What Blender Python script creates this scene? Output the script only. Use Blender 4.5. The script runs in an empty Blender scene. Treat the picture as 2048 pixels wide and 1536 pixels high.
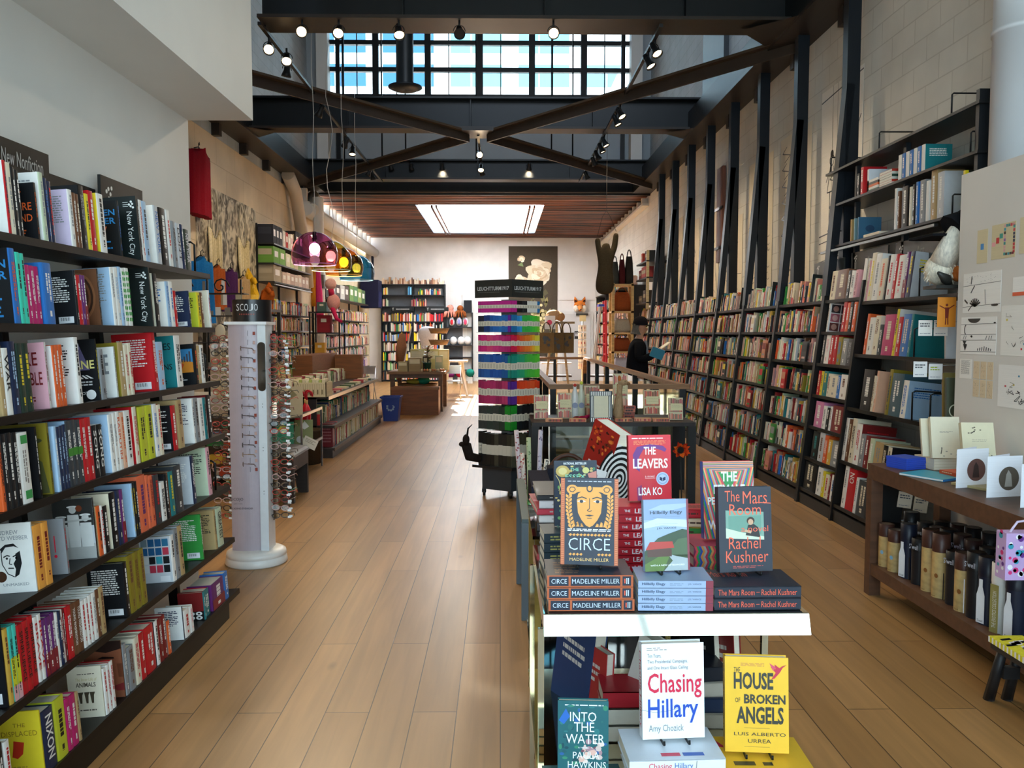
import bpy, bmesh, math, random
from mathutils import Vector, Matrix
S = bpy.context.scene
COL = S.collection
RND = random.Random(11)
pi = math.pi
def lin(h, k=1.0):
    h = h.lstrip('#')
    o = []
    for i in (0, 2, 4):
        c = int(h[i:i+2], 16) / 255
        o.append(k * (c / 12.92 if c <= .04045 else ((c + .055) / 1.055) ** 2.4))
    return (o[0], o[1], o[2], 1.0)

# ---------------------------------------------------------------- camera
FPX, CX, CY, VX, VY = 1657.0, 1024.0, 768.0, 1000.0, 667.0
yaw = math.atan((CX - VX) / FPX); pit = math.atan((CY - VY) / FPX)
cam_d = bpy.data.cameras.new('camera'); cam = bpy.data.objects.new('camera', cam_d); COL.objects.link(cam)
cam_d.sensor_width = 36; cam_d.lens = 36 * FPX / 2048; cam_d.clip_start = .05; cam_d.clip_end = 200
cam.location = (0, 0, 1.6); cam.rotation_euler = (pi / 2 - pit, 0, -yaw)
S.camera = cam
# ---------------------------------------------------------------- view, world, sun, daylight
S.view_settings.view_transform = 'Standard'; S.view_settings.look = 'None'
S.view_settings.gamma = 1; S.view_settings.use_curve_mapping = False
S.view_settings.exposure = 0.1
W = bpy.data.worlds.new('sky'); S.world = W; W.use_nodes = True
wn = W.node_tree.nodes; wl = W.node_tree.links
bg = wn['Background']; bg.inputs['Strength'].default_value = 7.4
tc = wn.new('ShaderNodeTexCoord'); sep = wn.new('ShaderNodeSeparateXYZ'); ramp = wn.new('ShaderNodeValToRGB')
wl.new(tc.outputs['Generated'], sep.inputs[0]); wl.new(sep.outputs['Z'], ramp.inputs[0]); wl.new(ramp.outputs[0], bg.inputs['Color'])
ramp.color_ramp.elements[0].color = (.78, .88, 1.0, 1); ramp.color_ramp.elements[1].color = (.50, .72, 1.0, 1)
ramp.color_ramp.elements[0].position = .0; ramp.color_ramp.elements[1].position = .7
sd = bpy.data.lights.new('sun', 'SUN'); sd.energy = 110; sd.angle = .009; sd.color = (1, .96, .9)
sun = bpy.data.objects.new('sun', sd); COL.objects.link(sun); sun.location = (0, 30, 20)
sun.rotation_euler = Vector((1.0, -4.7, -4.78)).to_track_quat('-Z', 'Y').to_euler()
def area(name, loc, to, sx, sy, power, col, portal=False):
    d = bpy.data.lights.new(name, 'AREA'); d.shape = 'RECTANGLE'; d.size = sx; d.size_y = sy; d.energy = power; d.color = col
    o = bpy.data.objects.new(name, d); COL.objects.link(o); o.location = loc
    o.rotation_euler = (Vector(to) - Vector(loc)).to_track_quat('-Z', 'Y').to_euler()
    if portal: d.cycles.is_portal = True
    return o
area('shopfront_portal', (.75, -1.35, 2.85), (.75, 5, 2.85), 5.3, 4.9, 1, (1, 1, 1), True)
area('clerestory_portal', (-.45, 19.42, 7.55), (-.45, 0, 7.55), 7.3, 2.3, 1, (1, 1, 1), True)
area('skylight_portal', (-.5, 23.6, 4.98), (-.5, 23.6, 0), 3.2, 5.8, 1, (1, 1, 1), True)
# ---------------------------------------------------------------- materials (colour comes with the mesh as attribute Col)
def new_mat(name):
    m = bpy.data.materials.new(name); m.use_nodes = True
    n = m.node_tree.nodes; l = m.node_tree.links
    return m, n, l, n['Principled BSDF']
def col_mat(name, rough=.5, metal=0., spec=.5, var=.06, scale=(30, 30, 30), bump=0., bscale=None, coat=0., emit=0., alpha=1., trans=0.):
    m, n, l, b = new_mat(name)
    a = n.new('ShaderNodeVertexColor'); a.layer_name = 'Col'
    t = n.new('ShaderNodeTexCoord'); mp = n.new('ShaderNodeMapping'); mp.inputs['Scale'].default_value = scale
    nz = n.new('ShaderNodeTexNoise'); nz.inputs['Scale'].default_value = 1; nz.inputs['Detail'].default_value = 3
    l.new(t.outputs['Object'], mp.inputs[0]); l.new(mp.outputs[0], nz.inputs['Vector'])
    mr = n.new('ShaderNodeMapRange'); mr.inputs['From Min'].default_value = .25; mr.inputs['From Max'].default_value = .75
    mr.inputs['To Min'].default_value = 1 - var; mr.inputs['To Max'].default_value = 1 + var
    l.new(nz.outputs['Fac'], mr.inputs['Value'])
    vm = n.new('ShaderNodeVectorMath'); vm.operation = 'SCALE'
    l.new(a.outputs['Color'], vm.inputs[0]); l.new(mr.outputs[0], vm.inputs['Scale'])
    l.new(vm.outputs[0], b.inputs['Base Color'])
    b.inputs['Roughness'].default_value = rough; b.inputs['Metallic'].default_value = metal
    b.inputs['Specular IOR Level'].default_value = spec; b.inputs['Coat Weight'].default_value = coat
    if emit:
        l.new(a.outputs['Color'], b.inputs['Emission Color']); b.inputs['Emission Strength'].default_value = emit
    if bump:
        bp = n.new('ShaderNodeBump'); bp.inputs['Strength'].default_value = bump; bp.inputs['Distance'].default_value = .004
        if bscale:
            n2 = n.new('ShaderNodeTexNoise'); n2.inputs['Scale'].default_value = bscale; l.new(t.outputs['Object'], n2.inputs['Vector']); l.new(n2.outputs['Fac'], bp.inputs['Height'])
        else: l.new(nz.outputs['Fac'], bp.inputs['Height'])
        l.new(bp.outputs[0], b.inputs['Normal'])
    if trans:
        b.inputs['Transmission Weight'].default_value = trans
    b.inputs['Alpha'].default_value = alpha
    return m
MATS = {
 'paint': col_mat('painted_surface', .6, var=.03, scale=(3, 3, 3), bump=.05, bscale=120),
 'print': col_mat('printed_cover', .4, var=.03, spec=.35, coat=.04),
 'paper': col_mat('paper', .85, var=.05, scale=(4, 4, 300)),
 'cloth': col_mat('woven_cloth', .95, var=.14, scale=(60, 60, 60), bump=.5, bscale=400, spec=.1),
 'steel': col_mat('dark_steel', .42, var=.12, scale=(6, 6, 6), spec=.28),
 'metal': col_mat('brushed_metal', .28, 1., var=.08, scale=(4, 4, 60)),
 'chrome': col_mat('chrome', .07, 1., var=.02),
 'wood': col_mat('stained_wood', .5, var=.28, scale=(3, 26, 26), bump=.1),
 'plastic': col_mat('plastic', .3, var=.03),
 'card': col_mat('cardboard', .8, var=.08, scale=(2, 2, 40)),
 'skin': col_mat('skin', .5, var=.06, spec=.3),
 'fur': col_mat('fur', .95, var=.25, scale=(80, 80, 30), bump=.8, bscale=200, spec=.1),
 'leaf': col_mat('leaf', .5, var=.2),
 'glow': col_mat('lamp_glow', .5, emit=14, var=.0),
 'bulb': col_mat('bulb_glow', .5, emit=9, var=.0),
}
def glass_mat(name, tint=(.9, .95, .93), refl=.12, tr=1.0):
    m, n, l, b = new_mat(name)
    out = n['Material Output']; tp = n.new('ShaderNodeBsdfTransparent'); tp.inputs[0].default_value = (*[c * tr for c in tint], 1)
    gl = n.new('ShaderNodeBsdfGlossy'); gl.inputs['Roughness'].default_value = .03
    fr = n.new('ShaderNodeFresnel'); fr.inputs['IOR'].default_value = 1.45
    mx = n.new('ShaderNodeMixShader'); l.new(fr.outputs[0], mx.inputs[0]); l.new(tp.outputs[0], mx.inputs[1]); l.new(gl.outputs[0], mx.inputs[2])
    l.new(mx.outputs[0], out.inputs['Surface'])
    return m
MATS['glass'] = glass_mat('clear_glass')
def frost_mat():
    m, n, l, b = new_mat('frosted_rooflight')
    out = n['Material Output']; tp = n.new('ShaderNodeBsdfTransparent'); tp.inputs[0].default_value = (.95, .95, .95, 1); tr = n.new('ShaderNodeBsdfTranslucent')
    nz = n.new('ShaderNodeTexNoise'); nz.inputs['Scale'].default_value = 6; cr = n.new('ShaderNodeMapRange'); cr.inputs['To Min'].default_value = .5; cr.inputs['To Max'].default_value = .6; l.new(nz.outputs['Fac'], cr.inputs['Value'])
    mx = n.new('ShaderNodeMixShader'); l.new(cr.outputs[0], mx.inputs[0]); l.new(tp.outputs[0], mx.inputs[1]); l.new(tr.outputs[0], mx.inputs[2]); l.new(mx.outputs[0], out.inputs['Surface'])
    return m
MATS['frost'] = frost_mat()
MATS['green_glass'] = glass_mat('green_tinted_glass', (.62, .74, .66))
def tint_mat(name, c):
    m, n, l, b = new_mat(name)
    out = n['Material Output']; tp = n.new('ShaderNodeBsdfTransparent'); tp.inputs[0].default_value = lin(c)
    gl = n.new('ShaderNodeBsdfGlossy'); gl.inputs['Roughness'].default_value = .05
    fr = n.new('ShaderNodeLayerWeight'); fr.inputs['Blend'].default_value = .12
    nz = n.new('ShaderNodeTexNoise'); nz.inputs['Scale'].default_value = 3
    ad = n.new('ShaderNodeMath'); ad.operation = 'MULTIPLY_ADD'; ad.inputs[1].default_value = .05; l.new(nz.outputs['Fac'], ad.inputs[0]); l.new(fr.outputs['Facing'], ad.inputs[2])
    mx = n.new('ShaderNodeMixShader'); l.new(ad.outputs[0], mx.inputs[0]); l.new(tp.outputs[0], mx.inputs[1]); l.new(gl.outputs[0], mx.inputs[2])
    l.new(mx.outputs[0], out.inputs['Surface'])
    return m
for k, c in (('dome_purple', 'd898cc'), ('dome_yellow', 'd8d080'), ('dome_orange', 'ecac5c'), ('dome_blue', '62b4dc')):
    MATS[k] = tint_mat(k, c)
def floor_mat():
    m, n, l, b = new_mat('oak_planks')
    t = n.new('ShaderNodeTexCoord'); sx = n.new('ShaderNodeSeparateXYZ'); cb = n.new('ShaderNodeCombineXYZ')
    l.new(t.outputs['Object'], sx.inputs[0]); l.new(sx.outputs['Y'], cb.inputs['X']); l.new(sx.outputs['X'], cb.inputs['Y'])
    br = n.new('ShaderNodeTexBrick'); br.offset = .37; br.inputs['Scale'].default_value = 1
    br.inputs['Brick Width'].default_value = 2.1; br.inputs['Row Height'].default_value = .185; br.inputs['Mortar Size'].default_value = .0022
    br.inputs['Color1'].default_value = lin('a97f4e'); br.inputs['Color2'].default_value = lin('926a3c'); br.inputs['Mortar'].default_value = lin('3d2a16'); br.inputs['Bias'].default_value = -.1
    l.new(cb.outputs[0], br.inputs['Vector'])
    mp = n.new('ShaderNodeMapping'); mp.inputs['Scale'].default_value = (1.2, 22, 1); l.new(cb.outputs[0], mp.inputs[0])
    nz = n.new('ShaderNodeTexNoise'); nz.inputs['Scale'].default_value = 1; nz.inputs['Detail'].default_value = 6; nz.inputs['Distortion'].default_value = .8; l.new(mp.outputs[0], nz.inputs['Vector'])
    mp2 = n.new('ShaderNodeMapping'); mp2.inputs['Scale'].default_value = (.9, 5.4, 1); l.new(cb.outputs[0], mp2.inputs[0])
    n2 = n.new('ShaderNodeTexNoise'); n2.inputs['Scale'].default_value = .8; n2.inputs['Detail'].default_value = 2; l.new(mp2.outputs[0], n2.inputs['Vector'])
    r1 = n.new('ShaderNodeMapRange'); r1.inputs['From Min'].default_value = .3; r1.inputs['From Max'].default_value = .7; r1.inputs['To Min'].default_value = .86; r1.inputs['To Max'].default_value = 1.08; l.new(nz.outputs['Fac'], r1.inputs['Value'])
    r2 = n.new('ShaderNodeMapRange'); r2.inputs['From Min'].default_value = .3; r2.inputs['From Max'].default_value = .7; r2.inputs['To Min'].default_value = .86; r2.inputs['To Max'].default_value = 1.1; l.new(n2.outputs['Fac'], r2.inputs['Value'])
    # knots
    vo = n.new('ShaderNodeTexVoronoi'); vo.inputs['Scale'].default_value = 1; mp3 = n.new('ShaderNodeMapping'); mp3.inputs['Scale'].default_value = (1.1, 2.6, 1); l.new(cb.outputs[0], mp3.inputs[0]); l.new(mp3.outputs[0], vo.inputs['Vector'])
    r3 = n.new('ShaderNodeMapRange'); r3.inputs['From Min'].default_value = .0; r3.inputs['From Max'].default_value = .07; r3.inputs['To Min'].default_value = .55; r3.inputs['To Max'].default_value = 1.; l.new(vo.outputs['Distance'], r3.inputs['Value'])
    m1 = n.new('ShaderNodeMath'); m1.operation = 'MULTIPLY'; l.new(r1.outputs[0], m1.inputs[0]); l.new(r2.outputs[0], m1.inputs[1])
    m2 = n.new('ShaderNodeMath'); m2.operation = 'MULTIPLY'; l.new(m1.outputs[0], m2.inputs[0]); l.new(r3.outputs[0], m2.inputs[1])
    vm = n.new('ShaderNodeVectorMath'); vm.operation = 'SCALE'; l.new(br.outputs['Color'], vm.inputs[0]); l.new(m2.outputs[0], vm.inputs['Scale'])
    l.new(vm.outputs[0], b.inputs['Base Color']); b.inputs['Roughness'].default_value = .36; b.inputs['Specular IOR Level'].default_value = .42
    bp = n.new('ShaderNodeBump'); bp.inputs['Strength'].default_value = .25; bp.inputs['Distance'].default_value = .002; l.new(br.outputs['Fac'], bp.inputs['Height']); bp.invert = True; l.new(bp.outputs[0], b.inputs['Normal'])
    return m
MATS['floor'] = floor_mat()
def block_mat(name, c1, c2, cm, axis='YZ', w=.4, h=.2, rough=.75):
    m, n, l, b = new_mat(name)
    t = n.new('ShaderNodeTexCoord'); sx = n.new('ShaderNodeSeparateXYZ'); cb = n.new('ShaderNodeCombineXYZ')
    l.new(t.outputs['Object'], sx.inputs[0]); l.new(sx.outputs[axis[0]], cb.inputs['X']); l.new(sx.outputs[axis[1]], cb.inputs['Y'])
    br = n.new('ShaderNodeTexBrick'); br.inputs['Scale'].default_value = 1; br.inputs['Brick Width'].default_value = w; br.inputs['Row Height'].default_value = h
    br.inputs['Mortar Size'].default_value = .006; br.inputs['Mortar Smooth'].default_value = .4
    br.inputs['Color1'].default_value = lin(c1); br.inputs['Color2'].default_value = lin(c2); br.inputs['Mortar'].default_value = lin(cm)
    l.new(cb.outputs[0], br.inputs['Vector'])
    nz = n.new('ShaderNodeTexNoise'); nz.inputs['Scale'].default_value = 2.2; nz.inputs['Detail'].default_value = 5; l.new(t.outputs['Object'], nz.inputs['Vector'])
    mr = n.new('ShaderNodeMapRange'); mr.inputs['From Min'].default_value = .3; mr.inputs['From Max'].default_value = .7; mr.inputs['To Min'].default_value = .9; mr.inputs['To Max'].default_value = 1.05; l.new(nz.outputs['Fac'], mr.inputs['Value'])
    vm = n.new('ShaderNodeVectorMath'); vm.operation = 'SCALE'; l.new(br.outputs['Color'], vm.inputs[0]); l.new(mr.outputs[0], vm.inputs['Scale']); l.new(vm.outputs[0], b.inputs['Base Color'])
    b.inputs['Roughness'].default_value = rough
    bp = n.new('ShaderNodeBump'); bp.inputs['Strength'].default_value = .35; bp.inputs['Distance'].default_value = .006; bp.invert = True; l.new(br.outputs['Fac'], bp.inputs['Height']); l.new(bp.outputs[0], b.inputs['Normal'])
    return m
MATS['block_side'] = block_mat('white_block_wall', 'dcd8ce', 'd6d2c8', 'c6c1b6')
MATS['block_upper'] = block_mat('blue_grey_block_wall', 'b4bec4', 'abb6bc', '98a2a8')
MATS['block_cream'] = block_mat('cream_block_wall', 'dcc9aa', 'd6c2a2', 'bda888', w=.9, h=.42)
MATS['block_back'] = block_mat('white_plaster_wall', 'dedad6', 'dad6d2', 'd6d2ce', axis='XZ', w=3, h=3)
def lath_mat():
    m, n, l, b = new_mat('old_timber_lath')
    t = n.new('ShaderNodeTexCoord'); mp = n.new('ShaderNodeMapping'); mp.inputs['Scale'].default_value = (.5, 4.5, 1); l.new(t.outputs['Object'], mp.inputs[0])
    nz = n.new('ShaderNodeTexNoise'); nz.inputs['Scale'].default_value = 1; nz.inputs['Detail'].default_value = 4; l.new(mp.outputs[0], nz.inputs['Vector'])
    cr = n.new('ShaderNodeValToRGB'); cr.color_ramp.elements[0].color = lin('1c0c07'); cr.color_ramp.elements[1].color = lin('84492a'); cr.color_ramp.elements[0].position = .42; cr.color_ramp.elements[1].position = .62
    l.new(nz.outputs['Fac'], cr.inputs[0]); l.new(cr.outputs[0], b.inputs['Base Color']); b.inputs['Roughness'].default_value = .55
    return m
MATS['lath'] = lath_mat()
def botanic_mat():   # faded grey foliage wallpaper
    m, n, l, b = new_mat('faded_foliage_print')
    t = n.new('ShaderNodeTexCoord'); vo = n.new('ShaderNodeTexNoise'); vo.inputs['Scale'].default_value = 6; vo.inputs['Detail'].default_value = 6; vo.inputs['Distortion'].default_value = 1.0
    mp = n.new('ShaderNodeMapping'); mp.inputs['Scale'].default_value = (1, 1.2, .9); l.new(t.outputs['Object'], mp.inputs[0]); l.new(mp.outputs[0], vo.inputs['Vector'])
    cr = n.new('ShaderNodeValToRGB'); cr.color_ramp.elements[0].color = lin('5d5447'); cr.color_ramp.elements[1].color = lin('d8cdb4'); cr.color_ramp.elements[0].position = .4; cr.color_ramp.elements[1].position = .6
    l.new(vo.outputs['Fac'], cr.inputs[0]); l.new(cr.outputs[0], b.inputs['Base Color']); b.inputs['Roughness'].default_value = .8
    return m
MATS['botanic'] = botanic_mat()

# ---------------------------------------------------------------- mesh builder
TXT = {}
def text_tris(s, bold=0.):
    k = (s, bold)
    if k in TXT: return TXT[k]
    cu = bpy.data.curves.new('t', 'FONT'); cu.body = s; cu.resolution_u = 2; cu.offset = bold; cu.align_x = 'CENTER'
    o = bpy.data.objects.new('t', cu); COL.objects.link(o)
    dg = bpy.context.evaluated_depsgraph_get(); e = o.evaluated_get(dg); me = e.to_mesh()
    vs = [(v.co.x, v.co.y) for v in me.vertices]; fs = [tuple(p.vertices) for p in me.polygons]
    e.to_mesh_clear(); bpy.data.objects.remove(o); bpy.data.curves.remove(cu)
    if vs:
        x0 = min(v[0] for v in vs); x1 = max(v[0] for v in vs); y0 = min(v[1] for v in vs); y1 = max(v[1] for v in vs)
        vs = [((v[0] - x0) / max(x1 - x0, 1e-6), (v[1] - y0) / max(y1 - y0, 1e-6)) for v in vs]
    TXT[k] = (vs, fs); return TXT[k]
class MB:
    def __init__(s): s.v = []; s.f = []; s.c = []; s.m = []; s.sm = []; s.X = None; s.dm = 'paint'
    def pt(s, p):
        p = Vector(p)
        if s.X is not None: p = s.X @ p
        s.v.append(p); return len(s.v) - 1
    def face(s, ids, col, m=None, smooth=False):
        s.f.append(ids); s.c.append(col if isinstance(col, tuple) else lin(col)); s.m.append(m or s.dm); s.sm.append(smooth)
    def poly(s, pts, col, m=None): s.face([s.pt(p) for p in pts], col, m)
    def box(s, a, b, col, m=None, skip=''):
        x0, y0, z0 = a; x1, y1, z1 = b
        i = [s.pt(p) for p in ((x0,y0,z0),(x1,y0,z0),(x1,y1,z0),(x0,y1,z0),(x0,y0,z1),(x1,y0,z1),(x1,y1,z1),(x0,y1,z1))]
        for k, q in (('b',(3,2,1,0)),('t',(4,5,6,7)),('f',(0,1,5,4)),('r',(1,2,6,5)),('k',(2,3,7,6)),('l',(3,0,4,7))):
            if k not in skip: s.face([i[j] for j in q], col, m)
    def bar(s, p, q, w, h, col, m=None, up=(0,0,1)):
        p = Vector(p); q = Vector(q); d = (q - p).normalized(); u = Vector(up)
        if abs(d.dot(u)) > .98: u = Vector((0,1,0))
        r = d.cross(u).normalized(); u = r.cross(d)
        i = []
        for e in (p, q):
            for a, b in ((-1,-1),(1,-1),(1,1),(-1,1)): i.append(s.pt(e + r * (a*w/2) + u * (b*h/2)))
        for qd in ((3,2,1,0),(4,5,6,7),(0,1,5,4),(1,2,6,5),(2,3,7,6),(3,0,4,7)): s.face([i[j] for j in qd], col, m)
    def tube(s, pts, r, col, m=None, n=8, cap=True):
        pts = [Vector(p) for p in pts]; rs = r if isinstance(r, (list, tuple)) else [r] * len(pts); rings = []
        prev = None
        for k, p in enumerate(pts):
            d = (pts[min(k+1, len(pts)-1)] - pts[max(k-1, 0)]).normalized()
            if prev is None:
                a = Vector((0,0,1)) if abs(d.z) < .9 else Vector((1,0,0)); u = d.cross(a).normalized()
            else: u = (prev - d * prev.dot(d)).normalized()
            prev = u; w = d.cross(u)
            rings.append([s.pt(p + (u * math.cos(2*pi*j/n) + w * math.sin(2*pi*j/n)) * rs[k]) for j in range(n)])
        for k in range(len(rings) - 1):
            for j in range(n): s.face([rings[k][j], rings[k][(j+1)%n], rings[k+1][(j+1)%n], rings[k+1][j]], col, m, True)
        if cap: s.face(rings[0][::-1], col, m); s.face(rings[-1], col, m)
    def lathe(s, prof, c, col, m=None, n=24, ax='z', a0=0, a1=2*pi, cols=None):
        c = Vector(c); rings = []; full = abs(a1 - a0 - 2*pi) < 1e-6; N = n if full else n + 1
        for r, h in prof:
            ring = []
            for j in range(N):
                t = a0 + (a1 - a0) * j / n; x, y = r*math.cos(t), r*math.sin(t)
                o = (x, y, h) if ax == 'z' else (h, x, y) if ax == 'x' else (y, h, x)
                ring.append(s.pt(c + Vector(o)))
            rings.append(ring)
        for k in range(len(prof) - 1):
            for j in range(n):
                j2 = (j+1) % N
                s.face([rings[k][j], rings[k][j2], rings[k+1][j2], rings[k+1][j]], cols[k] if cols else col, m, True)
        return rings
    def ball(s, c, r, col, m=None, n=12, k=8):
        rx, ry, rz = r if isinstance(r, (tuple, list)) else (r, r, r); c = Vector(c); rings = []
        for i in range(1, k):
            a = pi*i/k; rings.append([s.pt(c + Vector((rx*math.sin(a)*math.cos(2*pi*j/n), ry*math.sin(a)*math.sin(2*pi*j/n), rz*math.cos(a)))) for j in range(n)])
        t = s.pt(c + Vector((0,0,rz))); b = s.pt(c - Vector((0,0,rz)))
        for j in range(n):
            s.face([t, rings[0][j], rings[0][(j+1)%n]], col, m, True); s.face([b, rings[-1][(j+1)%n], rings[-1][j]], col, m, True)
            for i in range(len(rings)-1): s.face([rings[i][j], rings[i+1][j], rings[i+1][(j+1)%n], rings[i][(j+1)%n]], col, m, True)
    # surface patches: frame (O, u, v) of a face, coordinates in metres
    def patch(s, fr, pts, col, m='print', e=.0004):
        O, u, v = fr; nn = u.cross(v) * e
        s.face([s.pt(O + u*p[0] + v*p[1] + nn) for p in pts], col, m)
    def rect(s, fr, x0, y0, x1, y1, col, m='print', e=.0004): s.patch(fr, ((x0,y0),(x1,y0),(x1,y1),(x0,y1)), col, m, e)
    def disc(s, fr, cx, cy, r, col, m='print', e=.0004, n=20, ry=None):
        ry = ry or r
        s.patch(fr, [(cx + r*math.cos(2*pi*j/n), cy + ry*math.sin(2*pi*j/n)) for j in range(n)], col, m, e)
    def text(s, fr, t, x0, y0, x1, y1, col, bold=.0, shear=0, m='print', e=.0008):
        vs, fs = text_tris(t, bold); O, u, v = fr; nn = u.cross(v) * e; b = len(s.v); c = col if isinstance(col, tuple) else lin(col)
        for p in vs: s.pt(O + u*(x0 + (x1-x0)*p[0] + shear*(p[1]-.5)*(y1-y0)) + v*(y0 + (y1-y0)*p[1]) + nn)
        for f in fs: s.face([b+i for i in f], c, m)
    def line(s, fr, pts, w, col, m='print', e=.0006):
        for (ax, ay), (bx, by) in zip(pts, pts[1:]):
            d = math.hypot(bx-ax, by-ay) or 1e-6; px, py = -(by-ay)/d*w/2, (bx-ax)/d*w/2
            s.patch(fr, ((ax-px,ay-py),(bx-px,by-py),(bx+px,by+py),(ax+px,ay+py)), col, m, e)
    def build(s, name, parent=None, loc=None, rot=None):
        me = bpy.data.meshes.new(name); me.from_pydata(s.v, [], s.f)
        names = []
        for x in s.m:
            if x not in names: names.append(x)
        for x in names: me.materials.append(MATS[x])
        ix = {x: i for i, x in enumerate(names)}
        at = me.color_attributes.new('Col', 'FLOAT_COLOR', 'CORNER'); buf = []
        for p in me.polygons:
            p.material_index = ix[s.m[p.index]]; p.use_smooth = s.sm[p.index]
            buf += list(s.c[p.index]) * p.loop_total
        at.data.foreach_set('color', buf); me.update()
        o = bpy.data.objects.new(name, me); COL.objects.link(o)
        if parent: o.parent = parent
        if loc: o.location = loc
        if rot: o.rotation_euler = rot
        return o
LABELS = {}
def tag(o, label, cat, group=None):
    if label in LABELS and not group: print('DUP LABEL', label)
    if len(label.replace('-',' ').split()) > 16: print('LONG', label)
    LABELS[label] = 1
    o['label'] = label; o['category'] = cat
    if group: o['group'] = group
    return o
def thing(name, label, cat, loc=(0,0,0), rz=0, group=None):
    o = bpy.data.objects.new(name, None); o.empty_display_size = .1; COL.objects.link(o); o.location = loc; o.rotation_euler = (0,0,rz)
    return tag(o, label, cat, group)
def struct(o): o['kind'] = 'structure'; return o
def stuff(o, label, cat): o['kind'] = 'stuff'; o['label'] = label; o['category'] = cat; return o
def copy_tree(o, parent=None):
    c = o.copy(); COL.objects.link(c)
    if parent: c.parent = parent
    for ch in list(o.children): copy_tree(ch, c)
    return c
V = Vector
def fr(O, u, v): return (V(O), V(u).normalized(), V(v).normalized())
ORD = 'first second third fourth fifth sixth seventh eighth ninth tenth eleventh twelfth thirteenth fourteenth fifteenth sixteenth seventeenth eighteenth nineteenth twentieth'.split()
def nth(i):
    if i < 20: return ORD[i]
    return ('twenty-' if i < 29 else 'thirty-' if i < 39 else 'forty-') + ORD[(i-20) % 10] if i not in (29, 39) else ('thirtieth' if i == 29 else 'fortieth')
# ================================================================ SETTING
XL, XR, YB, ZC = -4.38, 3.45, 27.9, 4.78
b = MB(); b.dm = 'floor'
hx0, hx1, hy0, hy1 = .62, 1.78, 8.75, 17.7
for x0, y0, x1, y1 in ((XL, -1.5, hx0, YB), (hx1, -1.5, XR, YB), (hx0, -1.5, hx1, hy0), (hx0, hy1, hx1, YB)):
    b.poly(((x0,y0,0),(x1,y0,0),(x1,y1,0),(x0,y1,0)), 'b08050')
for (a, c) in (((hx0,hy0),(hx1,hy0)),((hx1,hy0),(hx1,hy1)),((hx1,hy1),(hx0,hy1)),((hx0,hy1),(hx0,hy0))):
    b.poly(((a[0],a[1],-3.0),(c[0],c[1],-3.0),(c[0],c[1],0),(a[0],a[1],0)), '9a948a', 'paint')
b.poly(((hx0,hy0,-3.0),(hx1,hy0,-3.0),(hx1,hy1,-3.0),(hx0,hy1,-3.0)), '6a6258', 'paint')
struct(b.build('floor'))
b = MB()
for i in range(14):
    y = 10.6 + i * .28
    b.box((hx0+.03, y, -.2*(14-i) - .04), (hx1-.03, y+.3, -.2*(14-i)), '8a6a44', 'wood')
struct(b.build('stairs'))

# left: white wall by the window with its soffit, then the deeper cream wall
b = MB(); WH = 'd9d8d3'
b.box((-2.15, -1.4, 0), (-1.95, 5.3, 5.6), WH)
struct(b.build('wall_left_front'))
b = MB(); b.box((-1.95, -1.4, 2.93), (-1.545, 5.3, 5.6), WH); struct(b.build('trim_soffit'))
b = MB(); b.box((XL, 5.15, 0), (-2.15, 5.3, 9.2), WH); struct(b.build('wall_left_return'))
b = MB(); b.box((XL-.2, 5.3, -.1), (XL, YB, 4.62), 'd8c8ac', 'block_cream'); struct(b.build('wall_left'))
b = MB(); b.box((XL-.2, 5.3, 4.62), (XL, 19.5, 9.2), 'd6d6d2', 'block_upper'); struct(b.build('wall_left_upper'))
b = MB(); b.box((XR, -1.4, 0), (XR+.2, YB, 4.95), 'd6d2ca', 'block_side'); struct(b.build('wall_right'))
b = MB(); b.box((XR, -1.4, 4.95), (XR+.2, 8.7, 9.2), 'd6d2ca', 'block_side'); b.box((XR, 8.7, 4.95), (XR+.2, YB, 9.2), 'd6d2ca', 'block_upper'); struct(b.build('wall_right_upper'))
b = MB(); b.box((XL, YB, 0), (XR, YB+.2, 5.2), 'dedad6', 'block_back'); struct(b.build('wall_back'))
# shopfront behind the camera: mullions and glass, low sill, high transom
b = MB()
b.box((-1.95, -1.5, 0), (XR, -1.4, .35), '26282a', 'steel'); b.box((-1.95, -1.5, 5.3), (XR, -1.4, 5.6), '26282a', 'steel'); b.box((-1.95, -1.5, 3.3), (XR, -1.4, 3.4), '26282a', 'steel')
for x in (-1.95, -.5, 1.0, 2.4, XR-.1): b.box((x, -1.5, .35), (x+.08, -1.4, 5.3), '26282a', 'steel')
fw_ = struct(b.build('wall_front'))
b = MB(); b.box((-1.95, -1.46, .35), (XR, -1.45, 5.3), 'ffffff', 'glass'); struct(b.build('window_1'))
# ceilings
b = MB(); b.box((-1.95, -1.5, 5.6), (XR, 8.7, 5.75), 'd8d6d0'); struct(b.build('ceiling_front'))
b = MB(); b.box((XL, 5.15, 9.2), (XR, 19.6, 9.35), '3a3d40'); b.box((-1.95, 5.15, 5.75), (-1.75, 8.75, 9.2), '3a3d40'); struct(b.build('ceiling_upper'))
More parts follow.
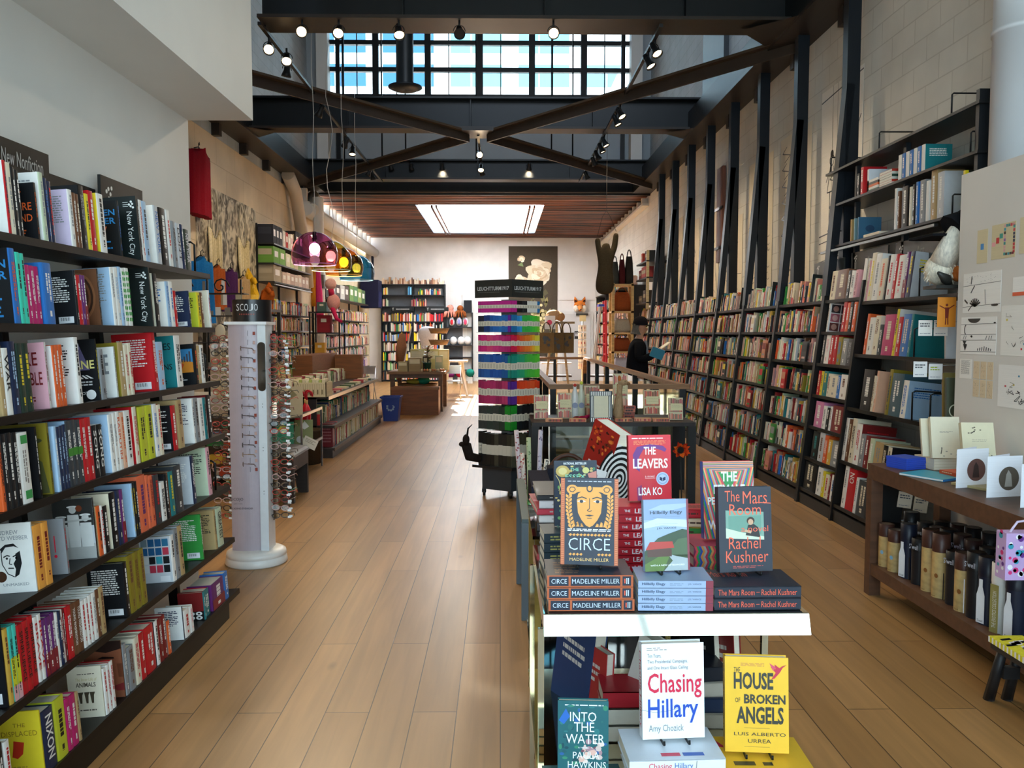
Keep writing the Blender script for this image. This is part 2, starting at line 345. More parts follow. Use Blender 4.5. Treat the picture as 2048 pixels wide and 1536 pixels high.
# lath ceiling with skylight opening
b = MB(); b.dm = 'lath'; sx0, sx1, sy0, sy1 = -2.1, 1.1, 20.8, 26.6
y = 19.25
while y < YB - .02:
    z = ZC + RND.uniform(0, .02)
    if sy0 < y < sy1:
        b.box((XL, y, z), (sx0, y+.085, z+.06), '6a3c24'); b.box((sx1, y, z), (XR, y+.085, z+.06), '6a3c24')
        if int((y - sy0) / .108) % 3 == 0: b.box((sx0, y+.03, ZC-.004), (sx1, y+.045, ZC-.001), '6a3c24')
    else: b.box((XL, y, z), (XR, y+.085, z+.06), '6a3c24')
    y += .108
for x in (-1.72, .72):
    b.box((x, sy0, ZC-.06), (x+.05, sy1, ZC), '7a4a2c'); b.box((x+.12, sy0, ZC-.06), (x+.16, sy1, ZC), '7a4a2c')
struct(b.build('ceiling_lath'))
b = MB()
for x0, y0, x1, y1 in ((XL, 19.2, sx0, YB), (sx1, 19.2, XR, YB), (sx0, 19.2, sx1, sy0), (sx0, sy1, sx1, YB)): b.box((x0,y0,ZC+.09), (x1,y1,ZC+.2), '2a1a12')
for x0, y0, x1, y1 in ((sx0-.1,sy0,sx0,sy1),(sx1,sy0,sx1+.1,sy1),(sx0,sy0-.1,sx1,sy0),(sx0,sy1,sx1,sy1+.1)): b.box((x0,y0,ZC+.09),(x1,y1,ZC+.3),'e8e6e0')
struct(b.build('ceiling_deck'))
b = MB(); b.poly(((sx0, sy0, ZC+.005), (sx1, sy0, ZC+.005), (sx1, sy1, ZC+.005), (sx0, sy1, ZC+.005)), 'ffffff', 'frost'); struct(b.build('window_2'))
# light-well back wall around the clerestory window
wx0, wx1, wz0, wz1 = -4.0, 3.1, 6.35, 8.75
b = MB(); G = '949da2'
b.box((XL, 19.25, ZC+.06), (XR, 19.45, wz0), G); b.box((XL, 19.25, wz1), (XR, 19.45, 9.2), G)
b.box((XL, 19.25, wz0), (wx0, 19.45, wz1), G); b.box((wx1, 19.25, wz0), (XR, 19.45, wz1), G)
struct(b.build('wall_clerestory'))
b = MB(); b.dm = 'steel'; K = '15181a'
for i in range(7):
    x = wx0 + (wx1-wx0)*i/6; b.box((x-.07, 19.2, wz0), (x+.07, 19.34, wz1), K)
for z in (wz0, 6.98, 7.58, 8.18, wz1): b.box((wx0, 19.22, z-.05), (wx1, 19.33, z+.05), K)
for i in range(6):
    for f_ in (.36, .64) if i == 0 else (.4,):
        x = wx0 + (wx1-wx0)*(i+f_)/6; b.box((x-.012, 19.25, wz0), (x+.012, 19.28, wz1), K)
wf = struct(b.build('window_3'))
b = MB(); b.box((wx0, 19.36, wz0), (wx1, 19.365, wz1), 'ffffff', 'glass'); o = b.build('pane', wf)
# office block across the lane, seen through the clerestory
ob = thing('office_building', 'white office building with glass bands seen through the high window', 'building', (0, 46, 0))
b = MB(); b.box((-22, 45, 0), (22, 48, 19), 'f2f2f0'); o_ = b.build('facade'); o_.parent = ob; o_.matrix_parent_inverse = Matrix.Translation(ob.location).inverted()
for j in range(4):
    for i in range(9):
        if (i*7 + j*3) % 4 == 3 and i > 4: continue
        x = -17 + i*3.6; z = 11.2 + j*1.75
        b = MB(); b.box((x, 44.95, z), (x+2.7, 45.02, z+1.15), '1a5478' if i < 4 else '5fa6b8', 'plastic'); b.box((x+1.05, 44.92, z), (x+1.13, 44.96, z+.95), 'e8eef0')
        o_ = b.build('window'); o_.parent = ob; o_.matrix_parent_inverse = Matrix.Translation(ob.location).inverted()
# back door, hatch panel on the back wall
b = MB(); b.box((2.02, YB-.05, 0), (3.12, YB-.002, 2.34), 'cfccc8'); b.box((2.1, YB-.075, .02), (3.04, YB-.05, 2.26), 'bdbab8'); d1 = struct(b.build('door_1'))
b = MB(); b.box((2.55, YB-.13, 2.2), (2.95, YB-.07, 2.27), '5a5850', 'metal'); b.bar((2.6,YB-.1,2.24),(2.8,YB-.2,2.24),.02,.02,'5a5850','metal'); b.build('door_closer', d1)
b = MB(); b.box((1.98, YB-.03, 2.72), (3.2, YB-.002, 4.05), 'dcd8d3'); struct(b.build('trim_hatch'))
b = MB()
b.box((-1.25, YB-.06, 0), (-.2, YB-.002, 2.95), 'f0eee8'); b.box((-1.1, YB-.08, 0), (-.35, YB-.06, 2.8), 'e2e0da'); struct(b.build('door_2'))
# steel: three cross beams, side channels, X bracing, hangers
b0 = 'dark steel'
def ibeam(name, x0, x1, y, zb, hgt, fl=.34):
    b = MB(); b.dm = 'steel'; c = '101416'
    b.box((x0, y-.02, zb+.03), (x1, y+.02, zb+hgt), c); b.box((x0, y-fl/2, zb), (x1, y+fl/2, zb+.035), '2e2722'); b.box((x0, y-fl/2, zb+hgt-.03), (x1, y+fl/2, zb+hgt), c)
    for k in range(1, 4):
        x = x0 + (x1-x0)*k/4; b.box((x-.008, y-.12, zb+.03), (x+.008, y+.12, zb+hgt-.03), c)
    return struct(b.build(name))
ZF = 4.85
ibeam('beam_front', -2.5, XR, 9.0, ZF, 1.0, .45)
ibeam('beam_middle', XL, XR, 13.55, ZF, .5)
ibeam('beam_rear', XL, XR, 17.9, ZF, .42)
b = MB(); b.dm = 'steel'; b.box((XL, 19.16, ZC-.02), (XR, 19.24, ZC+.36), '211f1e'); b.box((XL, 19.0, ZC+.02), (XR, 19.16, ZC+.05), '2e2722'); struct(b.build('beam_fascia'))
for nm, xa, xb, y0 in (('beam_left', XL, XL+.42, 5.4), ('beam_right', XR-.42, XR, 7.5)):
    b = MB(); b.dm = 'steel'; xw = xa if nm == 'beam_left' else xb
    b.box((xa, y0, ZF-.06), (xb, 19.1, ZF-.02), '2e2722'); b.box((xa, y0, ZF+.26), (xb, 19.1, ZF+.3), '16191b')
    xc = (xb-.06, xb) if nm == 'beam_left' else (xa, xa+.06)
    b.box((xc[0], y0, ZF-.02), (xc[1], 19.1, ZF+.26), '16191b')
    k = y0 + .7
    while k < 19: # brackets that hang below the channel against the wall
        xi = (xw, xw+.12) if nm == 'beam_left' else (xw-.12, xw)
        b.box((xi[0], k, ZF-.24), (xi[1], k+.12, ZF-.06), '2e2722'); k += 1.35
    struct(b.build(nm))
def brace(name, p, q):
    b = MB(); b.dm = 'steel'; b.bar((*p, ZF-.02), (*q, ZF-.02), .2, .03, '4a3c2e'); b.bar((*p, ZF-.09), (*q, ZF-.09), .03, .15, '3a3028'); struct(b.build(name))
brace('brace_front_left', (XL+.2, 9.3), (-.5, 13.6)); brace('brace_front_right', (XR-.2, 9.3), (-.2, 13.6))
brace('brace_rear_left', (-.5, 13.6), (XL+.3, 17.9)); brace('brace_rear_right', (-.2, 13.6), (XR-.2, 17.9))
b = MB(); b.dm = 'steel'; b.box((-.6, 13.3, ZF-.05), (-.1, 13.85, ZF-.01), '2e2722'); struct(b.build('brace_plate'))
b = MB(); b.dm = 'steel'; b.poly(((XR-.9,9.0,ZF-.03),(XR,8.2,ZF-.03),(XR,10.0,ZF-.03)), '2e2722'); b.poly(((XR-.8,13.55,ZF-.03),(XR,12.8,ZF-.03),(XR,14.3,ZF-.03)), '2e2722'); b.poly(((XL+.8,13.55,ZF-.03),(XL,14.3,ZF-.03),(XL,12.8,ZF-.03)), '2e2722'); struct(b.build('brace_gusset'))
b = MB(); b.dm = 'steel'
for x in (-3.3, -2.5, -2.0, -.5, 1.1, 1.55): b.tube(((x, 17.9, ZF+.4), (x, 17.9, 9.2)), .018, '111517', n=6)
for x in (-3.7, 2.75): b.box((x, 19.1, ZF+.3), (x+.09, 19.19, 9.2), '111517')
struct(b.build('beam_hangers'))
b = MB(); b.box((XR-.08, 12.7, ZF+.3), (XR, 14.0, 9.2), '2a3034', 'steel'); b.box((2.95, 18.9, ZF+.3), (3.2, 19.25, 9.2), 'd0cfca'); b.box((-4.1, 18.95, ZF+.3), (-3.85, 19.25, 9.2), 'd0cfca'); struct(b.build('pillar_upper'))
# right: wall posts and leaning uprights behind the bookcases
for i in range(8):
    y = 7.8 + 1.29*i
    b = MB(); b.dm = 'steel'
    b.box((3.2, y-.055, 0), (3.32, y+.055, ZF-.06), '141a21')
    b.bar((3.24, y, 3.9), (3.085, y, 1.95), .11, .075, '141a21', up=(1,0,.2))
    struct(b.build('pillar_%d' % (i+1)))
# white partition that carries the pinned drawings
b = MB(); b.box((2.75, -.6, 0), (2.87, 4.96, 2.54), 'd8d3cb'); struct(b.build('wall_partition'))
LEFT_ROWS = [
 """2855|17|12|248|R|W|N||3390;2877|26|15|246|C|C|S||1240;2904|23|15|236|K|K|W||1090;2933|21|18|231|K|K|W||936;3037|7|12|206|K|K|O|face:OUT WHERE BOUND|3607;3072|30|12|250|g|W|S|lines|2331;3108|23|15|236|N|N|B||848;3136|27|18|230|N|N|R||926;3269|34|12|222|W|L|S|lines|4642;3305|23|12|215|n|n|W||678;3333|26|15|215|n|n|C||695;3360|47|15|255|K|K|S||1497;3409|31|15|229|Y|Y|K||874;3440|42|15|247|R|R|W||1203;3505|59|12|247|W|Y|K||2361;3687|17|12|245|K|K|B|NOW|3313;3840|14|12|336|SIGN||||4296;3857|36|12|319|K|K|Y||985;3895|18|12|296|H|W|W||480;3915|31|12|297|W|W|R||735;3946|53|12|289|b|W|K||1172;4078|55|12|354|s|W|B|NEW YORK|3294;4142|81|12|292|K|K|W||1679;4225|49|12|292|W|W|R||926;4290|49|12|238|S|S|K||910;4342|59|12|235|s|S|K|DON'T|827;4409|34|12|236|N|N|W||538;4447|70|12|217|F|F|s|NEW YORK|836""",
 """2832|38|12|255|B|K|O|NOW|6308;2872|25|12|245|A|K|K||1240;2903|25|15|244|A|A|K||1157;2933|25|18|207|M|M|W||971;2965|28|21|207|M|M|W||1039;2999|29|24|207|M|M|W||1055;3034|65|15|224|B|B|W||3190;3250|18|12|211|K|K|W|back|5158;3270|27|12|195|R|M|W||733;3298|17|12|197|P|P|W||444;3315|22|12|196|P|P|W||549;3443|9|12|233|K|n|S|arch|3103;3558|31|12|248|W|b|S|lines|3534;3591|40|12|251|W|W|b||1039;3633|29|12|256|b|b|B||761;3664|34|12|253|W|W|G|check|823;3699|38|12|256|W|W|G|check|901;3901|15|12|275|SIGN||||3935;3991|49|12|254|K|C|W|face:IS|2276;4134|42|12|224|b|W|B||2018;4178|46|12|227|W|W|B||666;4227|32|12|183|R|W|W||387;4417|24|12|192|N|N|W|back|1905;4548|49|12|191|Y|l|K||1470;4599|38|12|193|n|n|C||360;4723|29|12|211|W|C|R|heart|1066""",
 """2707|27|12|253|t|t|W||2228;2735|35|12|222|W|W|K|WAR|1726;2773|42|12|244|N|N|b||2263;2818|36|12|237|F|F|Y||1846;2860|37|15|237|F|F|Y||1693;2994|6|12|239|W|p|D|face:MAKE TROUBLE|4465;3039|22|12|225|O|W|W||2200;3068|23|15|227|O|O|W||825;3097|26|18|229|O|O|W||907;3196|35|12|256|W|W|K|lines|4287;3369|10|12|249|K|K|Y|INSANE|4482;3383|44|12|206|S|S|K||1112;3522|10|12|215|W|W|S|face:LOVE|2384;3561|51|12|232|t|o|W||1816;3615|36|12|220|C|C|R||795;3653|32|12|228|C|C|R||719;3905|46|12|275|R|R|W|back|5746;3954|77|12|230|b|b|O||1302;4176|77|12|260|W|T|K|face:PLACES IN QUEENS|3621;4431|45|12|216|K|K|O|taxi|2543;4477|40|12|206|t|K|W||429;4519|53|12|208|W|W|K||549""",
 """2655|21|12|266|O|O|K||2240;2677|28|12|247|K|K|W||1647;2707|30|12|248|K|K|W||1703;2739|28|12|245|K|K|W||1532;2768|62|12|240|W|W|G|blocks|3068;2877|6|12|250|K|K|W|face:GOOD MAN|2422;2953|7|12|256|o|o|K|man|3423;2990|22|12|239|b|b|W||2054;3019|21|15|233|N|b|b||805;3047|21|18|235|N|b|b||776;3068|19|18|237|N|b|b||719;3089|35|18|247|H|b|W|band|1340;3125|33|18|248|H|H|W|band|1181;3160|35|18|244|H|H|W|band|1237;3197|36|18|243|R|R|W||1215;3234|45|18|245|R|R|W||1441;3279|39|18|209|K|W|W|SONG|1020;3320|43|18|209|K|W|W|SONG|1103;3408|38|12|240|W|b|S||2545;3448|30|12|243|W|W|S||813;3478|35|12|245|W|W|O|RASPUTIN|918;3515|35|12|238|k|k|O||858;3552|59|12|241|W|W|K||1413;3636|39|12|251|C|R|R||1441;3688|78|12|245|l|o|K||1928;3769|72|12|245|l|l|K||1453;3846|46|12|245|W|b|B||949;3894|42|12|238|C|R|R||772;4053|58|12|220|R|K|W|back|2563;4128|69|12|241|t|t|n||1280;4325|30|12|234|W|W|N|lines|2038;4358|61|12|233|S|W|K||777;4422|66|12|228|W|W|S||786;4493|45|12|225|T|s|K||541;4546|66|12|234|K|D|W||786""",
 """2794|6|12|239|W|W|K|portrait|8740;2805|51|15|222|q|q|D||2184;2857|44|15|220|q|q|D||1796;2999|6|12|204|S|S|R|marks|3612;3216|8|12|237|K|s|K|family|7055;3237|31|12|197|O|t|K||1087;3270|18|12|194|W|W|R|KILLING|461;3289|37|12|186|K|C|W||857;3352|53|12|227|K|C|W||1994;3407|35|12|226|N|N|C||890;3443|28|12|224|P|N|W||702;3547|17|12|231|b|b|Y||2058;3566|18|12|232|K|K|Y||436;3586|24|12|233|K|K|W||557;3614|82|12|250|e|e|P||1904;3698|29|12|241|e|e|P||630;3730|41|12|233|e|e|D||812;3780|60|12|225|H|D|R||1221;3842|55|12|182|W|W|K||777;3900|32|12|211|K|K|W||525;3948|58|12|214|T|n|Y||1090;4019|88|12|229|H|H|W||1483;4237|46|12|247|N|s|W|lines|2495;4464|54|12|260|p|g|K|lines|3037""",
 """2572|6|12|279|K|K|W|back|3229;2583|26|15|245|y|y|n||1554;2609|23|15|244|a|a|K||1358;2634|21|15|243|a|a|K||1235;2659|31|15|231|R|R|K|SPINFLUENCE|1744;2691|29|15|233|R|R|K|SPINFLUENCE|1485;2726|29|18|237|R|R|K|SPINFLUENCE|1421;2757|23|18|224|W|W|R|BRAVE|1090;2781|21|18|226|W|W|R|BRAVE|969;2804|21|18|198|P|P|W||840;2827|31|18|199|P|P|W||1181;2859|24|18|202|P|P|W||918;2885|18|18|196|W|W|S||656;2905|20|18|193|N|N|W||692;2926|12|18|194|W|W|R||445;2940|13|18|191|D|D|W||460;2955|40|18|192|R|R|W||1259;2996|29|18|191|n|n|W|YOUNG WASHINGTON|901;3027|36|18|189|n|n|W|YOUNG WASHINGTON|1044;3064|29|18|179|W|W|R||759;3094|24|18|180|W|W|R||651;3120|25|18|182|W|W|R||651;3146|30|18|183|W|W|S||759;3178|25|18|185|n|W|C||651;3205|35|18|187|t|W|n||868;3408|34|12|227|K|K|W|back|5331;3445|58|12|244|o|o|n||1456;3504|50|12|243|o|o|n||1211;3557|54|12|241|o|o|n||1239;3898|42|12|221|W|s|K|collage|5449;3943|48|12|240|S|S|K||827;3994|50|12|243|t|s|K||827;4287|19|12|237|G|G|W|back|3471;4488|32|12|216|t|t|K|lines|2204;4537|84|12|212|g|g|K|GREATEST|943""",
 """2481|36|12|219|K|K|W||2427;2522|31|12|212|W|W|R||1846;2726|6|12|222|Y|Y|n|displaced|8359;2734|71|12|208|N|N|W|NIXON|2882;2808|70|12|213|l|l|K||2769;2880|31|12|187|M|M|W||1017;2912|39|12|186|M|M|W||1209;2953|19|12|180|t|t|n||568;3151|6|12|201|C|C|n|ANIMALS|5075;3159|27|12|184|W|W|R||673;3188|26|12|186|W|W|R||651;3216|27|12|187|W|R|R||651;3325|6|12|234|n|n|n|woman|2309;3332|32|12|212|S|S|W||783;3371|55|12|183|S|S|n||1171;3434|46|12|200|C|C|R||1085;3485|47|12|198|R|C|W||975;3540|92|12|202|R|R|W||1801;3641|34|12|197|W|K|K||706;3678|40|12|194|D|D|W||669;3722|36|12|197|D|D|W||610;3768|35|12|153|O|S|W||530;3956|13|12|161|N|W|N|lines|1816;3972|69|12|135|W|W|R||618;4044|44|12|132|W|W|p||375;4235|26|12|144|T|D|W|rings|1375;4267|79|21|139|T|R|W||569;4364|185|12|142|P|P|W||1554;4555|68|12|148|B|B|W||467""",
]
RIGHT_ROWS = {
 'c0': (1.870, """6183|71|15|347|N|s|Y||864;6258|52|15|351|P|P|W||617;6314|114|15|337|W|W|R||1254;6431|55|15|352|R|R|W||603;6490|86|15|355|W|W|R||924;6580|38|15|352|K|K|n||392;6622|104|15|336|C|C|O||987;6727|99|15|386|W|W|S||1032;6828|81|15|401|C|C|Y||841;6911|32|15|342|p|p|W||272;6945|81|15|343|C|C|n||689;7028|106|15|366|W|W|R||917"""),
 'c1': (1.430, """6057|42|15|316|T|T|s||478;6101|118|15|318|B|B|C||1318;6222|67|15|299|R|R|W||670;6293|41|15|361|Y|W|K||485;6337|182|15|322|M|M|C||1824;6523|66|15|244|H|H|W||466;6593|89|15|317|C|C|n||794;6686|100|15|304|W|W|S||816;6790|50|15|336|O|O|W||435"""),
 'c2': (0.980, """5994|81|15|280|W|b|B||823;6080|178|15|325|Q|Q|W||1979;6261|51|15|351|o|o|N||576;6483|39|15|329|k|k|W||372;6525|36|15|288|C|C|n||291;6565|190|15|333|K|K|W|swirl|1731"""),
 'c3': (0.530, """6105|57|15|220|C|K|K||423;6170|73|15|223|K|C|C||529;6250|136|15|234|t|t|S||988;6398|79|15|248|g|g|W||568;6481|76|15|260|D|D|W||558;6561|80|15|263|S|S|W||573;6646|102|15|337|W|D|R||894;6752|83|15|370|C|C|K||763;6839|63|15|356|n|n|C||535;6906|61|15|360|W|W|S||516"""),
 'c4': (0.150, """6378|191|15|281|H|H|C||1520;6573|48|15|290|W|W|S||372;6626|148|15|345|R|R|W|NO|1299;6778|74|15|362|W|W|S||647"""),
 'b0': (1.910, """7127|67|15|244|p|p|D||376;7198|77|15|238|W|W|K||406;7279|70|15|249|K|W|W||376;7353|233|15|269|n|n|C||1277;7590|120|15|268|C|C|n||607"""),
 'b1': (1.617, """7069|69|15|258|O|O|W||414;7143|67|15|261|K|K|W||390;7213|58|15|255|e|e|W||320;7275|80|15|266|R|R|W||449;7651|32|15|271|W|W|n|faces|160;7981|33|15|245|O|O|W|ARC|129"""),
 'b2': (1.324, """7051|101|15|233|H|H|S||534;7156|108|15|236|S|S|W||555;7272|90|15|249|o|o|B||465;7374|72|15|269|R|R|W||390;7451|85|15|263|R|R|W||435;7541|101|15|267|W|W|p||504;7653|59|15|262|H|H|W||277"""),
 'b3': (1.031, """6838|213|15|242|K|K|W|C B|1247;7055|140|15|216|W|W|n||674;7199|61|15|204|B|B|W||266;7265|146|15|197|C|C|S||588;7415|63|15|210|C|C|D||256;7483|99|15|229|T|T|Y||426;7586|54|15|224|Y|Y|K||219;7645|69|15|225|R|R|C||277"""),
 'b4': (0.738, """7014|265|15|231|D|D|C||1346;7284|46|15|215|W|W|n||200;7334|65|15|199|K|K|W||254;7404|82|15|209|W|W|S||330;7490|184|15|238|m|m|W||803"""),
 'b5': (0.445, """6955|230|15|221|S|S|W||1133;7190|81|15|220|y|y|W||367;7275|85|15|249|O|O|W||420;7365|113|15|260|s|s|n||561;7482|158|15|256|K|K|T||730"""),
 'b6': (0.150, """6935|164|15|229|W|W|B||833;7103|41|15|234|D|D|C||203;7149|81|15|211|C|C|R||353;7235|63|15|230|Y|Y|W||288;7302|111|15|250|W|W|S||531;7441|288|15|254|K|K|C|Pho|1305"""),
}
# ================================================================ BOOKS AND BOOKCASES
PAL = dict(W=('f1efe9','white'),C=('e9dfc6','cream'),K=('16171a','black'),N=('1f2c4a','navy'),B=('2f74c0','bright blue'),b=('a9c8e4','pale blue'),R=('c41c24','red'),
 D=('7d1f20','dark red'),Y=('ead22f','yellow'),O=('e2622c','orange'),G=('35923f','green'),g=('c6d3b4','pale green'),T=('1e7b80','teal'),P=('6a2b6e','purple'),M=('c02468','magenta'),
 p=('e4a9b4','pink'),n=('6d452c','brown'),t=('b99c6c','tan'),S=('8e9194','grey'),s=('c9ccd0','light grey'),H=('3a3e42','charcoal'),o=('8c7c26','olive'),A=('3fd2b4','aqua'),
 L=('d8c6e0','lilac'),k=('e9b596','peach'),F=('24382f','dark green'),l=('c8cc34','lime'),q=('f0a548','amber'),e=('e8704a','coral'),y=('dcb24c','mustard'),a=('48c8b8','turquoise and yellow'),
 m=('d283ad','rose pink'),Q=('3a5a66','slate blue'))
def PH(k): return PAL[k][0] if k in PAL else 'ffffff'
def PN(k): return PAL[k][1] if k in PAL else 'white'
PAGE = 'ece4d0'
def pages(t, w, h, bd=.003):
    b = MB(); b.dm = 'paper'
    b.box((-w+.004, bd, .004), (-.004, t-bd, h-.004), PAGE)
    return b
def bars(b, f, x0, y0, x1, y1, n, col, rnd, th=.5):
    """rows of small print seen from afar"""
    d = (y1-y0)/n
    for i in range(n):
        e = x1 - (x1-x0)*rnd.choice((0, 0, .05, .1, .3)); y = y1 - d*(i+.5)
        x = x0
        while x < e - .001:
            w = min(rnd.uniform(.006, .022), e-x); b.rect(f, x, y-d*th/2, x+w, y+d*th/2, col); x += w+.003
def cover_art(b, f, w, h, kind, fa, ink, rnd):
    """what the broad side of a book shows; f has its origin at the lower corner of the side, u along its width"""
    ik = PH(ink) if ink else '16171a'
    if kind in ('lines', 'back'):
        bars(b, f, w*.12, h*.42, w*.86, h*.9, 12 if h > .2 else 9, ik, rnd)
        if kind == 'back':
            b.rect(f, w*.5, h*.04, w*.92, h*.16, 'e9e9ea')
            for i in range(12): b.rect(f, w*.56+i*w*.022, h*.085, w*.56+i*w*.022+w*(.006+.008*(i % 3 == 0)), h*.145, '16171a', e=.0008)
    elif kind.startswith('face:'):
        ws = kind[5:].split(); n = len(ws)
        for i, s in enumerate(ws):
            y1 = h*.86 - i*h*.6/n; b.text(f, s, w*.1, y1-h*.5/n*.8, w*.1+w*min(.8, .16*len(s)+.08), y1, ik, .01)
        bars(b, f, w*.12, h*.06, w*.7, h*.2, 3, ik, rnd)
    elif kind == 'INSANE':
        b.patch(f, ((w*.42,h*.92),(w*.6,h*.92),(w*.82,h*.5),(w*.2,h*.5)), '6a6288'); b.rect(f, w*.43, h*.84, w*.6, h*.94, 'e8e4f4', e=.0008)
        b.text(f, 'INSANE', w*.06, h*.52, w*.94, h*.66, 'e8dc88', .02, e=.0012)
        for i in range(7): b.patch(f, ((w*(.1+.12*i),h*.36),(w*(.17+.12*i),h*.36),(w*(.2+.09*i),h*.42),(w*(.15+.09*i),h*.42)), 'f4f2f0')
        bars(b, f, w*.2, h*.24, w*.85, h*.33, 2, 'cfcfcf', rnd); b.text(f, 'ALISA ROTH', w*.2, h*.1, w*.8, h*.15, 'f4f2f0')
        b.disc(f, w*.8, h*.1, w*.12, 'f4f2f0', e=.001)
    elif kind == 'NOW':
        for i, (s, c) in enumerate((('STEVEN','2f86c8'),('PINKER','2f86c8'),('NOW','e86a38'))): b.text(f, s, w*.06, h*(.74-.15*i), w*(.94 if i < 2 else .7), h*(.85-.15*i), c, .02)
        bars(b, f, w*.08, h*.08, w*.8, h*.36, 5, '2f86c8', rnd)
    elif kind == 'arch':
        for i, c in enumerate(('8a5a3a','3a2418','7a4c30','4a2c1c')): b.disc(f, w*.5, h*.52, w*(.42-.06*i), c, e=.0004+.0002*i, ry=h*(.42-.05*i))
        bars(b, f, w*.3, h*.3, w*.7, h*.62, 5, 'b88a60', rnd)
    elif kind == 'check':
        pass
    elif kind == 'heart':
        b.disc(f, w*.42, h*.7, w*.1, 'c41c24', ry=h*.06); b.disc(f, w*.58, h*.7, w*.1, 'c41c24', ry=h*.06); b.patch(f, ((w*.5,h*.56),(w*.67,h*.68),(w*.33,h*.68)), 'c41c24')
        for x in (.35, .5, .65): b.rect(f, w*x, h*.2, w*(x+.05), h*.42, 'b0683c')
    elif kind == 'taxi':
        b.rect(f, w*.08, h*.3, w*.95, h*.88, '3f86b8'); b.patch(f, ((w*.08,h*.3),(w*.95,h*.3),(w*.95,h*.55),(w*.5,h*.62)), 'd8862c', e=.0006)
        for i in range(8): b.rect(f, w*(.12+.1*i), h*.56, w*(.18+.1*i), h*(.64+.06*((i*5) % 4)), '4a4a56', e=.0008)
        b.patch(f, ((w*.2,h*.34),(w*.5,h*.36),(w*.62,h*.5),(w*.5,h*.56),(w*.26,h*.44)), 'd2481e', e=.001); bars(b, f, w*.2, h*.1, w*.7, h*.18, 2, 'd8d8d8', rnd)
    elif kind == 'man':
        b.disc(f, w*.55, h*.66, w*.22, '6a6238', ry=h*.12); b.disc(f, w*.55, h*.76, w*.34, '4a4a2a', ry=h*.05, e=.0006)
        b.patch(f, ((w*.2,h*.02),(w*.95,h*.02),(w*.85,h*.46),(w*.6,h*.56),(w*.3,h*.48)), '5a5a34'); b.disc(f, w*.62, h*.28, w*.1, 'd8cc70', e=.0008)
    elif kind == 'portrait':
        b.text(f, 'ANDREW', w*.2, h*.84, w*.72, h*.9, '8c9094'); b.text(f, 'LLOYD WEBBER', w*.08, h*.76, w*.92, h*.82, '8c9094')
        k = '1a1b1d'
        b.patch(f, ((w*.3,h*.64),(w*.42,h*.7),(w*.6,h*.71),(w*.7,h*.64),(w*.6,h*.67),(w*.42,h*.66),(w*.33,h*.58)), k)
        b.patch(f, ((w*.62,h*.56),(w*.72,h*.6),(w*.74,h*.42),(w*.66,h*.26),(w*.56,h*.22),(w*.6,h*.34),(w*.56,h*.42),(w*.62,h*.48)), k)
        for x in (.36, .56): b.line(f, ((w*x,h*.52),(w*(x+.08),h*.545),(w*(x+.14),h*.53)), .004, k); b.disc(f, w*(x+.07), h*.5, w*.025, k)
        b.line(f, ((w*.5,h*.5),(w*.47,h*.42),(w*.53,h*.41)), .003, k); b.line(f, ((w*.44,h*.36),(w*.56,h*.355)), .004, k); b.line(f, ((w*.32,h*.6),(w*.32,h*.42),(w*.42,h*.28),(w*.56,h*.23)), .003, k)
        b.disc(f, w*.27, h*.24, w*.12, '4a2e1c'); b.text(f, 'UNMASKED', w*.3, h*.1, w*.85, h*.14, '8c9094')
    elif kind == 'marks':
        for x in (.2, .45, .7): b.rect(f, w*x, h*.4, w*x+.004, h*.7, 'd8203c'); b.disc(f, w*x+.002, h*.33, .006, 'd8203c', n=10)
    elif kind == 'family':
        b.rect(f, 0, h*.55, w, h, '2e2e2c'); b.rect(f, 0, 0, w, h*.25, 'b0b0ac')
        for x, y in ((.2,.66),(.5,.82),(.8,.68)):
            b.disc(f, w*x, h*y, w*.09, 'cfcfcb', e=.0008); b.disc(f, w*x, h*(y+.05), w*.14, 'e6e6e2', e=.0007, ry=h*.02)
            b.patch(f, ((w*(x-.16),h*.2),(w*(x+.16),h*.2),(w*(x+.14),h*(y-.08)),(w*(x-.14),h*(y-.08))), 'd9d9d5', e=.0006)
        b.line(f, ((w*.05,h*.62),(w*.95,h*.66)), .008, 'c4c4c0', e=.001); b.disc(f, w*.66, h*.84, w*.08, '7a3a1e', e=.001)
    elif kind == 'collage':
        for i in range(4):
            for j in range(4): b.rect(f, w*(.05+.23*i), h*(.22+.19*j), w*(.25+.23*i), h*(.38+.19*j), rnd.choice(('1c1e20','2f6f94','3fa0b0','c43c50','d8d8d4','7a8c94','235c8c')))
        b.rect(f, w*.6, h*.03, w*.92, h*.14, 'e4e4e6')
    elif kind == 'displaced':
        b.text(f, 'THE', w*.38, h*.76, w*.66, h*.82, '9a7a20'); b.text(f, 'DISPLACED', w*.1, h*.62, w*.92, h*.7, '9a7a20')
        b.patch(f, ((w*.3,h*.3),(w*.42,h*.27),(w*.55,h*.34),(w*.6,h*.52),(w*.36,h*.55),(w*.34,h*.44)), 'c8341c'); bars(b, f, w*.2, h*.08, w*.8, h*.16, 2, 'b89a30', rnd)
    elif kind == 'ANIMALS':
        bars(b, f, w*.3, h*.84, w*.8, h*.87, 1, '5a5040', rnd); b.text(f, 'The Inner Life of', w*.24, h*.72, w*.86, h*.78, 'c8b878', shear=.1); b.text(f, 'ANIMALS', w*.24, h*.6, w*.82, h*.69, '5a5040', .02)
        for x in (.32, .5, .66): b.patch(f, ((w*x,h*.28),(w*(x+.06),h*.28),(w*(x+.08),h*.44),(w*(x+.12),h*.5),(w*(x-.04),h*.5)), '4a4030')
        bars(b, f, w*.3, h*.12, w*.8, h*.17, 1, '5a5040', rnd)
    elif kind == 'woman':
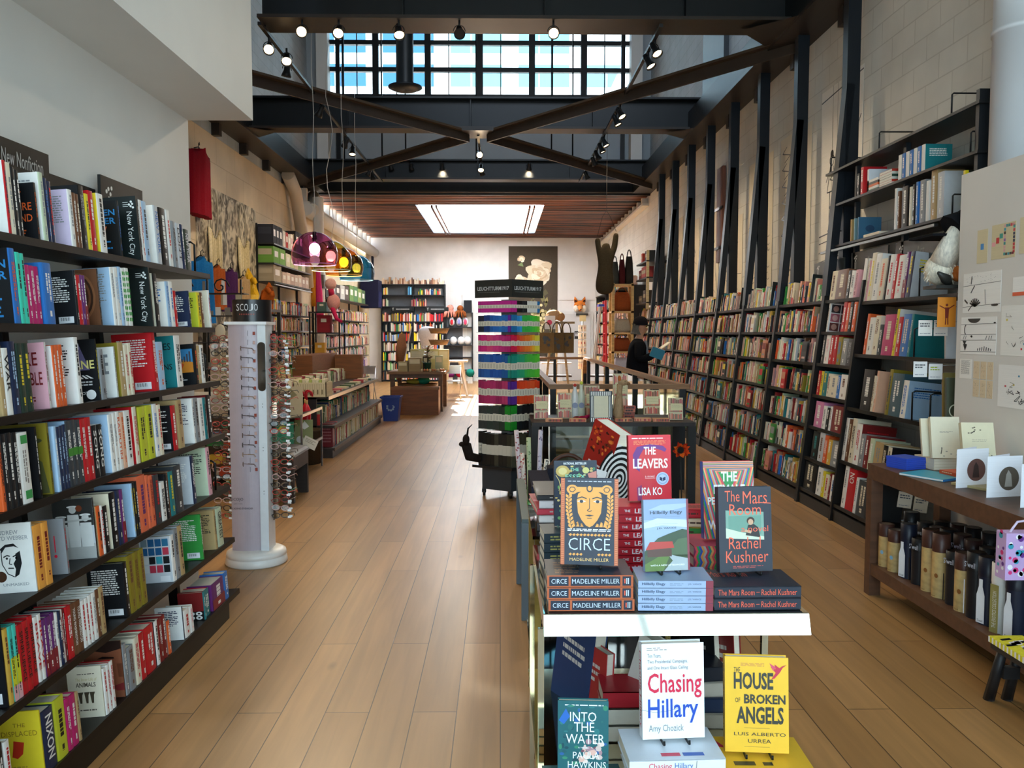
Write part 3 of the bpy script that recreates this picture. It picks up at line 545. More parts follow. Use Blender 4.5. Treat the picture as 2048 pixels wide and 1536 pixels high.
        b.rect(f, 0, 0, w, h, '8a5238'); b.patch(f, ((w*.2,h),(w,h),(w,h*.86),(w*.6,h*.8),(w*.25,h*.85)), '2a1a14', e=.0006)
        b.disc(f, w*.55, h*.62, w*.13, 'e8d8d0', e=.0008, ry=h*.03); b.disc(f, w*.57, h*.62, w*.07, '20140e', e=.001, ry=h*.03); b.patch(f, ((w*.35,h*.7),(w*.8,h*.69),(w*.8,h*.72),(w*.5,h*.74)), '2a1a14', e=.0008)
        b.patch(f, ((w*.86,h*.6),(w,h*.6),(w,h*.36),(w*.88,h*.36)), '6e3e28', e=.0008); b.patch(f, ((w*.7,h*.2),(w,h*.26),(w,h*.12),(w*.8,h*.12)), '7a2a2a', e=.0008)
    elif kind == 'rings':
        b.rect(f, 0, 0, w, h*.32, '141414')
        for i in range(3):
            for j in range(2): b.disc(f, w*(.2+.3*i), h*(.09+.15*j), w*.13, 'f2f2ee', e=.0007, ry=h*.07); b.disc(f, w*(.2+.3*i), h*(.09+.15*j), w*.05, '141414', e=.001, ry=h*.028)
    elif kind == 'swirl':
        for i in range(4):
            cx, cy, r = w*(.3+.15*(i % 2)), h*(.2+.2*i), w*.16; pts = [(cx + r*(1-a/9)*math.cos(a*.8), cy + r*(1-a/9)*math.sin(a*.8)) for a in range(9)]; b.line(f, pts, .007, 'e8e4dc')
    elif kind == 'faces':
        for i in range(2):
            for j in range(3):
                b.rect(f, w*(.06+.46*i), h*(.05+.31*j), w*(.48+.46*i), h*(.33+.31*j), ('6a3a34','b0606a','3a3436','8a4a54','7a5a50','54343a')[i*3+j]); b.disc(f, w*(.27+.46*i), h*(.19+.31*j), w*.13, ('c09080','d8a8a0','b08070')[j], e=.0008, ry=h*.1)
    elif kind == 'ARC':
        b.rect(f, 0, h*.62, w, h, 'a89070'); b.text(f, 'ARC', w*.15, h*.38, w*.75, h*.54, 'f4ece4', .02); b.text(f, 'DOG', w*.15, h*.14, w*.78, h*.3, 'f4ece4', .02)
    elif kind == 'Pho':
        for i in range(16): b.disc(f, w*rnd.uniform(.1,.9), h*(rnd.uniform(.7,.95) if i % 2 else rnd.uniform(.05,.35)), w*.06, rnd.choice(('7a6a58','5a4a3c','8a3a2a','4a4640')), e=.0006, ry=h*.03)
        b.text(f, 'Pho', w*.25, h*.5, w*.8, h*.62, 'efe8da', .01)
    elif kind == 'C B':
        b.text(f, 'C', w*.3, h*.6, w*.62, h*.82, 'e4e4e2', .04); b.text(f, 'B', w*.3, h*.12, w*.62, h*.32, 'e4e4e2', .04)
FACE_KINDS = ('lines','back','arch','check','heart','INSANE','NOW','taxi','man','portrait','marks','family','collage','displaced','ANIMALS','woman','rings','swirl','faces','ARC','Pho','C B')
FACE_WORDS = {'back':'with barcoded back cover showing','lines':'with small print side','arch':'with arched copper design','check':'patterned with green squares','heart':'with a red heart and figures',
 'taxi':'with taxi and skyline picture','man':'with soldier portrait','portrait':'with huge face portrait','marks':'with red exclamation marks','family':'with old group photo','collage':'with photo collage cover',
 'displaced':'with small red shape on cover','woman':'with close-up of a face','rings':'with black and white rings below','swirl':'with white curls','faces':'with six face photos','blocks':'with green blocks','band':'with green band','man':'with soldier portrait'}
def make_book(t, w, h, sp, fa, ink, txt, rnd, near, round_sp=True):
    """upright book: spine in the plane x = 0, thickness along y, pages towards -x. near: 0 if the side y=0 meets the eye first, 1 for y=t"""
    b = MB(); b.dm = 'print'; c = PH(sp); cf = PH(fa) if fa else c; bd = min(.003, t*.25)
    b.box((-w, 0, 0), (0, bd, h), cf); b.box((-w, t-bd, 0), (0, t, h), cf)
    n = 4; ps = [(0, bd)] if False else []
    r = min(.004, t*.2) if round_sp and t > .016 else 0
    ys = [0, t*.12, t*.35, t*.65, t*.88, t]; xs = [0, r*.7, r, r, r*.7, 0]
    for i in range(5):
        b.poly(((xs[i],ys[i],0),(xs[i+1],ys[i+1],0),(xs[i+1],ys[i+1],h),(xs[i],ys[i],h)), c)
        for z in (0, h): b.poly(((-bd,ys[i],z),(xs[i],ys[i],z),(xs[i+1],ys[i+1],z),(-bd,ys[i+1],z)), c)
    b.poly(((-bd,bd,0),(-bd,t-bd,0),(-bd,t-bd,h),(-bd,bd,h)), c)
    # lettering down the spine
    f = fr((r + .0001, 0, h), (0,0,-1), (0,1,0)); ik = PH(ink)
    tt = txt if txt and txt not in FACE_KINDS and not txt.startswith('face:') and txt not in ('blocks','band') else ''
    if t > .009:
        if tt: b.text(f, tt, h*.1, t*.22, h*.1 + min(h*.72, .034*len(tt)+.02), t*.78, ik, .015)
        elif txt == 'check':
            for i in range(9):
                for j in range(2): b.rect(f, h*(.06+.1*i), t*(.12+.44*((i+j) % 2)), h*(.12+.1*i), t*(.44+.44*((i+j) % 2)), '3aa548')
        elif txt == 'blocks':
            b.rect(f, h*.04, t*.25, h*.16, t*.85, '3f9a52'); b.rect(f, h*.82, t*.25, h*.94, t*.85, '3f9a52'); bars(b, f, h*.25, t*.3, h*.75, t*.7, 2, '8a8078', rnd)
        else:
            k = rnd.choice((1, 1, 2)); bars(b, f, h*rnd.uniform(.08,.2), t*.25, h*rnd.uniform(.6,.72), t*.75, k, ik, rnd, .62); bars(b, f, h*.78, t*.3, h*.9, t*.7, 1, ik, rnd)
            if txt == 'band': b.rect(f, h*.42, 0, h*.54, t, '3f8a2e', e=.001)
        if sp == 'a': b.rect(f, h*.42, 0, h*.8, t, 'dede30', e=.0003); b.rect(f, h*.8, 0, h, t, 'e8b0b4', e=.0003)
        if sp == 'P' and t > .02: b.rect(f, h*.6, 0, h, t, '8a2430', e=.0003)
    # the broad side
    if near == 0: f2 = fr((-w, 0, 0), (1,0,0), (0,0,1))
    else: f2 = fr((0, t, 0), (-1,0,0), (0,0,1))
    if txt in FACE_KINDS or txt.startswith('face:'): cover_art(b, f2, w, h, txt, fa, ink, rnd)
    elif fa and fa != sp: bars(b, f2, w*.15, h*.55, w*.85, h*.85, 5, ik, rnd)
    return b
def book_words(sp, fa, ink, txt):
    nm = PN(sp)
    if txt in FACE_WORDS: return (PN(fa) if fa and sp != fa else nm) + ' book ' + FACE_WORDS[txt]
    if txt.startswith('face:') or txt in ('INSANE','NOW','ANIMALS','ARC','Pho','C B'): return PN(fa or sp) + ' book with ' + (PN(ink) if ink else 'pale') + ' title on its cover'
    if fa and fa != sp: return nm + ' book with ' + PN(fa) + ' side'
    return nm + ' book with ' + PN(ink) + ' lettering'
SHELFN = ['top', 'second', 'third', 'fourth', 'fifth', 'sixth', 'bottom']
def divider(label, parent_loc, rot, w, h, t, words, near):
    """shelf marker board: dark panel with tree mark and words running down"""
    b = MB(); b.dm = 'plastic'; b.box((-w, 0, 0), (0, t, h), '18201f')
    f = fr((-w, -.0002, h), (0,0,-1), (1,0,0)) if near == 0 else fr((0, t+.0002, h), (0,0,-1), (-1,0,0))
    tree(b, f, h*.06, w*.6, h*.2, w*.92); b.text(f, words, h*.24, w*.64, h*.92, w*.86, 'e6e8e4')
    o = b.build('shelf_sign', loc=parent_loc, rot=rot); return tag(o, label, 'sign')
def tree(b, f, x0, y0, x1, y1):
    w, h = x1-x0, y1-y0
    for x, y in ((.2,.8),(.45,.9),(.7,.75),(.5,.6),(.85,.95)): b.disc(f, x0+w*x, y0+h*y, min(w,h)*.13, 'e6e8e4', n=8)
    for x in (.25, .5, .7): b.line(f, ((x0+w*x, y0), (x0+w*x, y0+h*.5)), min(w,h)*.06, 'e6e8e4')
# ---- nonfiction bookcase on the near wall, leaning back a little
LEAN = .07
def xf(k): return -1.65 + .0217*k
def zf(k): return 1.937 - .303*k
bc = thing('bookcase', 'tall black leaning bookcase of new nonfiction against the white wall', 'bookcase', (-1.5, 3.6, 0))
def rel(b, name, par): # build a part given in world coordinates
    o = b.build(name); o.parent = par; o.matrix_parent_inverse = Matrix.Translation(par.location).inverted() if par.rotation_euler.z == 0 else par.matrix_world.inverted(); return o
SHC = '110f0e'
def subpart(b, name, part): # a piece of a part; parts made by rel() stand at the world origin
    o = b.build(name); o.parent = part; return o
ca, sa = math.cos(LEAN), math.sin(LEAN)
for k in range(7):
    b = MB(); b.dm = 'steel'; x, z = xf(k), zf(k); D = .26
    def P(d, q): return (x - d*ca + q*(-sa), z - d*sa + q*ca)
    A, Bq, Cq, Dq = P(0, 0), P(D, 0), P(D, -.012), P(0, -.028)
    y0, y1 = -.4, 4.77
    for pts in ((A, Bq, Cq, Dq),):
        for yy, rv in ((y0, 1), (y1, 0)):
            q = [(p[0], yy, p[1]) for p in pts]; b.poly(q[::-1] if rv else q, SHC)
        for i in range(4):
            p, r_ = pts[i], pts[(i+1) % 4]; b.poly(((p[0],y0,p[1]),(p[0],y1,p[1]),(r_[0],y1,r_[1]),(r_[0],y0,r_[1])), SHC)
    rel(b, 'shelf', bc)
    if k < 6:
        b = MB(); b.dm = 'steel'; b.tube(((x-.03, 4.62, z), (x-.03, 4.62, z+.15), (x-.05, 4.62, z+.165), (x-.2, 4.62, z+.15), (x-.2, 4.62, z)), .006, SHC, n=6); rel(b, 'bookend', bc)
for y in (.3, 1.25, 2.2, 3.15, 3.9, 4.5):
    b = MB(); b.dm = 'steel'; b.bar((xf(7)-.28, y, -.02+.02), (xf(0)-.25-.02, y, 2.12), .05, .04, SHC, up=(0,1,0)); rel(b, 'upright', bc)
b = MB(); b.dm = 'steel'; b.box((-1.93, -.4, 2.2), (-1.915, 4.0, 2.28), SHC); rel(b, 'top_rail', bc)
b = MB(); b.dm = 'steel'; b.box((xf(6)-.02, -.4, 0), (xf(6)-.005, 4.6, .09), SHC); rel(b, 'kickboard', bc)
# its header boards
for y0, y1, z0, z1, s, l in ((2.35, 3.54, 2.08, 2.345, 'New Nonfiction', 'black header board reading New Nonfiction above the leaning bookcase'), (3.99, 4.45, 2.08, 2.35, '', 'small dark header board with tree mark behind the city books')):
    b = MB(); b.dm = 'plastic'; b.box((-1.9, y0, z0), (-1.885, y1, z1), '131515'); f = fr((-1.8845, y0, z0), (0,1,0), (0,0,1)); h = z1-z0
    if s: b.text(f, s, (y1-y0)*.72, h*.64, (y1-y0)*.96, h*.86, 'b8bab8'); tree(b, f, (y1-y0)*.66, h*.6, (y1-y0)*.7, h*.9)
    else: tree(b, f, .04, h*.3, .12, h*.85)
    tag(b.build('header_sign'), l, 'sign')
SB = MB(); SB.dm = 'print'     # all the books too small in view to single out, one object
def absorb(q, loc, rot):
    from mathutils import Euler
    M = Matrix.Translation(V(loc)) @ Euler(rot).to_matrix().to_4x4(); k = len(SB.v)
    SB.v += [M @ p for p in q.v]; SB.f += [[k+i for i in f] for f in q.f]; SB.c += q.c; SB.m += q.m; SB.sm += q.sm
def place_rows():
    for k, rw in enumerate(LEFT_ROWS):
        ents = [e.split('|') for e in rw.split(';')]; n = len(ents); rnd = random.Random(100 + k)
        for i, e in enumerate(ents):
            y0, t, out, h = [int(v)/1000 for v in e[:4]]; sp, fa, ink, txt = e[4:8]
            x = xf(k) - out*ca; z = zf(k) - out*sa; loc = (x, y0, z + .0006); rot = (0, -LEAN, 0)
            if sp == 'SIGN':
                loc = (x + .022, y0, z + .0006)
                divider('black shelf marker reading New York City, %s shelf of the nonfiction bookcase' % SHELFN[k], loc, rot, .15, min(h, .29), .012, 'New York City', 0); continue
            h = min(h, .285); w = min(.2, max(.13, h*.66)) if t > .004 else .15
            if t < .012: t = .012 if i+1 >= n or float(ents[i+1][0])/1000 > y0 + .014 else t
            q = make_book(t, w, h, sp, fa, ink, txt, rnd, 0)
            if int(e[8]) < 600: absorb(q, loc, rot); absorb(pages(t, w, h), loc, rot); continue
            o = q.build('book', loc=loc, rot=rot)
            tag(o, '%s, %s from far end, %s nonfiction shelf' % (book_words(sp, fa, ink, txt), nth(n-1-i), SHELFN[k]), 'book', 'books of the nonfiction bookcase')
            pages(t, w, h).build('page_block', o)
place_rows()
# ---- art bookcase by the partition
def xr(z): return 2.83 + .1165*z
RL = .116; cr_, sr_ = math.cos(RL), math.sin(RL)
def shelf_r(z, y0, y1, D=.3, c='181513'):
    b = MB(); b.dm = 'steel'; x = xr(z)
    pts = ((x, z), (x + D*cr_, z - D*sr_), (x + D*cr_, z - D*sr_ - .012), (x, z-.03))
    for yy in (y0, y1): b.poly([(p[0], yy, p[1]) for p in pts], c)
    for i in range(4):
        p, q = pts[i], pts[(i+1) % 4]; b.poly(((p[0],y0,p[1]),(p[0],y1,p[1]),(q[0],y1,q[1]),(q[0],y0,q[1])), c)
    return b
def upright_r(y, z1=2.0, w=.05):
    b = MB(); b.dm = 'steel'
    for yy in (y-w/2, y+w/2): b.poly(((xr(0)-.01,yy,0),(xr(z1)-.01,yy,z1),(xr(z1)+.2,yy,z1),(xr(0)+.32,yy,0)), '1c1a19')
    b.poly(((xr(0)-.01,y-w/2,0),(xr(0)-.01,y+w/2,0),(xr(z1)-.01,y+w/2,z1),(xr(z1)-.01,y-w/2,z1)), '1c1a19'); b.poly(((xr(z1)-.01,y-w/2,z1),(xr(z1)-.01,y+w/2,z1),(xr(z1)+.2,y+w/2,z1),(xr(z1)+.2,y-w/2,z1)), '1c1a19')
    return b
ab = thing('bookcase', 'black leaning bookcase of large art books beside the white partition', 'bookcase', (3.0, 6.2, 0))
for z in (1.87, 1.43, .98, .53, .15): rel(shelf_r(z, 4.98, 6.98), 'shelf', ab)
for k in range(7): rel(shelf_r(1.91-.293*k if k < 6 else .15, 6.99, 7.77), 'shelf', ab)
for y in (4.97, 6.985): rel(upright_r(y, 2.05, .03), 'upright', ab)
b = MB(); b.dm = 'steel'; b.box((xr(0)+.01, 4.98, 0), (xr(0)+.03, 7.77, .1), '1c1a19'); rel(b, 'kickboard', ab)
for z, y in ((1.87, 6.0), (1.43, 5.95), (.98, 5.85), (.98, 5.6)):
    b = MB(); b.dm = 'steel'; x = xr(z); b.tube(((x-.004, y, z), (x-.004, y, z+.2), (x+.02, y, z+.21), (x+.2, y, z+.2)), .006, '17181a', n=6); rel(b, 'bookend', ab)
RN = dict(c0='top wide art shelf', c1='second wide art shelf', c2='third wide art shelf', c3='fourth wide art shelf', c4='lowest wide art shelf', b0='top narrow art shelf', b1='second narrow art shelf',
 b2='third narrow art shelf', b3='fourth narrow art shelf', b4='fifth narrow art shelf', b5='sixth narrow art shelf', b6='lowest narrow art shelf')
def place_right():
    for key, (z0, rw) in RIGHT_ROWS.items():
        ents = [e.split('|') for e in rw.split(';')]; n = len(ents); rnd = random.Random(sum(map(ord, key)) + n)
        for i, e in enumerate(ents):
            y0, t, out, h = [int(v)/1000 for v in e[:4]]; sp, fa, ink, txt = e[4:8]
            if key[0] == 'b':
                if y0 < 6.99: t -= 6.99 - y0; y0 = 6.99
                if y0 + t > 7.76 and key != 'b1' : t = 7.76 - y0
                if t < .012: continue
            elif y0 + t > 6.97: t = 6.97 - y0
            h = min(h, .27 if key[0] == 'b' else .42 if key != 'c4' else .36); w = .2 if key[0] == 'b' else .28
            x = xr(z0) + out*cr_; z = z0 - out*sr_
            if key == 'b1' and txt == 'ARC': x -= .02
            q = make_book(t, w, h, sp, fa, ink, txt, rnd, 1); loc, rot = (x, y0+t, z+.0006), (0, -RL, pi)
            if int(e[8]) < 600: absorb(q, loc, rot); absorb(pages(t, w, h), loc, rot); continue
            o = q.build('book', loc=loc, rot=rot)
            tag(o, '%s, %s from near end, %s' % (book_words(sp, fa, ink, txt), nth(i), RN[key]), 'book', 'books of the art bookcase')
            pages(t, w, h).build('page_block', o)
place_right()
# ---------------------------------------------------------------- the long bookcases and the books too small or far to single out
POOL = ['f1efe9','e9dfc6','e9dfc6','d9c9a8','16171a','2a2a2e','c41c24','a8262a','7d1f20','e0a49c','d88a80','6d452c','b99c6c','8e9194','c9ccd0','3a3e42','8c7c26','c6d3b4','35923f','1e7b80','2f74c0','1f2c4a','e2622c','ead22f','dcb24c','c98868','d8b8a8','efe6d8']
def fill(p0, d, L, n, hmin, hmax, dep, rnd, tmin=.014, tmax=.04, pool=POOL, gap=.02, letters=True, up=(0,0,1)):
    """upright books along d from p0; n points out of the shelf towards the reader"""
    p0 = V(p0); d = V(d); n = V(n); up = V(up); s = 0
    while s < L - tmin:
        t = min(rnd.uniform(tmin, tmax), L - s); h = rnd.uniform(hmin, hmax); c = lin(rnd.choice(pool)); o = rnd.uniform(-.025, 0)
        if rnd.random() < gap: s += rnd.uniform(.02, .1); continue
        a = p0 + d*s + n*o; e = d*(t-.0008); k = n*(-dep); q = up*h
        i = [SB.pt(x) for x in (a, a+e, a+e+q, a+q, a+k, a+e+k, a+e+k+q, a+q+k)]
        for f in ((0,1,2,3),(4,0,3,7),(1,5,6,2)): SB.face([i[j] for j in f], c, 'print')
        SB.face([i[j] for j in (3,2,6,7)], 'e4dcc8' if rnd.random() < .6 else c, 'paper')
        if letters and t > .018:
            ik = lin(rnd.choice(('f4f2ee','16171a','e9dfc6','c41c24','f4f2ee')))
            f = fr(a + n*.001, d, up)
            SB.rect(f, t*.32, h*rnd.uniform(.3,.4), t*.68, h*rnd.uniform(.7,.9), ik); 
            if rnd.random() < .5: SB.rect(f, t*.2, h*.08, t*.8, h*.16, ik)
            if rnd.random() < .2: SB.rect(f, 0, h*.0, t, h*.3, lin(rnd.choice(pool)))
        s += t
lb = thing('bookcase', 'long black leaning bookcase crowded with books along the block wall', 'bookcase', (3.0, 12, 0))
NB = 8
for k in range(7):
    for i in range(NB):
        y0 = 7.83 + 1.29*i; z = 1.91-.293*k if k < 6 else .15; rnd = random.Random(k*31+i)
        rel(shelf_r(z, y0, y0+1.24), 'shelf', lb)
        up = V((sr_, 0, cr_)); x = xr(z)+.02
        hi = .25 if k == 6 else .245
        near = i == 0
        fill((x, y0+.02, z-.001), (0,1,0), 1.2, (-cr_,0,sr_), .16, hi, .17, rnd, .02 if near else .014, .05 if near else .036, up=up, gap=.03)
        # a few face-out books
        if rnd.random() < .6 and i < 4:
            yy = y0 + rnd.uniform(.1, 1.0); c = rnd.choice(POOL); w = rnd.uniform(.1, .14); h = .2
            q = [V((x-.03, yy, z)), V((x-.03, yy+w, z)), V((x-.03, yy+w, z))+up*h, V((x-.03, yy, z))+up*h]; SB.poly(q[::-1], c); SB.poly([p+V((.02,0,0)) for p in q], c)
            f = fr(q[1], (0,-1,0), up); SB.rect(f, w*.1, h*.5, w*.9, h*.85, rnd.choice(POOL)); SB.rect(f, w*.2, h*.15, w*.8, h*.25, rnd.choice(POOL))
for i in range(NB+1): rel(upright_r(7.8+1.29*i, 2.05, .06), 'upright', lb)
b = MB(); b.dm = 'steel'; b.box((xr(0)+.01, 7.8, 0), (xr(0)+.03, 7.83+1.29*NB, .1), '1c1a19'); rel(b, 'kickboard', lb)
# marker boards along its top row
for i in range(6):
    y = 8.15 + 1.29*i*.93; z = 1.91; x = xr(z)
    b = MB(); b.dm = 'plastic'; b.box((-.15, 0, 0), (0, .012, .275), '1a211f'); f = fr((0, .0122, .275), (0,0,-1), (-1,0,0)); tree(b, f, .2, .05, .24, .1); b.text(f, 'Art', .1, .06, .15, .1, 'b8bab8') if i == 0 else b.text(f, 'Poetry', .1, .06, .18, .1, 'b8bab8') if i == 1 else bars(b, f, .08, .06, .17, .1, 1, 'b8bab8', RND)
    tag(b.build('shelf_sign', loc=(x-.005, y+.012, z), rot=(0,-RL,pi)), 'dark marker board, %s from the art end, top row of the long bookcase' % ORD[i], 'sign', 'marker boards of the long bookcase')
for i, (y, s) in enumerate(((6.35,'Art'),(7.2,'Art'),(8.0,'Poetry'))):
    b = MB(); b.dm = 'plastic'; z = 2.13 if i < 2 else 2.1; x = 3.2 if i < 2 else 3.17
    b.box((x, y-.36, z), (x+.012, y+.36, z+.2), '2f302c'); f = fr((x-.0003, y+.36, z), (0,-1,0), (0,0,1)); tree(b, f, .06, .05, .13, .17); b.text(f, s, .34, .07, .46, .14, '9c9c94')
    tag(b.build('header_sign'), ('dark header board reading Art, above the wide art shelves','dark header board reading Art, above the narrow art shelves','dark header board reading Poetry beside the first steel post')[i], 'sign')
# ---- left wall bookcases far down the shop
XF = -4.04
def straight_case(label, y0, y1, zs, bays, back=None):
    t = thing('bookcase', label, 'bookcase', (XL+.17, (y0+y1)/2, 0))
    for z in zs:
        b = MB(); b.dm = 'steel'; b.box((XL+.01, y0, z-.025), (XF, y1, z), '2a2826'); rel(b, 'shelf', t)
    for i in range(bays+1):
        y = y0 + (y1-y0)*i/bays; b = MB(); b.dm = 'steel'; b.box((XL+.01, y-.015, 0), (XL+.05, y+.015, zs[0]+.35), '201f1e'); b.box((XL+.01, y-.012, 0), (XF-.02, y+.012, zs[-1]), '201f1e'); rel(b, 'upright', t)
    return t
ZL = (3.22, 2.87, 2.54, 1.96, 1.65, 1.35, 1.03, .72, .42, .1)
straight_case('black wall bookcase between the foliage panel and the painted post', 15.0, 17.9, ZL, 2)
for z in ZL[3:]:
    fill((XF-.02, 15.03, z), (0,1,0), 2.85, (1,0,0), .17, .27, .2, random.Random(int(z*100)), .016, .045)
b = MB(); b.dm = 'metal'
for z in (2.47,): b.box((XF-.01, 15.0, z), (XF+.02, 17.9, z+.02), 'b8bcc0')
for z in (1.66, 1.36, 1.04): b.box((XF, 15.0, z-.03), (XF+.01, 17.9, z-.005), 'b8bcc0')
tag(b.build('shelf_rail'), 'bright metal shelf rails on the bookcase beyond the foliage panel', 'rail')
straight_case('black wall bookcase behind the hanging lamps near the back corner', 19.4, 25.6, (2.48, 1.95, 1.6, 1.27, .95, .62, .3, .06), 4)
for z in (1.95, 1.6, 1.27, .95, .62, .3):
    fill((XF-.02, 19.45, z), (0,1,0), 6.1, (1,0,0), .18, .28, .2, random.Random(int(z*77)), .02, .05, pool=POOL+['d8b8d8','cfa8c8','f1efe9'])
# ---- back wall bookcases
def back_case(label, x0, x1, zs, bays):
    t = thing('bookcase', label, 'bookcase', ((x0+x1)/2, YB-.15, 0)); y0, y1 = YB-.3, YB-.01
    b = MB(); b.dm = 'steel'; b.box((x0, y1-.01, .0), (x1, y1, zs[0]), '5c6066'); rel(b, 'back_panel', t)
    for z in zs: b = MB(); b.dm = 'steel'; b.box((x0, y0, z-.03), (x1, y1-.01, z), '26262a'); rel(b, 'shelf', t)
    for i in range(bays+1):
        x = x0 + (x1-x0)*i/bays; b = MB(); b.dm = 'steel'; b.box((x-.02, y0+.02, 0), (x+.02, y1-.01, zs[0]), '1c1c1e'); rel(b, 'upright', t)
    return t
ZB = (3.23, 2.88, 2.5, 2.0, 1.67, 1.35, 1.02, .7, .38, .06)
back_case('tall black bookcase of two bays against the back wall', -3.93, -1.83, ZB, 2)
yb = YB-.29
for j, x0 in enumerate((-3.89, -2.86)):
    for z in ZB[3:]: fill((x0, yb, z), (1,0,0), .98, (0,-1,0), .2, .3, .2, random.Random(int(z*50)+j), .022, .05, gap=.04, letters=False)
fill((-3.88, yb, ZB[1]), (1,0,0), .15, (0,-1,0), .2, .27, .2, RND, letters=False); fill((-3.05, yb, ZB[1]), (1,0,0), .12, (0,-1,0), .22, .28, .2, RND, pool=['2f9ad0','8cc8e8','1f5c90'], letters=False)
fill((-2.7, yb, ZB[1]), (1,0,0), .8, (0,-1,0), .1, .22, .2, RND, letters=False); fill((-3.88, yb, ZB[2]), (1,0,0), .16, (0,-1,0), .2, .26, .2, RND, letters=False); fill((-2.95, yb, ZB[2]), (1,0,0), .5, (0,-1,0), .15, .27, .2, RND, letters=False)
fill((-3.9, yb, ZB[0]), (1,0,0), 2.05, (0,-1,0), .06, .24, .2, RND, .03, .07, pool=['b08a68','c8a890','8a5a44','d8c0a8','6a4a3a','e0d0b8'], letters=False)
for i, x in enumerate((-3.6, -2.45)):
    b = MB(); b.dm = 'plastic'; b.box((x, YB-.32, 2.33), (x+.75, YB-.31, 2.47), '15191a'); f = fr((x, YB-.3205, 2.33), (1,0,0), (0,0,1)); tree(b, f, .03, .03, .09, .12); bars(b, f, .16, .05, .6, .1, 1, 'c8cac8', RND)
    tag(b.build('header_sign'), 'small dark header board on the %s bay of the back wall bookcase' % ('corner','doorway')[i], 'sign')
t2 = back_case('low black shelf unit holding soft toys beside the bright doorway', -1.8, -.92, (2.3, 1.82, 1.22, .82, .4), 1)
# ---- right wall bookcase beyond the pine rack
rb = thing('bookcase', 'black bookcase behind the ladder at the far block wall', 'bookcase', (3.2, 23, 0))
ZR_ = (2.75, 2.3, 1.95, 1.62, 1.3, .98, .66, .34, .06)
for z in ZR_: b = MB(); b.dm = 'steel'; b.box((3.02, 19.6, z-.025), (XR-.01, 26.2, z), '2a2826'); rel(b, 'shelf', rb)
for y in (19.6, 21.8, 24, 26.2): b = MB(); b.dm = 'steel'; b.box((3.04, y-.015, 0), (XR-.01, y+.015, 2.75), '201f1e'); rel(b, 'upright', rb)
for z in ZR_[1:]: fill((3.04, 19.65, z), (0,1,0), 6.5, (-1,0,0), .16, .26, .2, random.Random(int(z*91)), .018, .045)
fill((3.04, 19.65, ZR_[0]), (0,1,0), 5, (-1,0,0), .12, .26, .2, RND, .03, .08, gap=.3)
# ================================================================ FRONT DISPLAY
def frac(b, f, w, h):
    class A: pass
    a = A()
    a.r = lambda x0, y0, x1, y1, c, e=.0004: b.rect(f, w*x0, h*y0, w*x1, h*y1, c, e=e)
    a.p = lambda pts, c, e=.0005: b.patch(f, [(w*x, h*y) for x, y in pts], c, e=e)
    a.d = lambda x, y, r, c, ry=None, e=.0006, n=20: b.disc(f, w*x, h*y, w*r, c, e=e, n=n, ry=h*ry if ry else None)
    a.t = lambda s, x0, y0, x1, y1, c, bold=0., shear=0, e=.0012: b.text(f, s, w*x0, h*y0, w*x1, h*y1, c, bold, shear, e=e)
    a.l = lambda pts, wd, c, e=.0008: b.line(f, [(w*x, h*y) for x, y in pts], wd*w, c, e=e)
    return a
def stand_book(label, loc, w, h, t, rz, lean, col, spine, art, spine_text=None, fore=PAGE, holder=True, roll=0, group=None):
    b = MB(); b.dm = 'print'; bd = .003
    b.box((0, 0, 0), (w, bd, h), col); b.box((0, t-bd, 0), (w, t, h), col)
    b.poly(((0,t,0),(0,0,0),(0,0,h),(0,t,h)), spine); b.poly(((.003,bd,0),(.003,t-bd,0),(.003,t-bd,h),(.003,bd,h)), spine)
    f = fr((0,0,0),(1,0,0),(0,0,1)); art(b, f, w, h)
    if spine_text: s, c = spine_text; b.text(fr((-.0001,0,h),(0,0,-1),(0,-1,0)), s, h*.08, -t*.8, h*.9, -t*.2, c, .01)
    o = b.build('book', loc=loc, rot=(-lean, roll, rz)); tag(o, label, 'book', group)
    q = MB(); q.dm = 'paper'; q.box((.003, bd, .003), (w-.004, t-bd, h-.003), fore); q.build('page_block', o)
    if holder:
        k = MB(); k.dm = 'steel'; d = .1
        for x in (w*.3, w*.7): k.tube(((x,-.028,.008),(x,-.03,-.001),(x,-.024,-.0035),(x,.1,-.0035)), .0028, '141414', n=6); k.tube(((x,.1,-.0035),(x,.012+t,h*.5)), .0026, '141414', n=6)
        k.tube(((w*.3,.1,-.0035),(w*.7,.1,-.0035)), .0028, '141414', n=6); k.tube(((w*.3,.012+t,h*.5),(w*.7,.012+t,h*.5)), .0026, '141414', n=6)
        o2 = k.build('book_stand', loc=loc, rot=(0, 0, rz)); tag(o2, 'small black wire stand holding the ' + label.split(' standing')[0].split(' leaning')[0], 'stand')
    return o
def lying_book(label, x, y, z, L_, D, t, top, spine, deco, rz=0, group=None, topart=None, fore=PAGE, soft=False):
    b = MB(); b.dm = 'print'; bd = .0012 if soft else .003
    b.box((0,0,t-bd), (L_,D,t), top); b.box((0,0,0), (L_,D,bd), top)
    b.poly(((0,0,0),(L_,0,0),(L_,0,t),(0,0,t)), spine); b.poly(((0,.002,bd),(L_,.002,bd),(L_,.002,t-bd),(0,.002,t-bd)), spine)
    f = fr((0,-.0001,0),(1,0,0),(0,0,1))
    if deco: deco(b, f, L_, t)
    if topart: topart(b, fr((0,0,t),(1,0,0),(0,1,0)), L_, D)
    o = b.build('book', loc=(x,y,z), rot=(0,0,rz)); tag(o, label, 'book', group)
    q = MB(); q.dm = 'paper'; q.box((.003,.003,bd), (L_-.003,D-.003,t-bd), fore); q.build('page_block', o)
    return o
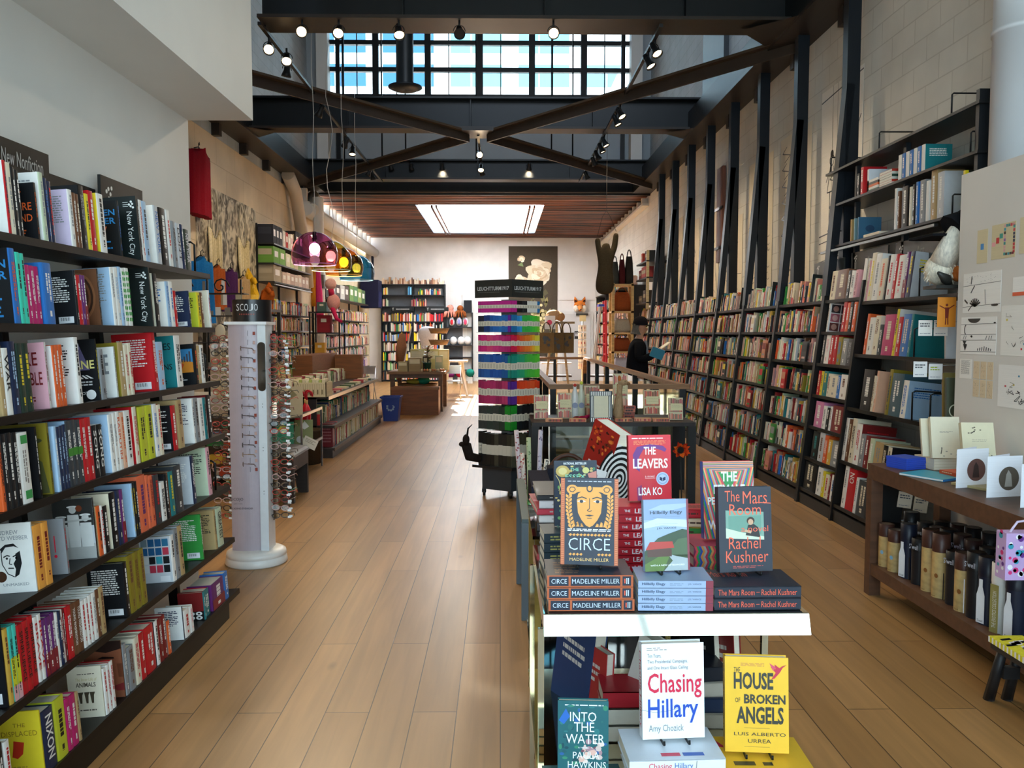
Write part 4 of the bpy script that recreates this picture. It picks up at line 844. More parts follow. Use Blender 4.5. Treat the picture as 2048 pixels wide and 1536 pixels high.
# tables: chrome etagere in front, glass topped table behind
T1 = .84
dt = thing('display_table', 'chrome framed display table carrying stacks of new novels', 'table', (.48, 2.55, 0))
b = MB(); b.dm = 'chrome'; rr = [(2.207, T1-.001)] + [(2.2085 - .006*math.cos(math.radians(55-8*i)) - .0105*i/6*1.6, T1-.003-.052*i/6) for i in range(7)] + [(2.207, T1-.056)]
for (ya,za),(yb_,zb_) in zip(rr, rr[1:]): b.face([b.pt(p) for p in ((.118,ya,za),(.118,yb_,zb_),(.842,yb_,zb_),(.842,ya,za))], lin('dcd6c6'), 'chrome', True)
b.box((.118, 2.93, T1-.055), (.842, 2.945, T1-.001), 'cfc8b4'); b.box((.118, 2.21, T1-.055), (.133, 2.93, T1-.001), 'cfc8b4'); b.box((.827, 2.21, T1-.055), (.842, 2.93, T1-.001), 'cfc8b4'); rel(b, 'top_rail', dt)
b = MB(); b.box((.134, 2.211, T1-.012), (.826, 2.929, T1-.001), '181c1e', 'plastic'); rel(b, 'table_top', dt)
for x, y in ((.113, 2.25), (.735, 2.25), (.113, 2.88), (.735, 2.88)):
    b = MB(); b.dm = 'chrome'; b.box((x-.0085, y-.0085, 0), (x+.0085, y+.0085, T1-.055), 'c9bfa2'); rel(b, 'leg', dt)
b = MB(); b.dm = 'chrome'; b.box((.1, 1.86, .385), (.76, 2.9, .4), 'c9bfa2'); rel(b, 'lower_shelf', dt)
for x in (.11, .735):
    b = MB(); b.dm = 'chrome'; b.box((x-.0085, 1.87, 0), (x+.0085, 1.887, .385), 'c9bfa2'); rel(b, 'leg', dt)
for x in (.31, .70):
    b = MB(); b.dm = 'metal'; b.box((x, 2.74, 0), (x+.055, 2.78, T1-.055), '8c7440'); rel(b, 'brass_post', dt)
gt = thing('display_table', 'glass topped table with art and design volumes behind the novels', 'table', (.42, 3.3, 0))
b = MB(); b.dm = 'glass'; b.box((.12, 3.02, .84), (.78, 3.7, .852), 'ffffff'); rel(b, 'table_top', gt)
for x, y in ((.14, 3.04), (.76, 3.04), (.14, 3.68), (.76, 3.68)): b = MB(); b.dm = 'metal'; b.box((x-.012, y-.012, 0), (x+.012, y+.012, .84), '8c7440'); rel(b, 'leg', gt)
b = MB(); b.dm = 'glass'; b.box((.12, 3.02, .3), (.78, 3.7, .31), 'ffffff'); rel(b, 'lower_shelf', gt)
# ---- cover designs
NV = '27303f'; OR = 'e8a24c'; RU = 'b8603a'
def art_circe(b, f, w, h):
    a = frac(b, f, w, h)
    for x in (.0, .93):
        a.r(x, 0, x+.07, 1, RU)
        for i in range(46): a.r(x+.012, .01+i*.0215, x+.058, .02+i*.0215, 'd88458', .0006)
    bars(b, f, w*.12, h*.955, w*.9, h*.975, 1, 'b8bcc4', RND)
    # stylised golden head with braids
    a.p(((.28,.74),(.3,.6),(.36,.52),(.44,.455),(.5,.435),(.56,.455),(.64,.52),(.7,.6),(.72,.74),(.7,.82),(.6,.87),(.4,.87),(.3,.82)), OR)
    a.p(((.16,.9),(.84,.9),(.86,.8),(.7,.84),(.5,.86),(.3,.84),(.14,.8)), OR, .0006); a.d(.2,.87,.1,OR,.055,.0007); a.d(.8,.87,.1,OR,.055,.0007); a.d(.5,.885,.055,NV,.045,.0009); a.d(.5,.885,.035,OR,.03,.0011)
    for sx in (-1, 1):
        a.l([(.5+sx*.3+.055*math.cos(t), .87+.03*math.sin(t)) for t in (0,1,2,3,4,5,6.3)], .012, NV, .001)
        for i in range(9):
            y = .8-.043*i; x = .5+sx*(.36-.012*max(0,i-4)); 
            for d in (-1, 1): a.p(((x,y-.04),(x+d*.055,y-.012),(x+d*.05,y+.016),(x+d*.008,y)), OR, .0008)
        for i in range(3):
            x = .5+sx*(.27-.07*i); a.p(((x-.03,.44+.0*i),(x+.03,.44),(x+sx*.03,.5-.015*i),(x,.52-.02*i)), OR, .0007)
        a.p(((.5+sx*.06,.735),(.5+sx*.13,.75),(.5+sx*.22,.735),(.5+sx*.14,.715)), 'f0e8dc', .0009); a.d(.5+sx*.14,.733,.032,NV,.018,.0011)
        a.l(((.5+sx*.05,.765),(.5+sx*.13,.785),(.5+sx*.24,.76)), .018, NV, .001)
    a.l(((.5,.77),(.5,.65),(.46,.63),(.5,.615),(.54,.63)), .012, NV, .001)
    a.p(((.42,.57),(.5,.582),(.58,.57),(.5,.56)), NV, .001); a.l(((.46,.54),(.54,.54)), .01, NV, .001)
    bars(b, f, w*.12, h*.385, w*.88, h*.42, 2, 'e4e4e8', RND, .6)
    for y in (.345, .12):
        for i in range(12):
            if abs(i-5.5) < 1.6 and y < .2: continue
            x = .14+.062*i; a.p(((x,y),(x+.035,y+.018),(x+.06,y+.004),(x+.035,y-.016)), OR, .0007)
    a.t('CIRCE', .14, .17, .86, .31, 'cfe0ee', -.01); a.t('MADELINE MILLER', .16, .045, .84, .08, 'e8c078')
def sp_circe(b, f, L_, t):
    a = frac(b, f, L_, t); a.r(0, .9, 1, 1, RU); a.r(0, 0, 1, .1, RU)
    for x in (0, .25, .85, .975): a.r(x, .1, x+.025, .9, RU)
    a.t('CIRCE', .05, .3, .23, .7, 'cfdcea'); a.t('MADELINE MILLER', .29, .3, .84, .7, 'cfdcea'); a.r(.895, .3, .91, .7, 'd8604a'); a.r(.92, .25, .93, .75, 'cfdcea'); a.r(.94, .25, .95, .75, 'cfdcea')
def art_hill(b, f, w, h):
    a = frac(b, f, w, h)
    a.r(0,.58,1,.8,'a4b8d2'); a.r(0,.72,1,1,'8fa4c4',.0005); a.p(((0,.6),(.4,.64),(1,.6),(1,.7),(.3,.74),(0,.68)),'c8d6e6',.0006); a.p(((.1,.86),(.6,.84),(1,.9),(1,.94),(.4,.93)),'a8bad2',.0006)
    a.p(((0,.28),(.3,.46),(.55,.52),(.85,.58),(1,.56),(1,.1),(0,.1)),'3f5340',.0007); a.p(((.55,.3),(.75,.44),(1,.46),(1,.16),(.6,.14)),'52674a',.0008)
    a.r(0,0,1,.22,'4a5a3a',.0008); a.p(((.5,.24),(.72,.2),(1,.16),(1,0),(.42,0),(.62,.14)),'a8b2b4',.001); a.p(((0,.0),(.4,.0),(.55,.2),(.3,.2),(0,.1)),'5f7a3a',.0011)
    a.p(((.02,.3),(.66,.32),(.62,.41),(.12,.41)),'b8443c',.0012); a.r(.06,.2,.6,.31,'5a4038',.0011)
    a.r(.955,0,1,1,'8a3a48',.0013)
    a.t('Hillbilly Elegy', .14, .785, .86, .845, '38404c', .01); bars(b,f,w*.25,h*.69,w*.75,h*.74,2,'7a8490',RND); a.l(((.2,.755),(.8,.755)),.004,'7a8490'); a.l(((.25,.66),(.75,.66)),.004,'7a8490')
    a.t('J.D. VANCE', .28, .58, .72, .612, '38404c', .01); a.t('WITH A NEW AFTERWORD', .12, .07, .88, .092, 'f0f0ec', .01)
def sp_hill(b, f, L_, t):
    a = frac(b, f, L_, t); a.r(.9,0,1,1,'8a3a48'); a.t('Hillbilly Elegy', .05,.3,.36,.75,'3f506a',.01); bars(b,f,L_*.42,t*.3,L_*.6,t*.7,2,'8a9cb4',RND); a.t('J.D. VANCE',.66,.38,.84,.66,'5f7088')
def art_mars(b, f, w, h):
    a = frac(b, f, w, h); c = 'f06a4c'
    a.t('The', .12,.83,.4,.96,c,-.005,.012); a.t('Mars', .46,.8,.92,.95,c,-.005,.012); a.t('Room', .2,.67,.8,.8,c,-.005,.012)
    a.p(((.13,.4),(.85,.37),(.85,.7),(.13,.73)),'7ba090',.0006); a.r(.18,.44,.8,.66,'6a9484',.0007); a.p(((.13,.4),(.85,.37),(.85,.41),(.4,.47),(.13,.52)),'c9d2bc',.0008)
    a.d(.6,.6,.075,'3a2a20',.045,.0009); a.d(.6,.585,.05,'c8a080',.035,.001); a.p(((.5,.43),(.78,.4),(.74,.52),(.66,.56),(.55,.55)),'2a2a2a',.0009); a.p(((.48,.47),(.6,.45),(.62,.48),(.5,.5)),'c8a080',.0011)
    a.t('a novel', .42,.47,.93,.54,c,-.005,.012); a.t('Rachel', .18,.27,.78,.41,c,-.005,.012); a.t('Kushner', .12,.11,.92,.25,c,-.005,.012); bars(b,f,w*.25,h*.04,w*.85,h*.075,2,'b04a44',RND); a.l(((.72,.815),(1,.8)),.012,c)
def sp_mars(b, f, L_, t):
    a = frac(b, f, L_, t); a.t('The Mars Room', .04,.25,.46,.75,'e8664c',0,.004); a.t('Rachel Kushner', .54,.25,.95,.75,'e8664c',0,.004); a.l(((.48,.5),(.52,.5)),.006,'e8664c')
def art_leav(b, f, w, h):
    a = frac(b, f, w, h); P_ = '6a2478'
    bars(b,f,w*.08,h*.94,w*.92,h*.96,1,'f4e0e0',RND,.7); bars(b,f,w*.12,h*.85,w*.88,h*.92,4,'f0a060',RND,.3)
    a.p(((.1,.7),(.2,.82),(.5,.86),(.82,.83),(.9,.78),(.86,.74),(.6,.8),(.35,.78),(.24,.66),(.26,.44),(.14,.5)),P_,.0006); a.p(((.18,.2),(.3,.24),(.3,0),(.2,0)),'8a2060',.0006)
    a.p(((.24,.66),(.35,.78),(.6,.8),(.8,.76),(.86,.5),(.7,.3),(.4,.3),(.28,.44)),'cc2a30',.0007)
    a.t('THE', .36,.7,.64,.82,'f8f4f0',.02,.004); a.t('LEAVERS', .1,.49,.92,.64,'f8f4f0',.02,.004); a.t('a novel', .38,.35,.6,.39,'f4d0d0',0,.004); a.l(((.38,.34),(.62,.34)),.006,'f4d0d0')
    a.t('LISA KO', .22,.08,.78,.2,'f8f4f0',.02,.004)
    a.d(.79,.33,.15,'b8c8e0',.1,.0014); a.d(.79,.33,.125,'8fa8cc',.083,.0016); a.d(.79,.33,.1,'b8c8e0',.066,.0018); a.p(((.72,.36),(.79,.34),(.86,.36),(.86,.31),(.79,.29),(.72,.31)),'1f3358',.002); a.l(((.79,.34),(.79,.3)),.012,'b8c8e0',.0022)
def sp_leav(b, f, L_, t):
    a = frac(b, f, L_, t); a.t('THE', .1,.35,.19,.65,'f4ecec',.02); a.t('LEAVERS', .26,.2,.66,.8,'f4ecec',.02,.004); bars(b,f,L_*.74,t*.35,L_*.9,t*.65,1,'f4ecec',RND)
STR = ['e8505c','3a9a54','3a5ab0','e89a4c','b8b0ac','c9405c','2f8a78','f0a868']
def art_fem(b, f, w, h):
    a = frac(b, f, w, h); n = 26
    for i in range(n):
        s = 1-i/n; c = STR[i % 8] if i else 'e8505c'; cy = .62; W2 = 1.15*s; 
        def cl(p): return (min(1, max(0, p[0])), min(1, max(0, p[1])))
        # nested downward wedges
        top = .86 + .16*s; bot = .7 - 2.6*s
        hw = .2 + .85*s
        pts = []
        for x, y in ((.5-hw*.9, top), (.5+hw*.9, top), (.5, bot)): pts.append((x, y))
        # clip the wedge to the cover
        poly = pts
        for ax, lim, sg in ((0,0,1),(0,1,-1),(1,0,1),(1,1,-1)):
            out = []
            for k in range(len(poly)):
                p, q = poly[k], poly[(k+1) % len(poly)]; pi_ = (p[ax]-lim)*sg >= 0; qi = (q[ax]-lim)*sg >= 0
                if pi_: out.append(p)
                if pi_ != qi: t = (lim-p[ax])/(q[ax]-p[ax]); out.append((p[0]+(q[0]-p[0])*t, p[1]+(q[1]-p[1])*t))
            poly = out
            if not poly: break
        if len(poly) > 2: a.p(poly, c, .0003+.00006*i)
    for s, y0, y1, x0, x1 in (('THE',.74,.87,.35,.67),('FEMALE',.58,.7,.2,.82),('PERSUASION',.44,.54,.08,.93),('MEG',.3,.41,.33,.68),('WOLITZER',.12,.24,.08,.93)): a.t(s, x0,y0,x1,y1,'f6f4f0',.03,e=.0025)
    bars(b,f,w*.42,h*.92,w*.6,h*.945,1,'f4f0ec',RND)
def sp_fem(b, f, L_, t):
    a = frac(b, f, L_, t)
    for i in range(14):
        c = STR[i % 8]; x = i*.03; a.p(((x,.0),(x+.03,0),(x+.06,.5),(x+.03,1),(x,1),(x+.03,.5)),c,.0005)
    for i in range(9): a.r(.45+i*.06,0,.45+i*.06+.03,1,STR[i % 8])
    a.t('THE FEMALE PERSUASION', .48,.3,.95,.7,'f4f2ee',.02)
def art_chase(b, f, w, h):
    a = frac(b, f, w, h); bars(b,f,w*.08,h*.925,w*.42,h*.965,2,'5a5a5e',RND,.3)
    a.t('Ten Years,', .09,.85,.31,.895,'6a6c70'); a.t('Two Presidential Campaigns,', .09,.785,.74,.83,'6a6c70'); a.t('and One Intact Glass Ceiling', .09,.72,.74,.765,'6a6c70')
    a.t('Chasing', .09,.42,.96,.69,'d8284a',.012); a.t('Hillary', .09,.16,.9,.42,'2450b8',.012); a.t('Amy Chozick', .1,.06,.66,.15,'7a8288'); a.l(((0,.31),(.2,.28),(.4,.29),(.6,.32)),.006,'7a8288')
def sp_chase(b, f, L_, t): a = frac(b, f, L_, t); a.t('Chasing', .2,.25,.44,.78,'d85060'); a.t('Hillary', .47,.25,.66,.78,'4a70b8'); a.l(((.7,.9),(.69,.1)),.006,'6a6a6a'); a.d(.69,.3,.012,'d85060')
def art_house(b, f, w, h):
    a = frac(b, f, w, h); k = '3a3c34'
    bars(b,f,w*.25,h*.9,w*.62,h*.94,3,'c87a4c',RND,.4); a.t('THE', .14,.83,.24,.89,k); a.t('HOUSE', .14,.66,.76,.84,k,.03); a.t('OF', .16,.52,.24,.57,k); a.t('BROKEN', .3,.51,.95,.61,k,.03); a.t('ANGELS', .18,.3,.92,.48,k,.03)
    a.l(((.3,.255),(.7,.255)),.005,'9a7a3a'); a.t('LUIS ALBERTO', .14,.175,.95,.21,k); a.t('URREA', .36,.1,.72,.14,k); a.l(((.3,.06),(.7,.06)),.005,'9a7a3a')
    a.p(((.78,.93),(.86,.89),(.9,.91),(.97,.925),(.91,.895),(.86,.84),(.78,.78),(.73,.77),(.8,.84),(.72,.9),(.8,.88)),'c4304a',.0012); a.p(((.7,.94),(.8,.9),(.76,.86)),'d8506a',.0013)
def sp_house(b, f, L_, t): a = frac(b, f, L_, t); a.t('THE HOUSE of BROKEN ANGELS', .16,.25,.7,.75,'4a4a34',.02); a.t('LUIS ALBERTO', .76,.3,.92,.7,'8a6a3a')
def art_water(b, f, w, h):
    a = frac(b, f, w, h); rn = random.Random(5)
    for i in range(60): a.d(rn.random()*.9+.05, rn.random()*.9+.05, rn.uniform(.02,.07), rn.choice(('2a6a6a','1f5a62','2f7a7c','3a8a6a','1a4a54','2a62a0')), rn.uniform(.01,.04), .0004+.000004*i, 8)
    for i in range(26): a.d(.65+rn.gauss(0,.12), .4+rn.gauss(0,.07), rn.uniform(.02,.08), rn.choice(('d8c0b8','e8b8a8','b08890','f0d8cc','7a4a58')), rn.uniform(.012,.04), .0008+.000004*i, 8)
    a.p(((.02,.75),(.16,.9),(.24,.8),(.12,.7)),'2a6ac0',.0006)
    bars(b,f,w*.14,h*.935,w*.9,h*.955,1,'e8f0f0',RND,.7)
    for s, x0, x1, y in (('INTO',.24,.76,.74),('THE',.32,.72,.61),('WATER',.16,.92,.46),('PAULA',.3,.82,.27),('HAWKINS',.2,.95,.15)): a.t(s,x0,y,x1,y+(.12 if y > .4 else .085),'f2f6f6',.0)
    a.t('A NOVEL', .4,.4,.62,.42,'e8f0f0'); bars(b,f,w*.28,h*.105,w*.85,h*.12,1,'e8f0f0',RND); a.t('THE GIRL ON THE TRAIN', .2,.055,.95,.085,'e8f0f0')
def art_essex(b, f, w, h):
    a = frac(b, f, w, h); rn = random.Random(3); g = ('c8a85c','6a9a54','d8c078','3f7a5a','a88a48')
    for i in range(9):
        x, y = rn.random(), rn.random(); a.l([(x+.1*math.sin(k*.8), y-.08*k) for k in range(4)], .014, rn.choice(g))
    for i in range(60): a.d(rn.uniform(.03,.97), rn.uniform(.03,.97), rn.uniform(.02,.05), rn.choice(g), rn.uniform(.012,.03), .0007+.000004*i, 7)
    a.r(.2,.925,.78,.99,NV,.0014); a.t('NATIONAL BESTSELLER', .22,.94,.76,.975,'e8ecec',.02,e=.002); a.d(.2,.84,.16,'c8a85c',.09,.0016,14); a.d(.2,.84,.1,'e0cc88',.055,.0018,12); a.d(.74,.85,.08,'d8d080',.05,.0016,12); a.p(((.78,.8),(.99,.84),(.99,.7),(.82,.72)),'d88a78',.0016)
    a.t('THE', .38,.84,.58,.89,'8ad0b0',.02,e=.002); a.t('ESSEX', .26,.72,.74,.79,'8ad0b0',.02,e=.002); a.t('SERPENT', .16,.6,.84,.67,'8ad0b0',.02,e=.002)
def art_finger(b, f, w, h):
    a = frac(b, f, w, h); n = 12
    for i in range(n):
        s = 1-i/n; a.d(.42+.02*i*.3, .42, .62*s, '1a1a1a' if i % 2 == 0 else 'f2efe8', .6*s, .0004+.0001*i, 30)
    for i in range(4): bars(b,f,w*.55,h*(.62-.12*i),w*.9,h*(.68-.12*i),1,'c43c34',RND)
# ---- stacks
for i in range(3): lying_book('charcoal and copper hardcover lying %s in the stack under the golden face cover' % ('lowest','second','topmost')[i], .128+.004*(i==0), 2.225, T1+.001+i*.0335, .236, .165, .0325, NV, NV, sp_circe, group='stacked golden face novels', topart=(lambda b,f,w,d: bars(b,f,w*.1,d*.1,w*.4,d*.8,7,'8a6a50',RND)) if i == 2 else None)
stand_book('dark hardcover with stylised golden face standing on its own stack', (.17, 2.305, T1+.109), .162, .243, .03, math.radians(-7), .1, NV, RU, art_circe, ('CIRCE','cfdcea'))
for i in range(4): lying_book('pale blue paperback lying %s in the stack of country memoirs' % ('lowest','second from bottom','third from bottom','topmost')[i], .378, 2.225, T1+.001+i*.0212, .205, .136, .0205, '94a8c6', '9fb2d0', sp_hill, rz=math.radians(-1.5), group='stacked memoirs', soft=True)
stand_book('pale blue paperback with red roofed barn standing on its own stack', (.408, 2.29, T1+.0905), .132, .2, .019, math.radians(8), .12, '9fb4d4', 'a9bcd8', art_hill)
for i in range(2): lying_book('charcoal hardcover with orange script lying %s of its pair' % ('bottom','top')[i], .588, 2.225, T1+.001+i*.0335, .24, .165, .0325, '2a303c', '2a303c', sp_mars, rz=math.radians(.8), group='stacked script title novels', topart=(lambda b,f,w,d: b.text(f,'Mars Room',w*.05,d*.55,w*.5,d*.85,'c8543c')) if i else None)
stand_book('charcoal hardcover with orange script and small photo standing on its pair', (.63, 2.33, T1+.075), .16, .243, .026, math.radians(7), .1, '2a303c', '2a303c', art_mars)
for i in range(8): lying_book('red paperback lying %s in the tall red stack' % ('lowest','second from bottom','third from bottom','fourth from bottom','fourth from top','third from top','second from top','topmost')[i], .375-.004*(i % 3)+.003*(i>5), 2.6, T1+.001+i*.0262, .207, .14, .0255, 'cc2030', 'c41c2c', sp_leav, rz=math.radians((-3,2,-1,1,0,2,-2,-2)[i]), group='stacked red paperbacks', soft=True)
stand_book('red paperback with purple shadow and round medal standing on tall red stack', (.42, 2.66, T1+.2165), .142, .213, .022, math.radians(6), .1, 'd02434', 'b01c2c', art_leav, fore='5a2a8a')
for i in range(3): lying_book('zigzag striped hardcover lying %s in its stack of three' % ('lowest','middle','topmost')[i], .6, 2.52, T1+.001+i*.034, .235, .16, .0335, 'c8506a', '8a3a5a', sp_fem, rz=math.radians(3), group='stacked zigzag hardcovers')
stand_book('rainbow striped hardcover with white title standing behind the charcoal one', (.645, 2.575, T1+.112), .165, .243, .03, math.radians(5), .1, 'e8505c', '3a5ab0', art_fem)
rl = random.Random(9)
for i, (c, s, wd) in enumerate((('8a2a3a','7a2434','dark red'),('e8b0c0','e0a0b4','pink'),('f0d048','3fae5c','yellow and green'),('efe6c0','efe6c8','cream'),('d8404c','c83444','red'))):
    lying_book('%s paperback, %s from bottom of mixed stack behind the red stack' % (wd, ORD[i]), .565+.006*i, 2.83-.003*i, T1+.001+i*.031, .15, .1, .03, c, s, (lambda b,f,L_,t: bars(b,f,L_*.2,t*.3,L_*.8,t*.7,1,'5a4a40',rl)), rz=math.radians(-20+4*i), group='mixed stack behind the red stack', topart=(lambda b,f,w,d: bars(b,f,w*.1,d*.2,w*.8,d*.8,4,'6a5a48',rl)))
for i in range(4): lying_book('dark botanical paperback lying %s behind the golden face stack' % ('lowest','second','third','topmost')[i], .14, 2.6, T1+.001+i*.031, .2, .14, .03, '27404a', '24343e', (lambda b,f,L_,t: [bars(b,f,L_*.1,t*.2,L_*.9,t*.8,2,'a8a058',rl), b.text(f,'ESSEX',L_*.4,t*.3,L_*.6,t*.7,'d8ecec')]), rz=math.radians(4), group='stacked botanical paperbacks', soft=True)
stand_book('navy paperback with gold and green botanical cover standing behind golden face', (.178, 2.68, T1+.13), .142, .213, .02, math.radians(3), .1, NV, NV, art_essex)
# lower step of the table
LZ = .4
for i in range(4): lying_book('white hardcover with red and blue title lying %s in the lower stack' % ('lowest','second','third','topmost')[i], .318+.006*(i<3), 1.98-.006*(i==3), LZ+.001+i*.0375, .24, .165, .037, 'dfe6ee', 'e9edf2', sp_chase, rz=math.radians((0,-2,1,2)[i]), group='stacked white hardcovers', topart=(lambda b,f,w,d: [b.rect(f,w*.35,d*.1,w*.55,d*.2,'d8405a'), b.rect(f,w*.58,d*.1,w*.8,d*.2,'3a62b8')]) if i == 3 else None)
stand_book('white hardcover with red and blue title standing on lower stack', (.365, 2.06, LZ+.16), .163, .243, .034, math.radians(4), .09, 'f2f5f8', 'eef1f4', art_chase, ('Chasing Hillary','c8405a'))
for i in range(3): lying_book('yellow hardcover lying %s in its lower stack' % ('lowest','second','topmost')[i], .538, 1.985, LZ+.001+i*.041, .24, .165, .04, 'efbc34', 'f0bd3a', sp_house, rz=math.radians((2,0,-2)[i]), group='stacked yellow hardcovers', topart=(lambda b,f,w,d: [b.rect(f,w*.2,d*.1,w*.42,d*.22,'3a3c34'), b.rect(f,w*.5,d*.1,w*.6,d*.2,'3a3c34'), b.patch(f,((w*.05,d*.7),(w*.2,d*.62),(w*.1,d*.9)),'c4304a')]) if i == 2 else None)
stand_book('yellow hardcover with red hummingbird standing on lower stack', (.575, 2.05, LZ+.133), .16, .24, .028, math.radians(-5), .11, 'efbc34', 'd8a428', art_house, ('THE HOUSE OF BROKEN ANGELS','4a4a34'))
for i in range(2): lying_book('teal paperback lying %s under the standing teal paperback' % ('beneath','uppermost')[i], .115, 2.0, LZ+.001+i*.026, .205, .138, .025, '1f5a5e', '1c4c50', (lambda b,f,L_,t: b.text(f,'INTO THE WATER',L_*.1,t*.25,L_*.7,t*.75,'e0ecec')), rz=math.radians(2), group='stacked teal paperbacks', soft=True)
stand_book('teal paperback with blotched water cover standing on the lower shelf', (.147, 2.06, LZ+.0575), .13, .2, .022, math.radians(-4), .1, '1f6268', '1a4448', art_water, ('INTO THE WATER','e0ecec'))
# art volumes on the glass table
G1 = .853
for i, (c, t) in enumerate((('3a3438',.03),('e4dcd8',.028),('c84050',.025),('d8d0d0',.03),('2c2c30',.02))):
    lying_book('%s art volume, %s from bottom of pile on glass table' % (('charcoal','pale','red','white','black')[i], ORD[i]), .14+.008*(i % 2), 3.1, G1+sum((.031,.029,.026,.031)[:i]), .24, .3, t, c, c, (lambda b,f,L_,t: bars(b,f,L_*.2,t*.3,L_*.7,t*.7,1,'b8b0a8',rl)), rz=math.radians(3*(i % 3)-2), group='pile of art volumes on the glass table')
for i in range(4): lying_book('white book with fingerprint edge lying %s in its pile' % ('lowest','second','third','topmost')[i], .4, 3.1, G1+i*.031, .2, .15, .03, 'f0ede6', 'f0ede6', (lambda b,f,L_,t: [b.line(f,[(x*L_*.05,t*.1),(x*L_*.05+.004,t*.9)],.003,'1a1a1a') for x in range(1,20)]), rz=math.radians(4), group='pile of fingerprint books')
stand_book('white fingerprint patterned book leaning on its pile', (.375, 3.18, G1+.126), .14, .215, .05, math.radians(-38), .12, 'f0ede6', 'f0ede6', art_finger, roll=.32, holder=False)
def art_ember(b, f, w, h):
    a = frac(b, f, w, h); rn = random.Random(8)
    for i in range(40): a.d(rn.uniform(.1,.9), rn.uniform(.55,.95), rn.uniform(.02,.09), rn.choice(('d8541c','7a2a14','e87a2c','4a1a10')), rn.uniform(.01,.03), .0005+.000004*i, 7)
    a.t('Art of the Brick', .1,.3,.9,.42,'f0d0c8') if False else bars(b,f,w*.2,h*.3,w*.8,h*.42,2,'f0d8d0',rn)
stand_book('thick red volume leaning steeply on the glass table', (.31, 3.32, G1+.16), .15, .27, .07, math.radians(-55), .05, 'a82418', 'c42c1c', art_ember, roll=.36, holder=False)
b = MB(); b.box((0,0,0), (.07,.002,.1), 'f2f0ea', 'paper'); f = fr((0,-.0002,0),(1,0,0),(0,0,1)); bars(b, f, .012, .06, .05, .085, 1, 'c8a0a8', rl); b.disc(f, .035, .035, .012, '8a8a90'); bars(b, f, .02, .01, .05, .018, 1, '5a5a60', rl)
tag(b.build('price_card', loc=(.31, 3.09, G1+.15), rot=(-.2, .3, 0)), 'white price card propped against the leaning red volume', 'card')
# volumes stored under both tables
for i, (x, y, z, w, h, t, rz, rl_, c, nm) in enumerate(((.17,2.72,.401,.2,.28,.05,-60,.1,'28406a','dark blue'),(.36,2.5,.42,.19,.29,.05,-50,.28,'e8e2d4','cream'),(.25,2.6,.401,.15,.22,.03,-65,.0,'b83030','red'),(.6,2.66,.401,.16,.24,.03,-60,-.15,'2a2a2c','black'),(.655,2.62,.401,.16,.26,.03,-62,-.15,'8a2a28','dark red'))):
    stand_book('%s hardcover standing on the lower shelf behind the front stacks' % nm, (x, y, z), w, h, t, math.radians(rz), .06, c, c, (lambda b,f,w,h: bars(b,f,w*.2,h*.5,w*.8,h*.8,3,'d8d0c8',rl)), roll=rl_, holder=False)
for i in range(4): lying_book('thick volume lying %s in the shadowed pile below the chrome table' % ('lowest','second','third','topmost')[i], .52, 2.45, LZ+.001+i*.046, .17, .2, .045, ('c8c0b0','2a3a5a','d8d0c0','1f2430')[i], ('b8b0a0','2a3a5a','d0c8b8','1f2430')[i], None, rz=math.radians(3*i-4), group='shadowed pile below the chrome table')
for i in range(3): lying_book('white paged volume lying %s beside the brass post' % ('lowest','middle','topmost')[i], .3, 2.36, LZ+.001+i*.051, .16, .13, .05, ('e0dcd0','d8d4c8','b82430')[i], ('efe8d8','e8e2d2','b82430')[i], None, group='pale volumes beside the brass post')
# ================================================================ EYEWEAR SPINNER
sx, sy = -1.71, 5.76
sp = thing('eyewear_spinner', 'tall white spinner tower of reading glasses on a round base', 'display stand', (sx, sy, 0))
b = MB(); b.lathe(((0,0),(.205,0),(.212,.01),(.205,.045),(.2,.05),(.2,.056),(.205,.06),(.2,.085),(.17,.1),(.15,.105),(.0,.105)), (sx,sy,0), 'e6e2dc', 'plastic', 40); rel(b, 'base', sp)
b = MB(); b.dm = 'plastic'; w, d = .135, .1
n = 12; xs = [-.14 + .2*i/n for i in range(n+1)]
pts = [(sx + x, sy - .085 - .028*math.cos((x+.04)/.1*pi/2)) for x in xs]
for (x0,y0),(x1,y1) in zip(pts, pts[1:]): b.face([b.pt(p) for p in ((x0,y0,.105),(x1,y1,.105),(x1,y1,1.66),(x0,y0,1.66))], lin('b7aab2'), 'plastic', True)
b.poly([(p[0],p[1],1.66) for p in pts] + [(sx+.06,sy+.1,1.66),(sx-.14,sy+.1,1.66)], 'b7aab2')
b.box((sx-.14, sy-.08, .105), (sx+.06, sy+.1, 1.66), 'c0b6bc')
for i in range(16):
    z = .66 + .062*i
    b.box((sx+.034, sy-.1095, z), (sx+.05, sy-.1075, z+.022), 'c9a59c' if i % 3 else '9a4a3c')
    b.box((sx-.0, sy-.1135, z-.006), (sx+.002, sy-.1115, z+.03), '5a5258')
f = fr((sx-.135, sy-.1138, 0), (1,0,0), (0,0,1)); b.text(f, 'SCOJO', .005, .45, .085, .475, '4a4650'); b.text(f, 'NEW YORK', .02, .43, .08, .438, '7a767e'); b.text(f, 'READING EYEWEAR', .0, .395, .15, .408, '4a4650')
rel(b, 'column', sp)
b = MB(); b.dm = 'plastic'; b.box((sx+.062, sy-.105, .1), (sx+.118, sy+.06, 1.66), 'dfe3e6')
for z in (.5, .52, .8, .82, 1.1, 1.12): b.lathe(((.0,0),(.003,0),(.003,-.002),(0,-.002)), (sx+.09, sy-.105, z), '5a5a5e', n=8, ax='y')
srail = rel(b, 'side_rail', sp)
b = MB(); b.dm = 'plastic'; b.box((sx-.155, sy-.125, 1.66), (sx+.13, sy+.11, 1.68), 'e8e8e8'); rel(b, 'cap', sp)
